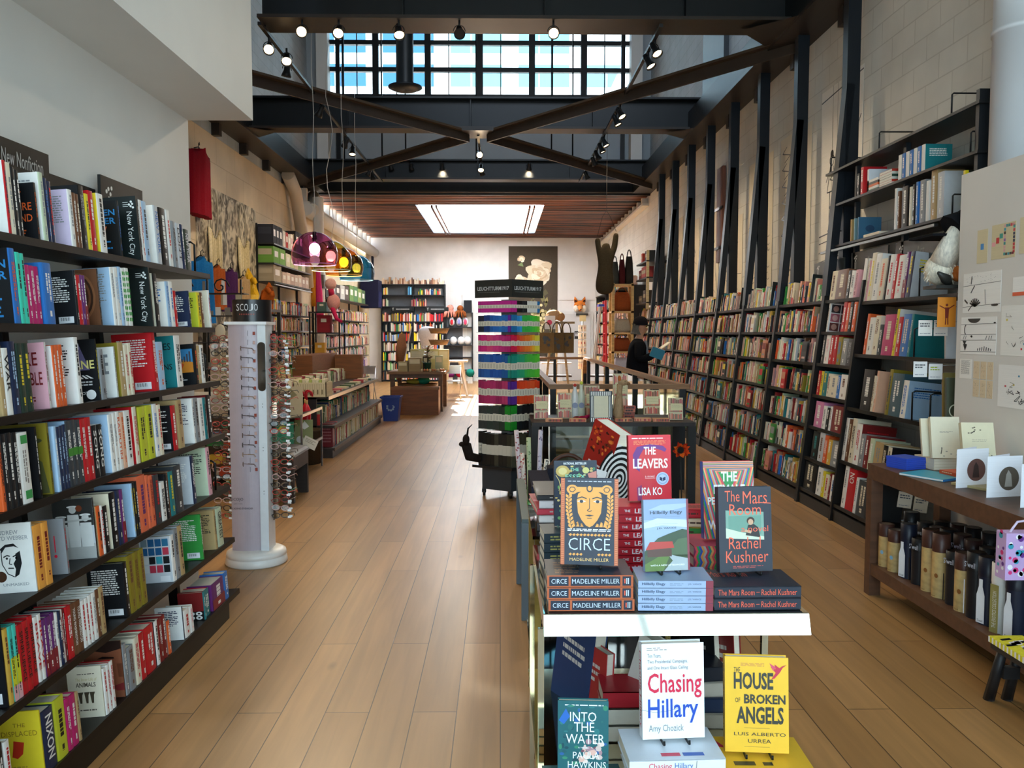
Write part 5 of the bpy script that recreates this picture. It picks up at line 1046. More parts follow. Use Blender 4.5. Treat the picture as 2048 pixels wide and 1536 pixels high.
b = MB(); pr_ = [(.022*math.cos(t), .022*math.sin(t)) for t in [i*pi/6 for i in range(7)]]
o = [(sx+.09+p[0]*1.2, sy-.109, 1.52+p[1]) for p in pr_] + [(sx+.09-p[0]*1.2, sy-.109, 1.23-p[1]) for p in pr_]
b.poly(o, 'd8dcde', 'chrome'); b.poly([(q[0],q[1]+.003,q[2]) for q in o], 'd8d4d0', 'plastic'); subpart(b, 'mirror', srail)
b = MB(); b.dm = 'plastic'; R0 = .13
b.lathe(((R0,1.68),(R0,1.83)), (sx+.0, sy, 0), '121316', 'plastic', 28); b.lathe(((0,1.829),(R0,1.83)), (sx,sy,0), '121316', 'plastic', 28)
for i, ch in enumerate('SCOJO'):
    a = -pi/2 + (i-2)*.24; c = V((sx + R0*math.cos(a), sy + R0*math.sin(a), 1.755)); u = V((-math.sin(a), math.cos(a), 0)); b.text((c + V((math.cos(a), math.sin(a), 0))*.001, u, V((0,0,1))), ch, -.013, -.002, .013, .045, 'd8d8da')
for i in range(7):
    a = -pi/2 + (i-3)*.12; c = V((sx + R0*math.cos(a), sy + R0*math.sin(a), 1.725)); u = V((-math.sin(a), math.cos(a), 0)); b.rect((c + V((math.cos(a), math.sin(a), 0))*.001, u, V((0,0,1))), -.005, 0, .005, .009, '8a4038')
rel(b, 'crown_sign', sp)
for side in (-1, 1): # clear pegboard wings that carry the frames
    b = MB(); b.dm = 'glass'; x = sx + (-.15 if side < 0 else .13); b.box((x-.002, sy-.02, .3), (x+.002, sy+.1, 1.6), 'ffffff'); rel(b, 'peg_panel', sp)
def glasses(c1, c2):
    b = MB(); b.dm = 'plastic'
    for s in (-1, 1):
        pts = [(s*.031 + .026*math.cos(t), 0, .018*math.sin(t)) for t in [k*2*pi/12 for k in range(13)]]
        b.tube(pts, .0028, c1, n=5, cap=False); b.poly([(p[0],.0005,p[2]) for p in pts[:-1]], 'ffffff', 'glass')
        b.tube(((s*.057,0,.006),(s*.064,.01,.006),(s*.066,.12,.0),(s*.064,.14,-.02)), .0024, c1, n=5)
    b.tube(((-.006,0,.005),(0,-.003,.008),(.006,0,.005)), .0025, c1, n=5)
    b.box((.05,-.004,-.022), (.075,-.003,-.008), 'f2f2f0', 'paper')
    return b
protos = {}
GC = ['8a2a22','3a2a22','b83028','6a4a36','1a1a1c','2f7a5a','c8a09a','9a7a5a']
GN = ['dark red','brown','bright red','tortoise','black','green','rose','honey']
for side in (-1, 1):
    for i in range(48):
        r, dcol = i // 2, i % 2
        k = (i*3 + (2 if side > 0 else 0)) % 8
        if side > 0 and i == 26: k = 5
        z = 1.57 - .0535*r; x = sx + (-.215 + .03*dcol if side < 0 else .185 - .02*dcol)
        if k in protos: o = protos[k].copy(); COL.objects.link(o)
        else: o = protos[k] = glasses(GC[k], GN[k]).build('eyeglasses')
        o.location = (x, sy - .05 + .1*dcol, z - .02*dcol); o.rotation_euler = (RND.uniform(-.2,.2), RND.uniform(-.12,.12), RND.uniform(-.4,.4))
        tag(o, '%s reading glasses, %s row down, %s, %s side of the spinner' % (GN[k], nth(r), 'outer' if dcol == 0 else 'inner', 'bookcase' if side < 0 else 'mirror'), 'glasses', 'reading glasses on the spinner')
for i in range(13):
    k = (3, 1, 7)[i % 3]; o = protos[k].copy(); COL.objects.link(o); o.location = (sx-.045, sy-.118, 1.5-.066*i); o.rotation_euler = (0, 0, -pi/2); o.scale = (.12, .62, .8)
    tag(o, '%s reading glasses seen edge on, %s down the lilac column' % (GN[k], nth(i)), 'glasses', 'reading glasses on the spinner')

# ================================================================ NOTEBOOK TOWER
tx, ty = .09, 8.1
tw = thing('notebook_tower', 'tall clear tower of banded notebooks with a black crown sign on casters', 'display stand', (tx, ty, 0))
W2 = .31; Dp = .31
# the tower stands with one corner towards the aisle: two faces meet in view
cor = V((tx+.02, ty-.19)); lf = V((tx-W2+.0, ty+.02)); rt_ = V((tx+W2, ty+.05)); bk = V((tx-.0, ty+.28))
def prism(b, z0, z1, col, m, s=1.0):
    c = V((tx, ty+.03)); ps = [c + (p-c)*s for p in (cor, rt_, bk, lf)]
    for i in range(4):
        p, q = ps[i], ps[(i+1) % 4]; b.poly(((p.x,p.y,z0),(q.x,q.y,z0),(q.x,q.y,z1),(p.x,p.y,z1)), col, m)
    b.poly([(p.x,p.y,z1) for p in ps], col, m); b.poly([(p.x,p.y,z0) for p in ps[::-1]], col, m)
b = MB(); prism(b, .285, .31, '202426', 'plastic', 1.18); prism(b, .07, .285, '3c444a', 'plastic', .86); tbase = rel(b, 'base', tw)
for p in (cor, lf, rt_, bk):
    c = V((tx, ty+.03)); q = c + (p-c)*.8; b = MB(); b.lathe(((0,-.014),(.033,-.014),(.035,0),(.033,.014),(0,.014)), (q.x, q.y, .035), '151515', 'plastic', 14, ax='x'); b.box((q.x-.02,q.y-.02,.035),(q.x+.02,q.y+.02,.072),'2a2a2a'); subpart(b, 'caster', tbase)
b = MB(); prism(b, .31, 1.93, '8a8e90', 'plastic', .25); rel(b, 'core', tw)
b = MB()
for (p, q) in ((lf, cor), (cor, rt_)):
    c = V((tx, ty+.03)); p = c + (p-c)*1.08; q = c + (q-c)*1.08; b.poly(((p.x,p.y,1.945),(q.x,q.y,1.945),(q.x,q.y,2.115),(p.x,p.y,2.115)), '2a2e2c', 'plastic')
    dd = (q-p).normalized(); n_ = V((dd.y, -dd.x)); L_ = (q-p).length
    p3 = V((p.x + n_.x*.002, p.y + n_.y*.002, 1.945)); f = (p3, V((dd.x,dd.y,0)), V((0,0,1))); b.text(f, 'LEUCHTTURM1917', L_*.08, .068, L_*.93, .105, 'c8cac8', .02); bars(b, f, L_*.1, .046, L_*.92, .056, 1, '6a6e6a', RND)
    b.poly(((p.x-n_.x*.008,p.y-n_.y*.008,1.945),(q.x-n_.x*.008,q.y-n_.y*.008,1.945),(q.x-n_.x*.008,q.y-n_.y*.008,2.115),(p.x-n_.x*.008,p.y-n_.y*.008,2.115)), '2a2e2c', 'plastic')
rel(b, 'crown_sign', tw)
TIERS = [ # z0, height, left colours, right colours
 (1.815, 0.115, ['c42a8a']*9, ['c42a8a','16181c','26282c','e6e2d8','e6e2d8','1f6fa8']),
 (1.625, 0.165, ['22283a','1f3f7a','1f5fa8','2468b8','2a78c0','2a6ab8','6a2a9a'], ['1f6fa8','2a8ad0','35a0d8','35b04a','35b04a','3cc04a','48c840','58c83c','7ac838']),
 (1.435, 0.165, ['d82a7a','d82a7a','e0487a','d83a80','d83a80','c83078','c02a72','c0246a'], ['d81f4a','e0402c','e8562c','e8642c','f07a2c','f0902c','f0b030','ecd040','ecd84c']),
 (1.185, 0.23, ['2a5a98','2a62a8','1f4f9c','2458a8','1f54a0','1f5a98','1a8a78'], ['1a8a78','1f9a7a','2aa070','3cb050','48b848','50bc40','5cc438','5cc838']),
 (0.93, 0.23, ['a82a5a','b83060','b83468','a02a58','c03a68','5a2a8a'], ['5a2a8a','d83a1c','e84a24','e84a24','e8522c','e8582c','e0441c','d83a1c']),
 (0.68, 0.24, ['3a3e3c','34403a','3a403c','2a3a30','1f8a2a'], ['1f8a2a','1a2024','16181c','16181c','1f2226','16181c','1c2026']),
 (0.315, 0.34, ['24221f','26241f','4a4638','2a2824','3a382c'], ['5a5644','4a4636','3a3629','c8203a'])]
TN = ['top','second','third','fourth','fifth','sixth','lowest']
CNm = {}
def cname(h):
    import colorsys
    r, g, bb = (int(h[i:i+2],16)/255 for i in (0,2,4)); hh, s, v = colorsys.rgb_to_hsv(r,g,bb); hh *= 360
    if s < .2 or v < .2: return 'black' if v < .3 else 'grey' if v < .7 else 'white'
    if s < .35 and v < .5: return 'dark grey green'
    return ('red' if hh < 12 or hh > 348 else 'orange' if hh < 35 else 'yellow' if hh < 65 else 'green' if hh < 155 else 'teal' if hh < 185 else 'blue' if hh < 250 else 'purple' if hh < 290 else 'pink')
for ti, (z0, hh, lc, rc) in enumerate(TIERS):
    b = MB(); prism(b, z0-.02, z0-.012, 'ffffff', 'glass', 1.04); rel(b, 'tray', tw)
    for fi, (p, q, cols) in enumerate(((lf, cor, lc), (cor, rt_, rc))):
        c = V((tx, ty+.03)); p = c + (p-c)*.99; q = c + (q-c)*.99; dd = (q-p).normalized(); L_ = (q-p).length; n_ = V((dd.y, -dd.x)); N = 11 if ti < 6 else 8
        s = 0.004
        for i in range(N):
            col = cols[min(len(cols)-1, int(i*len(cols)/N))]; face = (i == 0 and fi == 0) or (i == N-1 and fi == 0 and ti in (1,2,3,4,5))
            t = (L_-.012)/N; hgt = hh*RND.uniform(.93, 1.0) if ti else hh*.95
            b = MB(); b.dm = 'print'; dep = .085
            b.box((0, 0, 0), (t-.0012, dep, hgt), col); k = .36
            b.box((-.0002, -.0004, hgt*k), (t-.001, dep, hgt*(.66)), 'd9d0bc', 'paper')
            f = fr((0,-.0006,0),(1,0,0),(0,0,1))
            if face: bars(b, f, t*.15, hgt*.56, t*.8, hgt*.6, 1, '7a7468', RND); b.disc(f, t*.5, hgt*.47, t*.2, 'b8ae9c', ry=hgt*.05); b.rect(f, t*.8, 0, t*.86, hgt, '26282c')
            elif ti < 6: b.rect(f, t*.3, hgt*.4, t*.55, hgt*.6, 'a8a090')
            a = p + dd*s - n_*.0; ang = math.atan2(dd.y, dd.x)
            o = b.build('notebook', loc=(a.x, a.y, z0-.0115), rot=(0, 0, ang)); s += t
            tag(o, '%s banded notebook, %s from %s, %s tower tier' % (cname(col), nth(i if fi == 0 else N-1-i), 'the aisle edge' if fi == 0 else 'the gift table edge', TN[ti]), 'notebook', 'banded notebooks on the tower')
b = MB(); b.dm = 'fur'   # dark horned shape peeping out beside the tower foot
b.ball((-.33, 8.0, .57), (.035,.05,.055), '2a211c'); b.ball((-.37, 7.98, .53), (.03,.03,.025), '2a211c'); b.tube(((-.32,8.0,.61),(-.31,8.0,.68),(-.27,8.0,.72)), [.012,.009,.003], '1a1512', n=6); b.tube(((-.33,8.02,.52),(-.3,8.05,.4),(-.2,8.1,.37)), [.05,.05,.04], '2a211c')
tag(b.build('toy_antelope'), 'dark horned toy animal head beside the foot of the notebook tower', 'toy')

# ================================================================ STAIR RAIL
rail = thing('stair_railing', 'glass stair railing with oak handrail and black posts', 'railing', (1.2, 8.6, 0))
OAK = '8a6038'
for nm, p, q in (('handrail', (.5,8.42,1.06), (1.93,8.42,1.06)), ('handrail', (1.86,8.42,1.06), (1.86,18.2,1.06)), ('handrail', (.54,8.42,1.06), (.54,18.2,1.06)), ('handrail', (.54,18.15,1.06), (1.9,18.15,1.06))):
    b = MB(); b.dm = 'wood'; b.bar(p, q, .075, .05, OAK); rel(b, nm, rail)
pp = [(x, 8.42) for x in (.54, 1.86)] + [(1.86, y) for y in (9.9, 11.4, 12.9, 14.4, 15.9, 17.4, 18.15)] + [(.54, y) for y in (9.9, 11.4, 12.9, 14.4, 15.9, 17.4, 18.15)] + [(1.2, 8.42), (1.2, 18.15)]
for x, y in pp: b = MB(); b.dm = 'steel'; b.box((x-.03, y-.03, 0), (x+.03, y+.03, 1.035), '17191b'); rel(b, 'post', rail)
for a, c in (((.57,8.42),(1.17,8.42)),((1.23,8.42),(1.83,8.42)),((1.86,8.45),(1.86,18.1)),((.54,8.45),(.54,18.1))):
    b = MB(); d = (V(c)-V(a)).normalized(); n_ = V((-d.y, d.x))*.005; b.poly(((a[0]-n_.x,a[1]-n_.y,.08),(c[0]-n_.x,c[1]-n_.y,.08),(c[0]-n_.x,c[1]-n_.y,1.0),(a[0]-n_.x,a[1]-n_.y,1.0)), 'ffffff', 'green_glass'); rel(b, 'glass_panel', rail)
b = MB(); b.dm = 'wood'; b.bar((1.84, 18.25, .5), (1.84, 18.0, 1.05), .05, .05, OAK); rel(b, 'newel', rail)
# ================================================================ GIFT TABLE in front of the railing
g = thing('gift_table', 'dark steel table of gift boxes in front of the stair railing', 'table', (1.0, 7.55, 0))
b = MB(); b.dm = 'steel'; b.box((.28, 7.22, .785), (1.72, 7.95, .82), '2a2220'); rel(b, 'table_top', g)
for x, y in ((.31,7.26),(1.69,7.26),(.31,7.91),(1.69,7.91)): b = MB(); b.dm = 'steel'; b.box((x-.035, y-.035, 0), (x+.035, y+.035, .785), '1c1a19'); rel(b, 'leg', g)
b = MB(); b.dm = 'glass'; b.box((.35, 7.9, .1), (1.65, 7.905, .78), 'ffffff'); rel(b, 'glass_panel', g)
def gift(x, y, z, w, h, t, lean, label, card=True):
    b = MB(); b.dm = 'print'; b.box((0,0,0), (w,t,h), 'c8b48a'); f = fr((0,-.0002,0),(1,0,0),(0,0,1)); rn = random.Random(int(x*999))
    for j in range(3):
        s = w*.06; y0 = h*(.04+.33*j)
        b.rect(f, w*.03, y0-h*.015, w*.97, y0, '7a5030')
        while s < w*.92: d = rn.uniform(.006, .014); b.rect(f, s, y0, s+d, y0+h*rn.uniform(.2,.28), rn.choice(('c0402c','a8323a','d8603c','7a4a2a','e0a080','b8302c'))); s += d+.002
    o = b.build('gift_box', loc=(x,y,z), rot=(-lean, 0, RND.uniform(-.05,.05))); tag(o, label, 'box', 'bookshelf patterned gift boxes')
    if card: c = MB(); c.box((w*.15,-.002,h*.42), (w*.92,-.0005,h*.74), 'e0d2a4', 'paper'); bars(c, fr((w*.15,-.0021,h*.42),(1,0,0),(0,0,1)), .01, .02, w*.7, h*.26, 3, 'b8a880', RND, .2); c.build('card', o)
for i, (px, y, w, h, l) in enumerate(((.31,7.5,.13,.22,'nearest the notebook tower'),(.53,7.55,.13,.235,'second from the notebook tower'),(.79,7.72,.145,.29,'behind the striped frame'),(1.07,7.8,.14,.33,'behind the felt animal'),(1.32,7.55,.15,.225,'second from the wall bookcase end'),(1.52,7.42,.13,.2,'nearest the wall bookcase'))):
    gift(px, y, .823 + (.07 if i == 3 else .035 if i == 4 else 0), w, h, .03, .12, 'bookshelf patterned gift box with cream card, standing %s' % l)
for i, (x, y, l) in enumerate(((.40,7.27,'in front of the tower side box'),(.61,7.27,'second from the tower'),(1.02,7.27,'in front of the felt animal'),(1.19,7.3,'between animal and flower'),(1.35,7.27,'nearest the wall bookcase'))):
    gift2 = MB(); gift2.dm = 'print'; gift2.box((0,0,0),(.15,.1,.026),'c88a60'); f = fr((0,-.0002,0),(1,0,0),(0,0,1)); rn = random.Random(i)
    s = .006
    while s < .14: d = rn.uniform(.006,.014); gift2.rect(f, s, .003, s+d, .024, rn.choice(('c0402c','a8323a','5a3020','d88a5c'))); s += d+.002
    gift2.rect(fr((0,0,.0262),(1,0,0),(0,1,0)), .01, .01, .14, .09, 'd8a878')
    tag(gift2.build('gift_box', loc=(x,y,.8215), rot=(0,0,RND.uniform(-.15,.1))), 'flat patterned gift box lying on the dark table, %s' % l, 'box', 'bookshelf patterned gift boxes')
for i in range(4):
    q = MB(); q.dm = 'print'; q.box((0,0,0),(.1,.08,.027),('b8503c','8a4030','c06a4c','a8483a')[i]); bars(q, fr((0,-.0002,0),(1,0,0),(0,0,1)), .01,.004,.09,.024,1,'3a2018',RND,.8)
    tag(q.build('gift_box', loc=(1.14+.004*i, 7.6, .8215+.0275*i)), 'small red patterned box, %s in the short pile behind the felt animal' % ('lowest','second','third','topmost')[i], 'box', 'bookshelf patterned gift boxes')
# striped frame
b = MB(); b.dm = 'print'; w, h = .2, .275; b.box((0,0,0),(w,.02,h),'17171a'); f = fr((0,-.0002,0),(1,0,0),(0,0,1))
for i in range(11): x = .01+i*.0165; b.rect(f, x, .005, x+.008, .04, 'efece4'); b.rect(f, x, h-.04, x+.008, h-.005, 'efece4')
for x in (.012, .024, w-.028, w-.016): b.rect(f, x, .045, x+.005, h-.045, 'efece4')
b.rect(f, .036, .042, w-.036, h-.042, 'd9cfae', e=.0008); bars(b, f, .05, .06, w-.05, h-.06, 7, 'a89a78', RND, .2)
tag(b.build('framed_notice', loc=(.79, 7.235, .8205), rot=(-.12,0,.02)), 'black and white striped frame holding a cream notice on the dark table', 'frame')
# felt animal
b = MB(); b.dm = 'fur'; c = 'a88a68'; X0, Y0 = 1.06, 7.36
b.tube(((X0-.0,Y0,.822),(X0-.005,Y0,.9),(X0,Y0,1.0),(X0+.005,Y0,1.08),(X0+.01,Y0,1.15)), [.035,.045,.036,.024,.028], c, n=12); b.ball((X0+.035,Y0-.01,1.165), (.045,.026,.028), c); b.ball((X0+.08,Y0-.01,1.155), (.02,.018,.016), '8a6a4c')
for s in (-1,1): b.ball((X0+.005,Y0+s*.02,1.2), (.012,.006,.026), 'b8683a'); b.ball((X0+.05,Y0-.03,1.175), .004, '16120e')
b.tube(((X0-.02,Y0,.84),(X0-.06,Y0,.86),(X0-.08,Y0,.92)), [.02,.014,.006], '5a3a34', n=8)
tag(b.build('felt_animal'), 'tall beige felt animal with long muzzle on the dark table', 'toy')
for i, (x, c, c2, z) in enumerate(((.69,'d9d6d0','c83a2c',1.14),(.75,'d0d0b8','c8d048',1.16))):
    b = MB(); b.dm = 'plastic'; b.lathe(((0,.822),(.034,.822),(.036,.83),(.036,1.0),(.028,1.05),(.016,1.09),(.016,z),(0,z)), (x,7.62,0), c, 'plastic', 16); b.disc(fr((x-.0,7.584,.94),(1,0,0),(0,0,1)), 0, 0, .026, '8a90a8'); b.ball((x, 7.605, z-.015), .016, c2, 'plastic')
    tag(b.build('bottle'), '%s bottle with %s spot behind the gift boxes' % (('white','pale green')[i],('red','lime')[i]), 'bottle')
b = MB(); b.dm = 'fur'; b.ball((.74,7.36,.845),(.045,.03,.022),'8a1f3a'); b.ball((.69,7.38,.842),(.04,.03,.02),'6a2a2a'); b.tube(((.76,7.36,.85),(.8,7.35,.87)), [.018,.012],'a02048'); tag(b.build('felt_brooch'), 'crimson felt creature lying beside the striped frame', 'toy')
# orange flower pinned to the leg
b = MB(); b.dm = 'cloth'; rn = random.Random(2); cx, cz = 1.58, .58
for i in range(44):
    a = rn.uniform(0,2*pi); r = rn.uniform(.05,.085); d = V((math.cos(a),0,math.sin(a))); p0 = V((cx,7.18,cz))+d*.03; p1 = V((cx,7.15+rn.uniform(-.02,.02),cz))+d*r; n_ = V((-math.sin(a),0,math.cos(a)))*.011
    b.poly((p0-n_,(p0+p1)/2-n_*1.3+V((0,-.01,0)),p1,(p0+p1)/2+n_*1.3+V((0,-.01,0)),p0+n_), rn.choice(('d8481c','e86a24','c03a18','a82a14')))
b.ball((cx,7.17,cz),(.02,.015,.024),'2a2420')
fl = tag(b.build('paper_flower'), 'big orange paper flower hung on the front of the dark table', 'flower')
b = MB(); b.tube(((cx,7.185,cz-.02),(cx+.02,7.19,.0)), .006, '2a2420', n=6); b.build('stem', fl)
b = MB(); b.dm = 'cloth'; b.tube(((1.62,7.0,.05),(1.8,6.98,.046),(1.95,6.95,.031)), [.05,.045,.03], 'b8aa98', n=10); tag(b.build('cloth_roll'), 'pale rolled cloth lying at the foot of the dark table', 'cloth')
# dark basket with handle under the table
bs = thing('basket', 'wicker trug with dark curved handle under the gift table', 'basket', (.58, 7.1, 0))
b = MB(); b.dm = 'wood'; b.lathe(((0,.3),(.14,.3),(.17,.36),(.175,.37),(.16,.36),(.13,.31)), (.58,7.05,0), '8a6030', n=20); rel(b, 'bowl', bs)
b = MB(); b.dm = 'wood'; b.tube([(.58+.17*math.cos(t), 7.05, .36+.2*math.sin(t)) for t in [i*pi/10 for i in range(11)]], .018, '4a2a1c'); rel(b, 'handle', bs)
b = MB(); b.dm = 'wood'; b.box((.36,6.86,.0),(.8,7.18,.3),'2a211c'); tag(b.build('crate'), 'dark wooden crate under the wicker trug', 'crate')
# gift wrap rolls in a wire basket
wb = thing('wire_basket', 'green wire basket of gift wrap rolls beside the notebook tower', 'basket', (.27, 6.85, 0))
b = MB(); b.dm = 'metal'; 
for z in (.02,.12,.22,.32): b.tube([(.27+.095*math.cos(t), 6.85+.095*math.sin(t), z) for t in [i*2*pi/18 for i in range(19)]], .003, '6aa07a', n=5, cap=False)
for i in range(12): t = i*2*pi/12; b.tube(((.27+.095*math.cos(t),6.85+.095*math.sin(t),.01),(.27+.095*math.cos(t),6.85+.095*math.sin(t),.32)), .0025, '6aa07a', n=5)
rel(b, 'wires', wb)
for i, (x, y, tx2, h, c, c2, nm) in enumerate(((.19,6.83,.15,.80,'d9c9cc','a04a50','pink floral'),(.25,6.82,.25,.74,'b8c49a','6a8a5a','pale green'),(.31,6.84,.34,.80,'cfc6d4','7a6a8a','lilac'),(.34,6.87,.36,.55,'d8d4c8','3a3a3a','black and white'),(.22,6.89,.2,.6,'e8dcd0','c03a3a','red patterned'))):
    b = MB(); b.dm = 'paper'; p, q = V((x,y,.02)), V((x+(x-.27)*.7,y,h)); b.tube((p,q), .019, c, n=12); rn = random.Random(i)
    d = (q-p)
    for k in range(34):
        f_ = rn.random(); a = rn.uniform(-2.4,-.6); pos = p + d*f_; nn = V((math.cos(a), math.sin(a), 0)); b.disc((pos+nn*.0185, V((-nn.y,nn.x,0)), d.normalized()), 0, 0, rn.uniform(.004,.008), c2, n=6)
    tag(b.build('gift_wrap_roll'), '%s gift wrap roll standing in the green wire basket' % nm, 'gift wrap', 'gift wrap rolls')
# bench seat with grey frame
ch = thing('armchair', 'navy upholstered chair with grey painted frame behind the display table', 'chair', (.3, 5.0, 0))
b = MB(); b.dm = 'cloth'; b.box((.19,4.6,.28),(.62,5.2,.45),'26262f'); rel(b, 'seat', ch)
b = MB(); b.dm = 'cloth'; b.box((.18,4.72,.2),(.3,5.3,.72),'2a2a36'); rel(b, 'side_cushion', ch)
b = MB(); b.dm = 'cloth'; b.box((.3,5.18,.4),(.66,5.32,.75),'26262f'); rel(b, 'backrest', ch)
b = MB(); b.dm = 'paint'; b.bar((.145,4.55,.555),(.13,5.25,.66),.05,.03,'5f6b6a'); rel(b, 'armrest', ch)
for x, y, z in ((.145,4.56,.55),(.13,5.24,.66),(.62,4.56,.3),(.62,5.28,.3)): b = MB(); b.dm = 'paint'; b.box((x-.026,y-.026,0),(x+.026,y+.026,z),'5f6a70'); rel(b, 'leg', ch)
# ================================================================ WOODEN TABLE BY THE PARTITION
wt = thing('wooden_table', 'dark brown two tier wooden table beside the white partition', 'table', (2.5, 4.3, 0)); WD = '5a3a26'
b = MB(); b.dm = 'wood'; b.box((2.26,3.25,.715),(2.33,5.02,.806),WD); b.box((2.33,3.25,.77),(2.74,5.02,.806),'4e3a2c'); b.box((2.33,4.96,.715),(2.74,5.02,.77),WD); rel(b, 'table_top', wt)
b = MB(); b.dm = 'wood'; b.box((2.26,3.25,.13),(2.33,5.02,.2),WD); b.box((2.33,3.25,.165),(2.74,5.02,.195),'5a432e'); rel(b, 'lower_shelf', wt)
for x, y in ((2.29,4.985),(2.71,4.985),(2.29,3.285),(2.71,3.285)): b = MB(); b.dm = 'wood'; b.box((x-.035,y-.035,0),(x+.035,y+.035,.72),WD); rel(b, 'leg', wt)
# bottle boxes on its lower shelf
def tube_box(x, y, h, kind):
    b = MB(); r = .043
    body = {'wood':'c2a268','black':'1c1c20','navy':'1c2236','white':'e4e2dc','brown':'2a1a1a'}[kind]; cap = {'wood':'4a2a20','black':'131316','navy':'141828','white':'e8e6e2','brown':'2c1412'}[kind]
    z1 = h*.72; b.lathe(((r,0),(r,z1)), (0,0,0), body, 'wood' if kind == 'wood' else 'print', 20); b.lathe(((r+.001,z1),(r+.001,h),(r-.004,h+.002)), (0,0,0), cap, 'print', 20); b.lathe(((r-.004,h+.001),(0,h+.001)), (0,0,0), '8a7a70' if kind in ('wood',) else '2c2c30', 'metal', 20)
    # marks on the side that faces the aisle (-x)
    for th, fn in ((pi, 0),):
        n_ = V((math.cos(th+.35), math.sin(th+.35), 0)); f = (n_*(r+.0015), V((n_.y*-1, n_.x, 0)), V((0,0,1)))
        if kind == 'wood': b.disc(f, .012, z1*.5, .012, '7fb0d0' if int(x*100) % 2 else '8a5a30'); b.text(f, "S'well", -.014, .012, .01, .02, '6a4a2a') 
        elif kind == 'navy': b.patch(f, ((-.022,.012),(.022,.012),(.022,z1*.62),(.01,z1*.8),(.01,z1*.95),(-.01,z1*.95),(-.01,z1*.8),(-.022,z1*.62)), 'eceef2', e=.003); b.text(f, "S'well", -.015, .018, .015, .03, '4a4a52', e=.004)
        elif kind == 'white': b.rect(f, -.022, .002, .022, z1*.98, '9a9054', e=.003); b.text((n_*(r+.002)+V((0,0,0)), V((0,0,1)), V((n_.y,-n_.x,0))), 'THE EXOTICS COLLECTION', z1*.12, -.012, z1*.85, .008, 'e8e6dc', e=.004)
        else: b.text(f, "S'well", -.03, z1*1.08, .03, z1*1.08+.028, 'c8ccd8', e=.003) ; b.rect(f, -.03, .02, -.024, z1*.8, 'd8d8dc' if int(y*100) % 3 == 0 else body, e=.003)
    if kind == 'brown': b.text(f, "S'well", -.03, z1*1.08, .03, z1*1.08+.028, 'e0d8e8', e=.003)
    return b.build('bottle_box', loc=(x, y, .196))
KN = {'wood':'bamboo patterned','black':'black','navy':'dark blue','white':'white and olive','brown':'brown topped black'}
spots = [(2.33,4.9,.26,'wood'),(2.335,4.79,.25,'wood'),(2.345,4.66,.315,'navy'),(2.35,4.54,.26,'black'),(2.345,4.42,.34,'wood'),(2.345,4.31,.345,'wood'),(2.355,4.19,.28,'black'),(2.345,4.09,.3,'wood'),(2.35,3.99,.33,'black'),(2.355,3.9,.33,'navy'),(2.355,3.79,.33,'white'),(2.36,3.69,.33,'navy'),
 (2.46,4.86,.34,'black'),(2.47,4.72,.31,'black'),(2.48,4.6,.31,'brown'),(2.47,4.47,.33,'black'),(2.48,4.35,.33,'brown'),(2.47,4.23,.33,'brown'),(2.48,4.11,.32,'black'),(2.48,3.98,.32,'black'),(2.48,3.86,.34,'brown'),(2.48,3.74,.34,'black'),(2.6,4.78,.3,'black'),(2.61,4.62,.32,'brown'),(2.6,4.46,.34,'black'),(2.6,4.3,.35,'black'),(2.6,4.1,.33,'black'),(2.6,3.9,.35,'black')]
for i, (x, y, h, k) in enumerate(spots):
    row = 'front' if i < 12 else 'middle' if i < 22 else 'rear'; j = i if i < 12 else i-12 if i < 22 else i-22
    tag(tube_box(x, y, h, k), '%s bottle tube, %s from the far leg, %s row under wooden table' % (KN[k], nth(j), row), 'bottle box', 'bottle tubes under the wooden table')
# things on its top
Z7 = .807
for i in range(6):
    b = MB(); b.dm = 'print'; b.box((0,0,0),(.15,.15,.0105),'3050c0'); b.box((.004,.004,.002),(.151,.151,.0085),'c8d0e8','paper'); tag(b.build('booklet', loc=(2.36,4.74,Z7+.0111*i), rot=(0,0,.35+.01*(i%3))), 'thin blue booklet lying %s in the blue pile on the wooden table' % ('lowest','second','third','fourth','fifth','topmost')[i], 'booklet', 'blue booklets on the wooden table')
for i in range(4):
    b = MB(); b.dm = 'print'; b.box((0,0,0),(.15,.19,.016),'e9dfc4'); b.box((.004,-.0005,.002),(.146,.19,.014),'f2ead4','paper'); tag(b.build('booklet', loc=(2.52,4.74,Z7+.0165*i), rot=(0,0,.1)), 'cream picture book lying %s in the pile beside the blue booklets' % ('lowest','second','third','topmost')[i], 'booklet', 'cream picture books')
for i in range(2):
    b = MB(); b.dm = 'print'; b.box((0,0,0),(.2,.15,.016),'c8502c'); bars(b, fr((0,-.0002,0),(1,0,0),(0,0,1)), .02,.003,.18,.013,1,'e8c8a8',RND); bars(b, fr((-.0002,.15,0),(0,-1,0),(0,0,1)), .02,.003,.13,.013,1,'e8c8a8',RND); tag(b.build('booklet', loc=(2.49,4.42,Z7+.0165*i), rot=(0,0,.2)), '%s rust red booklet under the leaning tree picture book' % ('lower','upper')[i], 'booklet', 'rust red booklets')
b = MB(); b.dm = 'print'; b.box((0,0,0),(.22,.26,.012),'3aa0b8'); b.box((-.0005,.0,.002),(.0,.26,.01),'e0e0dc'); b.box((.0,-.0005,.0),(.22,0,.012),'2f7fc4'); tag(b.build('booklet', loc=(2.37,4.36,Z7), rot=(0,0,.5)), 'turquoise booklet lying at the front edge of the wooden table', 'booklet')
b = MB(); b.dm = 'print'; b.box((0,0,0),(.2,.2,.012),'b8a878'); tag(b.build('booklet', loc=(2.45,4.1,Z7), rot=(0,0,.4)), 'olive patterned booklet lying behind the white folded cards', 'booklet')
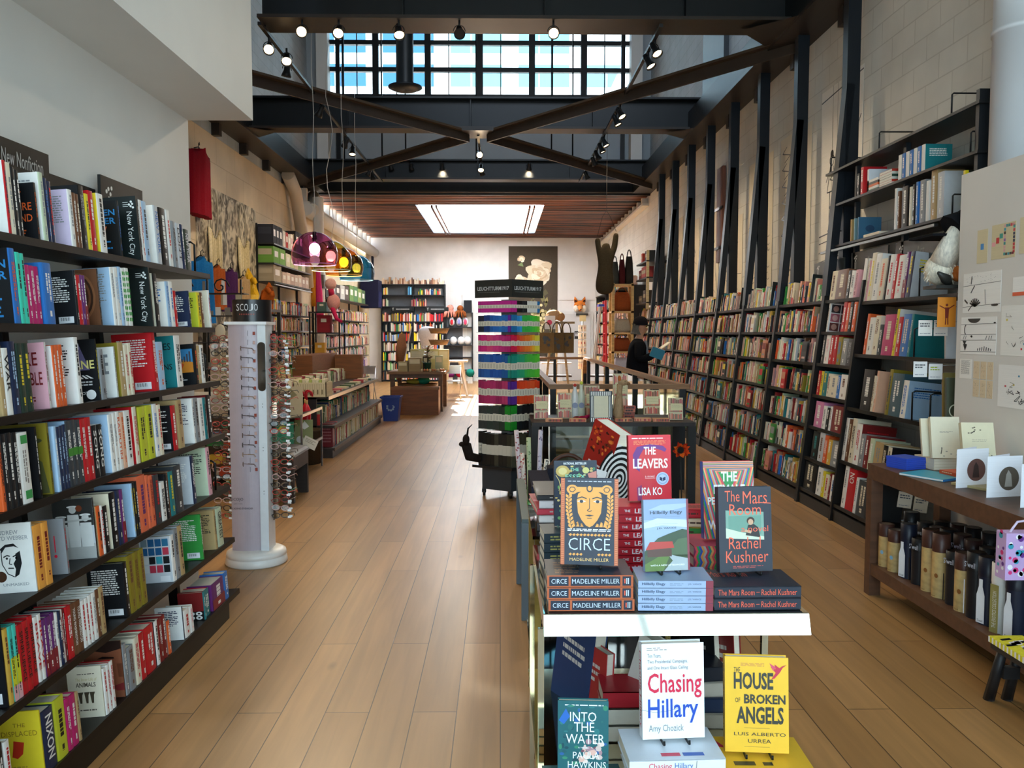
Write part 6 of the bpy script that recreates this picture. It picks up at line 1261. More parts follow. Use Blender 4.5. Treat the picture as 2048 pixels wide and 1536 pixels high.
def art_tree(kind):
    def fn(b, f, w, h):
        a = frac(b, f, w, h); k = '5a5448'; bars(b, f, w*.3, h*.6, w*.75, h*.66, 2, 'a89c88', RND, .3); rn = random.Random(kind)
        if kind == 1:
            a.l(((.3,.1),(.34,.22)),.03,k); a.d(.34,.24,.02,k,.02); 
            for x, y in ((.5,.16),(.65,.1),(.85,.08),(.4,.05)): a.d(x,y,.04,'a8a090',.012)
        else:
            a.l(((.62,.06),(.6,.3)),.03,k)
            for i in range(16): t = rn.uniform(0,pi); a.l(((.6,.2),(.6+.3*math.cos(t),.26+.14*math.sin(t))),.008,k); a.d(.6+.3*math.cos(t),.26+.14*math.sin(t),.03,'8a8270',.014)
            for i in range(9): a.d(rn.uniform(.2,.6),rn.uniform(.78,.9),.03,'6a6050',.012)
    return fn
stand_book('cream picture book with tiny figure leaning on the cream pile', (2.5,4.72,Z7+.075), .16, .24, .03, -.12, .22, 'ece2c6', 'e4dabc', art_tree(1), holder=False, fore='c9b8d0')
stand_book('cream picture book with tree drawing leaning above the rust red booklets', (2.52,4.42,Z7+.045), .17, .27, .03, -.1, .25, 'e4d9b8', 'dcd0ae', art_tree(2), holder=False, fore='d8d4d8')
stand_book('second cream picture book leaning behind the tiny figure one', (2.475,4.78,Z7+.075), .16, .225, .02, -.1, .24, 'e8dcc0', 'e0d4b4', art_tree(1), holder=False)
for i, (x, y, rz, c, l) in enumerate(((2.34,4.18,.25,'6a4a44','farthest white folded card with brown roundel on the wooden table'),(2.35,3.93,.2,'5a5248','middle white folded card with grey roundel on the wooden table'),(2.37,3.7,.15,'8a8a8a','nearest white folded card with small print on the wooden table'))):
    b = MB(); b.dm = 'paper'; w, h = .2, .2
    b.box((0,0,0),(w,.0015,h),'eef0f6'); b.poly(((0,.0015,0),(w*.95,.07,0),(w*.95,.07,h),(0,.0015,h)),'e8eaf2'); b.poly(((w*.95,.07,0),(w*1.0,.0,0),(w*1.0,.0,h*.02),(w*.95,.07,h*.02)),'e8eaf2')
    f = fr((0,-.0002,0),(1,0,0),(0,0,1))
    if i < 2: b.disc(f, w*.98-.0, h*.45, .06, c, n=28) if False else b.disc(f, w*.62, h*.45, .058, c, n=28); b.patch(f, ((w*.5,h*.25),(w*.72,h*.25),(w*.68,h*.55),(w*.6,h*.66),(w*.54,h*.55)), ('3a2a28','a8a49c')[i], e=.0008)
    else: bars(b, f, .02, .03, .09, .06, 3, '8a8a8e', RND, .3)
    tag(b.build('folded_card', loc=(x,y,Z7), rot=(0,0,rz)), l, 'card')
# price cards hanging from the art shelves
for i, (x, y, z, c, l) in enumerate(((2.69,5.3,1.585,'f0ece4','left of the orange figure print'),(2.79,5.3,1.585,'ece6de','below the orange figure print'),(2.665,5.3,1.32,'f0ece8','plain one above the picture books'),(2.765,5.3,1.305,'f0ece8','lime lettered one above the picture books'),(2.475,5.08,.52,'ead8c0','first under the wooden table top'),(2.575,5.08,.49,'e0cdb0','second under the wooden table top'))):
    b = MB(); b.box((0,0,0),(.085,.001,.1),c,'paper'); f = fr((0,-.0002,0),(1,0,0),(0,0,1)); bars(b, f, .01,.055,.075,.085,2,'5a5a5e' if i != 3 else 'a8b82a',RND); bars(b, f, .01,.012,.075,.018,1,'4a4a6a',RND); b.tube(((.07,.002,.09),(.3,.03,.09)), .0015, '8a8a8c', 'metal', 5)
    tag(b.build('shelf_card', loc=(x,y,z), rot=(0,(.12 if i > 3 else 0),-.12)), 'small white note card, ' + l, 'card')
b = MB(); b.dm = 'print'; b.box((0,0,0),(.11,.002,.185),'e08a28'); f = fr((0,-.0003,0),(1,0,0),(0,0,1)); a = frac(b,f,.11,.185); a.d(.5,.74,.07,'6a2418',.045); a.p(((.42,.3),(.6,.3),(.62,.66),(.4,.66)),'7a2a1a'); a.l(((.1,.72),(.42,.62)),.06,'7a2a1a'); a.l(((.9,.74),(.6,.62)),.06,'7a2a1a'); a.l(((.46,.32),(.44,.08)),.06,'7a2a1a'); a.l(((.56,.32),(.58,.08)),.06,'7a2a1a')
tag(b.build('art_print', loc=(2.725,5.14,1.64), rot=(0,0,-.12)), 'orange print of a dancing figure by the white partition', 'print')
# big art volumes that stand face out inside the wide shelves
for (x, y, z, w, h, c, l, kind) in ((3.02,5.35,.985,.3,.36,'7a6a24','olive volume with purple and blue robed figure on the third art shelf',0),(3.0,5.1,.985,.26,.3,'9aa0a0','pale volume with dark seascape on the third art shelf',1),(3.05,5.4,1.435,.33,.38,'b8b8ba','silver volume with black symbols behind the teal case',2),(3.02,5.3,.535,.3,.32,'a8281c','red and grey volume with oval on the fourth art shelf',3),(2.86,5.02,.99,.1,.34,'3a3f2c','dark green volume with ring mark beside the partition',4),(3.05,5.2,.155,.3,.3,'2a3a30','green volume with fruit picture on the lowest art shelf',5)):
    b = MB(); b.dm = 'print'; t = .03; b.box((0,0,0),(w,t,h),c); f = fr((0,-.0002,0),(1,0,0),(0,0,1)); a = frac(b,f,w,h)
    if kind == 0: a.p(((.1,.05),(.35,.05),(.4,.4),(.25,.5)),'5a1a5a'); a.p(((.3,.05),(.6,.05),(.6,.55),(.4,.6)),'1f4a9a'); a.d(.55,.72,.12,'2a2018',.1)
    if kind == 1: a.r(.3,.35,.95,.72,'2f4050'); a.r(.3,.35,.95,.5,'1c262e',.0006)
    if kind == 2:
        for i in range(5): a.d(.15+.17*i,.9,.04,'16161a',.03)
    if kind == 3: a.d(.5,.6,.42,'8a8e94',.3); a.d(.5,.55,.36,'3a3c44',.22,.0008)
    if kind == 4: a.d(.5,.4,.36,'c8c8b0',.12); a.d(.5,.4,.3,'3a3f2c',.1,.0008); a.r(.7,.0,.9,1,'8a8a3a')
    if kind == 5: a.d(.3,.3,.2,'c8502c',.18); a.d(.6,.4,.2,'6a8a3a',.2); a.r(0,0,.08,1,'c82a2a',.0008)
    o = b.build('book', loc=(x-.12,y,z), rot=(-.08,0,-.15)); tag(o, l, 'book'); q = MB(); q.box((.003,.003,.003),(w-.003,t-.003,h+.0003),PAGE,'paper'); q.build('page_block', o)
b = MB(); b.dm = 'fur'; rn = random.Random(4)
b.ball((2.77,5.2,2.0),(.1,.09,.1),'e8ddc8'); b.tube(((2.77,5.18,2.04),(2.79,5.13,2.14),(2.82,5.08,2.26)), [.08,.07,.05], 'ece4d4', n=12); b.ball((2.83,5.12,1.97),(.03,.04,.05),'b8642c')
for i in range(90): a, e = rn.uniform(0,2*pi), rn.uniform(-.8,1.4); d = V((math.cos(a)*math.cos(e), math.sin(a)*math.cos(e), math.sin(e))); p = V((2.77,5.2,2.0)) + d*.09; b.tube((p, p+d*.012+V((0,0,-.022))), [.006,.003], 'e9dfcc', n=5)
tag(b.build('fur_animal'), 'shaggy cream fur animal at the end of the top art shelf', 'toy')
b = MB(); b.dm = 'leaf'; b.tube(((2.78,5.12,1.91),(2.74,5.08,1.935),(2.67,5.04,1.97)), [.02,.032,.01], '2a2a26', n=8); b.box((2.66,5.04,1.875),(3.1,5.2,1.895),'22221e')
tag(b.build('bird_figure'), 'dark bird figure on a stand in front of the cream fur animal', 'figurine')
b = MB(); b.dm = 'cloth'; b.tube(((2.78,5.1,2.24),(2.86,5.1,2.3),(2.9,5.12,2.38)), [.1,.07,.02], '17181c'); b.box((2.66,5.1,2.2),(3.05,5.4,2.215),'17181c')
tag(b.build('hat'), 'black hat hanging above the fur animal by the partition', 'hat')
# ---- wall brackets shelves above
us = thing('wall_shelf', 'black three tier wall shelf high on the white block wall', 'shelf', (3.28, 6.6, 2.7))
for z in (3.12, 2.8, 2.42):
    b = MB(); b.dm = 'steel'; b.box((3.12,5.45,z-.02),(XR-.002,8.0 if z > 3 else 7.9,z),'26282a'); rel(b, 'shelf', us)
for y in (5.5, 6.6, 7.5): b = MB(); b.dm = 'steel'; b.box((3.2 if y != 5.5 else 3.14,y-.02,2.15),(XR-.002,y+.02,3.2) if y == 5.5 else (3.24,y+.02,3.12),'23272c'); rel(b, 'bracket_post', us)
for z, y in ((3.12,5.8),(3.12,6.9),(3.12,7.9),(2.8,5.55),(2.8,7.85),(2.42,5.75),(2.42,7.8)):
    b = MB(); b.dm = 'steel'; b.tube(((3.13,y,z),(3.13,y,z+.13),(3.14,y,z+.14),(3.42,y,z+.14)), .006, '1a1c1e', n=6); rel(b, 'bookend', us)
b = MB(); b.dm = 'metal'; b.bar((3.1,5.9,2.37),(3.1,8.0,2.37),.03,.02,'8a8e90'); rel(b, 'light_rail', us)
def ub(y, z, t, h, c, l, w=.2, kind='', fa=None):
    rn = random.Random(int(y*1000)); o = make_book(t, w, h, c, fa, 'W', kind, rn, 1).build('book', loc=(3.15, y+t, z+.0006), rot=(0,0,pi)); tag(o, l, 'book'); pages(t, w, h).build('page_block', o)
for i in range(7): ub(6.18+.06*i, 2.8, .055, .2, 'B' if i % 2 else 'W', 'blue and white set book, %s from the corner post, high wall shelf' % ORD[i], fa='T')
for i in range(6):
    b = MB(); b.dm = 'print'; b.box((0,0,0),(.2,.22,.02),('f0ece4','c8402c','e9e4d8','2a4a3a','e4dccc','c83a2a')[i]); b.box((-.0005,.004,.002),(.19,.216,.018),'f2efe6','paper'); absorb(b, (3.15,6.7,2.8005+.0206*i), (0,0,0))
for i in range(5):
    b = MB(); b.dm = 'print'; b.box((0,0,0),(.2,.2,.02),('2f5a4a','f0ece4','d8642c','2a2a2a','f0ece4')[i]); absorb(b, (3.15,6.95,2.8005+.0206*i), (0,0,0))
ub(7.3, 2.8, .05, .2, 'K', 'dark book first in the small group at the far end of the high shelf'); ub(7.22, 2.8, .06, .24, 'R', 'red book with blue sphere at the far end of the high shelf', kind=''); 
b = MB(); b.dm = 'print'; b.box((0,0,0),(.22,.03,.2),'dfe4ea'); b.disc(fr((0,-.0003,0),(1,0,0),(0,0,1)), .14,.06,.035,'2f86b0'); tag(b.build('book', loc=(3.15,7.12,2.8005)), 'white book with blue burst standing face out on the high shelf', 'book')
for i, (y, t, h, c, l) in enumerate(((6.9,.04,.33,'W','white tall'),(6.85,.04,.3,'n','brown tall'),(6.72,.1,.32,'K','thick speckled black'),(6.66,.04,.3,'C','cream'),(6.61,.04,.31,'K','slim black'),(6.56,.04,.32,'B','blue'),(6.46,.08,.32,'S','grey photo'),(6.4,.05,.3,'W','white lettered'),(6.3,.08,.36,'t','broad tan'),(6.2,.09,.33,'s','pale grey'))): ub(y-.3, 2.42, t, h, c, '%s book on the lowest tier of the high wall shelf' % l)
b = MB(); b.dm = 'print'; b.box((0,0,0),(.21,.03,.28),'f0d818'); f = fr((0,-.0003,0),(1,0,0),(0,0,1)); a = frac(b,f,.21,.28)
for s, y in (('The DESIGN',.8),('of EVERYDAY',.69),('THINGS',.58)): a.t(s,.22,y,.9 if s != 'THINGS' else .75,y+.07,'5a5420')
a.d(.4,.22,.2,'a82018',.14); a.p(((.28,.3),(.52,.3),(.48,.5),(.34,.5)),'a82018',.0008); a.l(((.58,.3),(.66,.2),(.58,.12)),.03,'a82018'); a.l(((.22,.24),(.08,.2)),.06,'a82018'); a.r(.1,.94,.9,1.0,'2a2a20',.0008)
tag(b.build('book', loc=(3.14,5.62,2.4205), rot=(0,0,-.1)), 'yellow book with red teapot standing face out on the high shelf', 'book')
for i, (y, c) in enumerate(((7.45,'b8945c'),(7.38,'7a9aa0'),(7.3,'3a6a8a'))):
    b = MB(); b.dm = 'print'; b.box((0,0,0),(.2,.02,.2),c); a = frac(b,fr((0,-.0003,0),(1,0,0),(0,0,1)),.2,.2); a.d(.5,.5,.2,'2a4a6a',.15); tag(b.build('book', loc=(3.15,y,2.4205)), '%s small book face out at the far end of the lowest high tier' % ('tan','grey green','blue')[i], 'book')
b = MB(); b.dm = 'print'; b.box((0,0,0),(.2,.3,.03),'e8dcc4'); tag(b.build('book', loc=(3.15,6.9,2.4205)), 'cream book lying flat on the lowest high tier', 'book')
# ---- pipe
b = MB(); b.lathe(((.17,2.0),(.17,3.45),(.178,3.45),(.178,3.48),(.17,3.48),(.17,4.1),(.178,4.1),(.178,4.13),(.17,4.13),(.17,9.2)), (3.24,5.2,0), 'cfd0d2', 'paint', 28); struct(b.build('trim_pipe'))
# ---- drawings on the partition
PX = 2.7495
def sheet(y0, y1, z0, z1, c, l, fn, cat='drawing'):
    b = MB(); b.box((PX-.0012,y0,z0),(PX,y1,z1),c,'paper'); f = fr((PX-.0015,y1,z0),(0,-1,0),(0,0,1)); fn(b, f, y1-y0, z1-z0); tag(b.build('drawing'), l, cat, None)
K1 = '2a2826'
def d_patch(b, f, w, h):
    a = frac(b,f,w,h); rn = random.Random(3)
    for i in range(9): a.r(.52,.08+.1*i,.6,.16+.1*i,rn.choice(('d86a6a','2a8a8a','8a5aa0','2a2a2a','d8a0a0','3a9ab0')))
    for i in range(4): a.r(.6+.09*i,.88,.68+.09*i,.96,rn.choice(('2a8a8a','d88a8a','c83a4a','2f5a8a'))); a.r(.6+.09*i,.08,.68+.09*i,.15,rn.choice(('8a2a3a','2a8a9a','2a2a2a')))
    for i in range(8): a.r(.9,.12+.1*i,.98,.2+.1*i,rn.choice(('2a9a9a','1f2a4a','f0f0ea','c8303a')))
    a.r(.2,.45,.33,.62,'c8202c'); a.r(.34,.58,.48,.72,'2a9a8a'); a.r(.02,.38,.18,.5,'e8a0a0')
def d_plants(b, f, w, h):
    a = frac(b,f,w,h); rn = random.Random(6)
    for y in (.68,.15): a.l(((0,y),(1,y+.05)),.006,K1)
    for i in range(7): t = .5+.36*i; a.l(((.34,.16),(.34+.16*math.cos(t),.16+.2*abs(math.sin(t)))),.028,K1)
    a.l(((.24,.92),(.22,.72)),.02,K1); a.l(((.16,.05),(.3,.24)),.02,K1); a.l(((.05,.34),(.14,.24)),.03,K1); a.l(((.6,.56),(.62,.2)),.012,K1); a.l(((.22,.5),(.32,.68)),.02,K1); a.d(.86,.17,.09,K1,.03)
    for i in range(24): a.d(rn.uniform(.1,.9),rn.uniform(.7,.95),.008,'7a7670',.005)
def d_bowl(b, f, w, h):
    a = frac(b,f,w,h)
    for y in (.8,.52,.37,.06): a.l(((0,y),(1,y+.02)),.006,K1)
    a.p([(.38+.18*math.cos(t),.96+.12*math.sin(t)) for t in [pi+i*pi/12 for i in range(13)]],K1)
    a.l([(.16+.05*math.cos(t),.66+.13*math.sin(t)) for t in [1.7+i*.3 for i in range(10)]],.024,K1); a.p(((.06,.36),(.18,.36),(.14,.28),(.2,.26),(.14,.08),(.08,.26),(.1,.28)),K1); a.d(.95,.84,.03,K1,.02); a.d(.32,.48,.03,K1,.03)
    for i in range(7): a.l(((.5+.06*i,.1),(.5+.06*i+.01,.16+.06*(3-abs(i-3))/3)),.02,K1)
    for x in (.08,.14,.72,.8,.86): a.l(((x,.4),(x+.03,.5)),.012,K1)
def d_text(b, f, w, h): bars(b, f, w*.12, h*.22, w*.85, h*.95, 14, '7a7672', random.Random(1), .35)
def d_faint(seed, col='a8a29a', acc=('c83a4a','3a8ab0','e0c840')):
    def fn(b, f, w, h):
        a = frac(b,f,w,h); rn = random.Random(seed)
        for i in range(7):
            x, y = rn.uniform(.1,.8), rn.uniform(.1,.85); a.l([(x+rn.uniform(-.1,.1), y+rn.uniform(-.08,.08)) for k in range(4)],.012,rn.choice((K1,col,col)))
        for c in acc: x, y = rn.uniform(.1,.8), rn.uniform(.1,.85); a.r(x,y,x+.05,y+.04,c,.0007)
    return fn
def yy(px): return 2.75*FPX/(px-1000)
sheet(yy(1976),yy(1955),2.0,2.19,'d8c8a0','small tan sheet with blue square pinned on the partition', lambda b,f,w,h: b.rect(f,w*.35,h*.4,w*.65,h*.58,'2f86c8'))
sheet(yy(2032),yy(1984),2.01,2.2,'d4c49c','tan sheet with coloured patchwork pinned on the partition', d_patch); sheet(yy(2075),yy(2040),2.02,2.21,'d8caa4','tan sheet beyond the patchwork sheet', d_faint(2))
sheet(yy(2006),yy(1930),1.72,1.95,'efebe4','white sheet with black plant silhouettes on the partition', d_plants); sheet(yy(2000),yy(1928),1.48,1.695,'f0ece6','white sheet with black bowl and shelf lines on the partition', d_bowl)
sheet(yy(1952),yy(1928),1.335,1.45,'eeeae2','small typed sheet low on the partition', d_text)
for i in range(3):
    for j in range(2): sheet(yy(1971-14*(2-i)+0*i)+0 if False else yy(1968+14*i), yy(1956+14*i), 1.34-.105*j, 1.44-.105*j, 'd8c2a0', 'small tan study, %s in the %s row of the six on the partition' % (ORD[i],('upper','lower')[j]), d_faint(i+3*j,'8a7a68',('c83a4a',)))
sheet(yy(2070),yy(2009),1.48,1.75,'ece8e0','tall faint drawing beside the bowl sheet', d_faint(8)); sheet(yy(2075),yy(2007),1.2,1.43,'e9e5df','faint grid of small sketches low on the partition', d_faint(9)); sheet(yy(2070),yy(2030),1.8,1.9,'f0ece6','white sheet with orange strip on the partition', lambda b,f,w,h: b.rect(f,0,0,w,h*.2,'e0603c'))
# ---- black stool with a cushion in the corner of view
st = thing('stool', 'small black wooden stool with patterned cushion at the wooden table end', 'stool', (2.16, 3.3, 0))
for x, y, dx, dy in ((2.15,3.43,-.01,.08),(2.22,3.43,.0,.08),(2.15,3.11,-.01,-.05),(2.22,3.11,.0,-.05)): b = MB(); b.dm = 'wood'; b.tube(((x+dx,y+dy,0),(x,y,.27)), [.024,.02], '1c1c1e', n=10); rel(b, 'leg', st)
b = MB(); b.dm = 'wood'; b.box((2.11,3.06,.25),(2.25,3.46,.275),'1c1c1e'); b.bar((2.15,3.44,.15),(2.22,3.44,.15),.03,.05,'1c1c1e'); rel(b, 'seat', st)
b = MB(); b.dm = 'cloth'; b.box((2.105,3.05,.275),(2.252,3.47,.3),'ded23c'); rn = random.Random(5)
for i in range(30): x, y = rn.uniform(2.11,2.2), rn.uniform(3.06,3.42); b.poly(((x,y,.3005),(x+.05,y+.01,.3005),(x+.05,y+.03,.3005),(x,y+.02,.3005)), rn.choice(('f2f0ea','17171a','17171a','f2f0ea')))
for i in range(16): x = 2.105+.0091*i; b.rect(fr((x,3.05,.275),(1,0,0),(0,0,1)),0,0,.006,.025,'17171a'); b.rect(fr((2.105,3.47-.026*i,.275),(0,-1,0),(0,0,1)),0,0,.011,.025,'f2f0ea')
rel(b, 'cushion', st)
b = MB(); b.dm = 'plastic'; 
b.tube(((2.16,3.44,.755),(2.2,3.45,.8),(2.3,3.46,.812)), .005, 'd8c8e0', n=6); b.box((2.13,3.41,.56),(2.25,3.48,.76),'c9a8d8'); f = fr((2.13,3.4098,.56),(1,0,0),(0,0,1)); rn = random.Random(7); f2 = fr((2.1298,3.48,.56),(0,-1,0),(0,0,1))
for i in range(24): b.disc(f, rn.uniform(.015,.105), rn.uniform(.015,.2), rn.uniform(.006,.016), rn.choice(('d83a7a','f0f0f4','6a3a8a','3a9ab0')), n=8); 
for i in range(12): b.disc(f2, rn.uniform(.012,.058), rn.uniform(.01,.21), rn.uniform(.006,.014), rn.choice(('d83a7a','f0f0f4','6a3a8a','3a9ab0')), n=8)
tag(b.build('gift_bag'), 'pink and lilac floral bag hung on the wooden table edge', 'bag')
# ================================================================ OVERHEAD: duct, tracks, lamps
du = thing('ceiling_duct', 'round black duct with a wide flange hanging in the light well', 'duct', (-1.62, 14.5, 5.75))
b = MB(); b.lathe(((.145,5.8),(.145,9.2)), (-1.62,14.5,0), '1b1f22', 'steel', 24); rel(b, 'pipe', du)
b = MB(); b.lathe(((0,5.77),(.1,5.74),(.2,5.76),(.29,5.8),(.29,5.82),(.145,5.86)), (-1.62,14.5,0), '1b1f22', 'steel', 28); rel(b, 'diffuser', du)
TZ = 4.78
for x, y0, y1, l in ((-2.48, 8.8, 17.7, 'black lamp track on the duct side of the light well'), (1.68, 8.8, 17.7, 'black lamp track on the steel post side of the light well'), (-.35, 13.6, 16.6, 'short black lamp track on the brace centre')):
    b = MB(); b.dm = 'steel'; b.box((x-.02, y0, TZ), (x+.02, y1, TZ+.035), '17191b'); 
    for y in (9.0, 13.55, 17.6):
        if y0 - .1 <= y <= y1 + .1: b.box((x-.01, y-.01, TZ+.03), (x+.01, y+.01, ZF), '17191b')
    tag(b.build('lamp_track'), l, 'track')
def track_light(loc, aim, lit, label, power=70, hang=.06, warm=(1, .80, .55)):
    loc = V(loc); d = (V(aim)-loc).normalized(); t = thing('track_light', label, 'lamp', loc)
    top = loc; c = loc + V((0,0,-hang-.05)); u = d.cross(V((0,0,1))).normalized() if abs(d.z) < .99 else V((1,0,0))
    b = MB(); b.dm = 'steel'; b.tube((top, top+V((0,0,-hang))), .012, '17191b', n=6); b.tube([c + (u*math.cos(a) + V((0,0,1))*math.sin(a))*.062 for a in [pi*k/8 for k in range(9)]], .005, '17191b', n=5); rel(b, 'bracket', t)
    b = MB(); b.dm = 'steel'; p0 = c - d*.09; prof = ((.028,0),(.034,.03),(.036,.1),(.048,.13),(.06,.17),(.056,.17),(.046,.14))
    w = u; q = d.cross(w); rings = []
    for r, h in prof: rings.append([b.pt(p0 + d*h + (w*math.cos(2*pi*j/16) + q*math.sin(2*pi*j/16))*r) for j in range(16)])
    for i in range(len(rings)-1):
        for j in range(16): b.face([rings[i][j], rings[i][(j+1)%16], rings[i+1][(j+1)%16], rings[i+1][j]], lin('1c1e20'), 'steel', True)
    b.face(rings[0][::-1], lin('1c1e20'), 'steel'); can = rel(b, 'lamp_can', t)
    b = MB(); k = p0 + d*.15; b.face([b.pt(k + (w*math.cos(2*pi*j/16) + q*math.sin(2*pi*j/16))*.05) for j in range(16)], lin('ffd9a0') if lit else lin('2a2a28'), 'glow' if lit else 'plastic'); subpart(b, 'lamp_face', can)
    if lit:
        ld = bpy.data.lights.new('lamp_light', 'SPOT'); ld.energy = power; ld.color = warm; ld.spot_size = 1.5; ld.spot_blend = 1; ld.shadow_soft_size = .05
        lo = bpy.data.objects.new('lamp_light', ld); COL.objects.link(lo); lo.location = k + d*.03; lo.rotation_euler = d.to_track_quat('-Z','Y').to_euler(); lo.parent = t; lo.matrix_parent_inverse = Matrix.Translation(t.location).inverted()
    return t
LT = [(-2.48,9.15,(-1.6,4.5,1.2),1,'nearest on the duct side track',110),(-2.38,9.5,(-1.7,6.0,1.0),1,'second on the duct side track',110),(-2.48,9.9,(-3.2,10.5,.5),1,'third on the duct side track',110),(-2.48,11.7,(-4.2,13.0,2.0),1,'fourth on the duct side track',110),
 (-2.48,13.6,(-4.3,15.5,1.8),1,'fifth on the duct side track',110),(-2.48,14.2,(-2.4,12.6,.4),1,'sixth on the duct side track',110),(-2.48,16.0,(-4.2,17.0,1.6),1,'seventh on the duct side track',110),(-2.48,16.4,(-1.7,16.8,.6),1,'last on the duct side track',110),
 (1.68,9.15,(3.0,7.2,1.3),1,'nearest on the post side track',120),(1.68,9.55,(3.1,8.6,1.8),1,'second on the post side track',120),(1.68,11.75,(3.2,10.3,1.6),1,'third on the post side track',120),(1.68,12.15,(3.1,11.6,1.8),1,'fourth on the post side track',120),
 (1.68,13.5,(3.2,12.8,1.4),1,'fifth on the post side track',120),(1.68,13.95,(3.1,13.6,1.8),1,'sixth on the post side track',110),(1.68,14.5,(3.2,14.6,1.6),1,'seventh on the post side track',110),(1.68,15.0,(3.1,15.8,1.8),1,'eighth on the post side track',110),(1.68,16.3,(3.2,17.0,1.6),1,'last on the post side track',110),
 (-.35,14.4,(.3,8.3,1.2),1,'nearest on the short middle track',120),(-.35,15.6,(-.4,12,.2),1,'second on the short middle track',110),(-.35,15.9,(.9,18.8,1.2),1,'third on the short middle track',110)]
for x, y, aim, lit, l, p in LT: track_light((x, y, TZ), aim, lit, 'black track lamp, ' + l, p)
for x, aim, lit, l in ((-2.05,(-1.6,3.0,1.4),1,'nearest the white soffit'),(-1.67,(-1.6,4.2,.6),1,'second from the white soffit'),(-1.05,(-.2,5.5,0),1,'in front of the round duct'),(-.42,(0,4,.8),0,'unlit and turned away'),(.56,(.5,2.6,.9),1,'alone above the display table')):
    track_light((x, 9.0-.16, ZF), aim, lit, 'black spot lamp under the front beam, ' + l, 150 if lit else 0)
for x, lit, l in ((-2.3,0,'unlit, first from the foliage wall'),(-1.87,0,'unlit, second from the foliage wall'),(-1.22,1,'lit, third from the foliage wall'),(.62,1,'lit, fourth from the foliage wall')):
    track_light((x, 17.76, ZF+.388), (x*.9, 20.5, .8), lit, 'black spot lamp on the rear beam, ' + l, 90)
# general light of the deep rear room: fluorescent battens hidden above the wall ledges
for x, s in ((XL+.3, 1), (XR-.3, -1)):
    lo = area('ledge_batten', (x, 23.2, 4.4), (x+s*1.2, 23.2, 2.2), 8.5, .12, 28, (1, .93, .82)); lo.rotation_euler = V((s*1.0, 0, -.9)).to_track_quat('-Z', 'Y').to_euler(); lo.data.size, lo.data.size_y = .12, 8.5
b = MB(); b.tube(((-4.18,18.1,4.28),(-4.18,YB-.02,4.28)), .15, 'd8d4cc', n=16); struct(b.build('trim_duct_rear'))
b = MB()
for i in range(12): b.box((XL+.002, 18.2+.8*i, 4.45), (XL+.2, 18.3+.8*i, 4.74), 'cfc8bc')
b.box((XL+.002, 18.2, 4.42), (XL+.24, YB-.02, 4.46), 'd8d0c4'); b.box((XR-.16, 19.3, 4.55), (XR-.002, YB-.02, 4.6), 'd8d4cc')
for i in range(13): b.box((XR-.14, 19.5+.65*i, 4.6), (XR-.002, 19.6+.65*i, 4.75), 'cfc8bc')
struct(b.build('trim_ledge'))
b = MB(); b.tube(((-4.2,16.7,4.75),(-4.2,17.3,4.5),(-4.16,17.9,3.3),(-4.16,18.1,2.6)), .13, 'c8b8a0', n=12); b.tube(((-4.2,19.0,4.7),(-4.2,18.7,4.4),(-4.1,18.4,4.3)), .14, 'cfc4b4', n=12); struct(b.build('trim_conduit'))
b = MB(); b.lathe(((.12,0),(.12,4.6)), (-4.02,18.6,0), 'dcd8d0', 'paint', 20); b.lathe(((.14,2.6),(.14,2.9)), (-4.02,18.6,0), '8a8a8c', 'metal', 20); struct(b.build('pillar_round'))
# pendants
def pendant(y, key, c, label, wav):
    x = -2.1; t = thing('pendant_lamp', label, 'lamp', (x, y, 2.38)); R_ = .26
    prof = [(.018,.37)] + [(R_*math.sin(a), .11 + R_*math.cos(a)) for a in [.08+.17*i for i in range(12)]] ; prof = [p for p in prof if p[1] > 0] + [(R_*math.sin(math.acos(-.11/R_)), 0)]
    b = MB(); b.lathe([(r, h) for r, h in prof], (x,y,2.38), 'ffffff', key, 40); dome = rel(b, 'dome', t)
    b = MB(); b.lathe(((R_*.906-.004,0),(R_*.906+.004,0),(R_*.906+.004,.008),(R_*.906-.004,.008),(R_*.906-.004,0)), (x,y,2.378), c, 'plastic', 40); subpart(b, 'rim', dome)
    b = MB(); b.dm = 'plastic'; b.lathe(((0,.37),(.025,.37),(.028,.3),(.02,.24),(0,.24)), (x,y,2.38), '4a3a44', 'metal', 14); sock = rel(b, 'socket', t)
    b = MB(); b.ball((x,y,2.56), (.062,.062,.066), 'fff0dc', 'bulb', 16, 10); subpart(b, 'bulb', sock)
    b = MB(); b.tube([(x + wav*.02*math.sin(k*1.3), y, 2.74 + k*.22) for k in range(10)] + [(x,y,ZF+.3)], .004, 'b8b4ac', n=5); rel(b, 'cord', t)
    ld = bpy.data.lights.new('bulb_light', 'POINT'); ld.energy = 14; ld.color = (1,.85,.62); ld.shadow_soft_size = .06; lo = bpy.data.objects.new('bulb_light', ld); COL.objects.link(lo); lo.location = (x,y,2.47); lo.parent = t; lo.matrix_parent_inverse = Matrix.Translation(t.location).inverted()
pendant(9.5, 'dome_purple', 'e08ad0', 'purple see-through dome lamp, nearest of the four in line', .5); pendant(10.4, 'dome_yellow', 'c8e0c0', 'yellow green see-through dome lamp between purple and orange ones', 2.2); pendant(11.26, 'dome_orange', 'f0a860', 'orange see-through dome lamp beyond the yellow green one', .7); pendant(12.25, 'dome_blue', 'a0d8f0', 'blue see-through dome lamp, farthest of the four in line', .4)
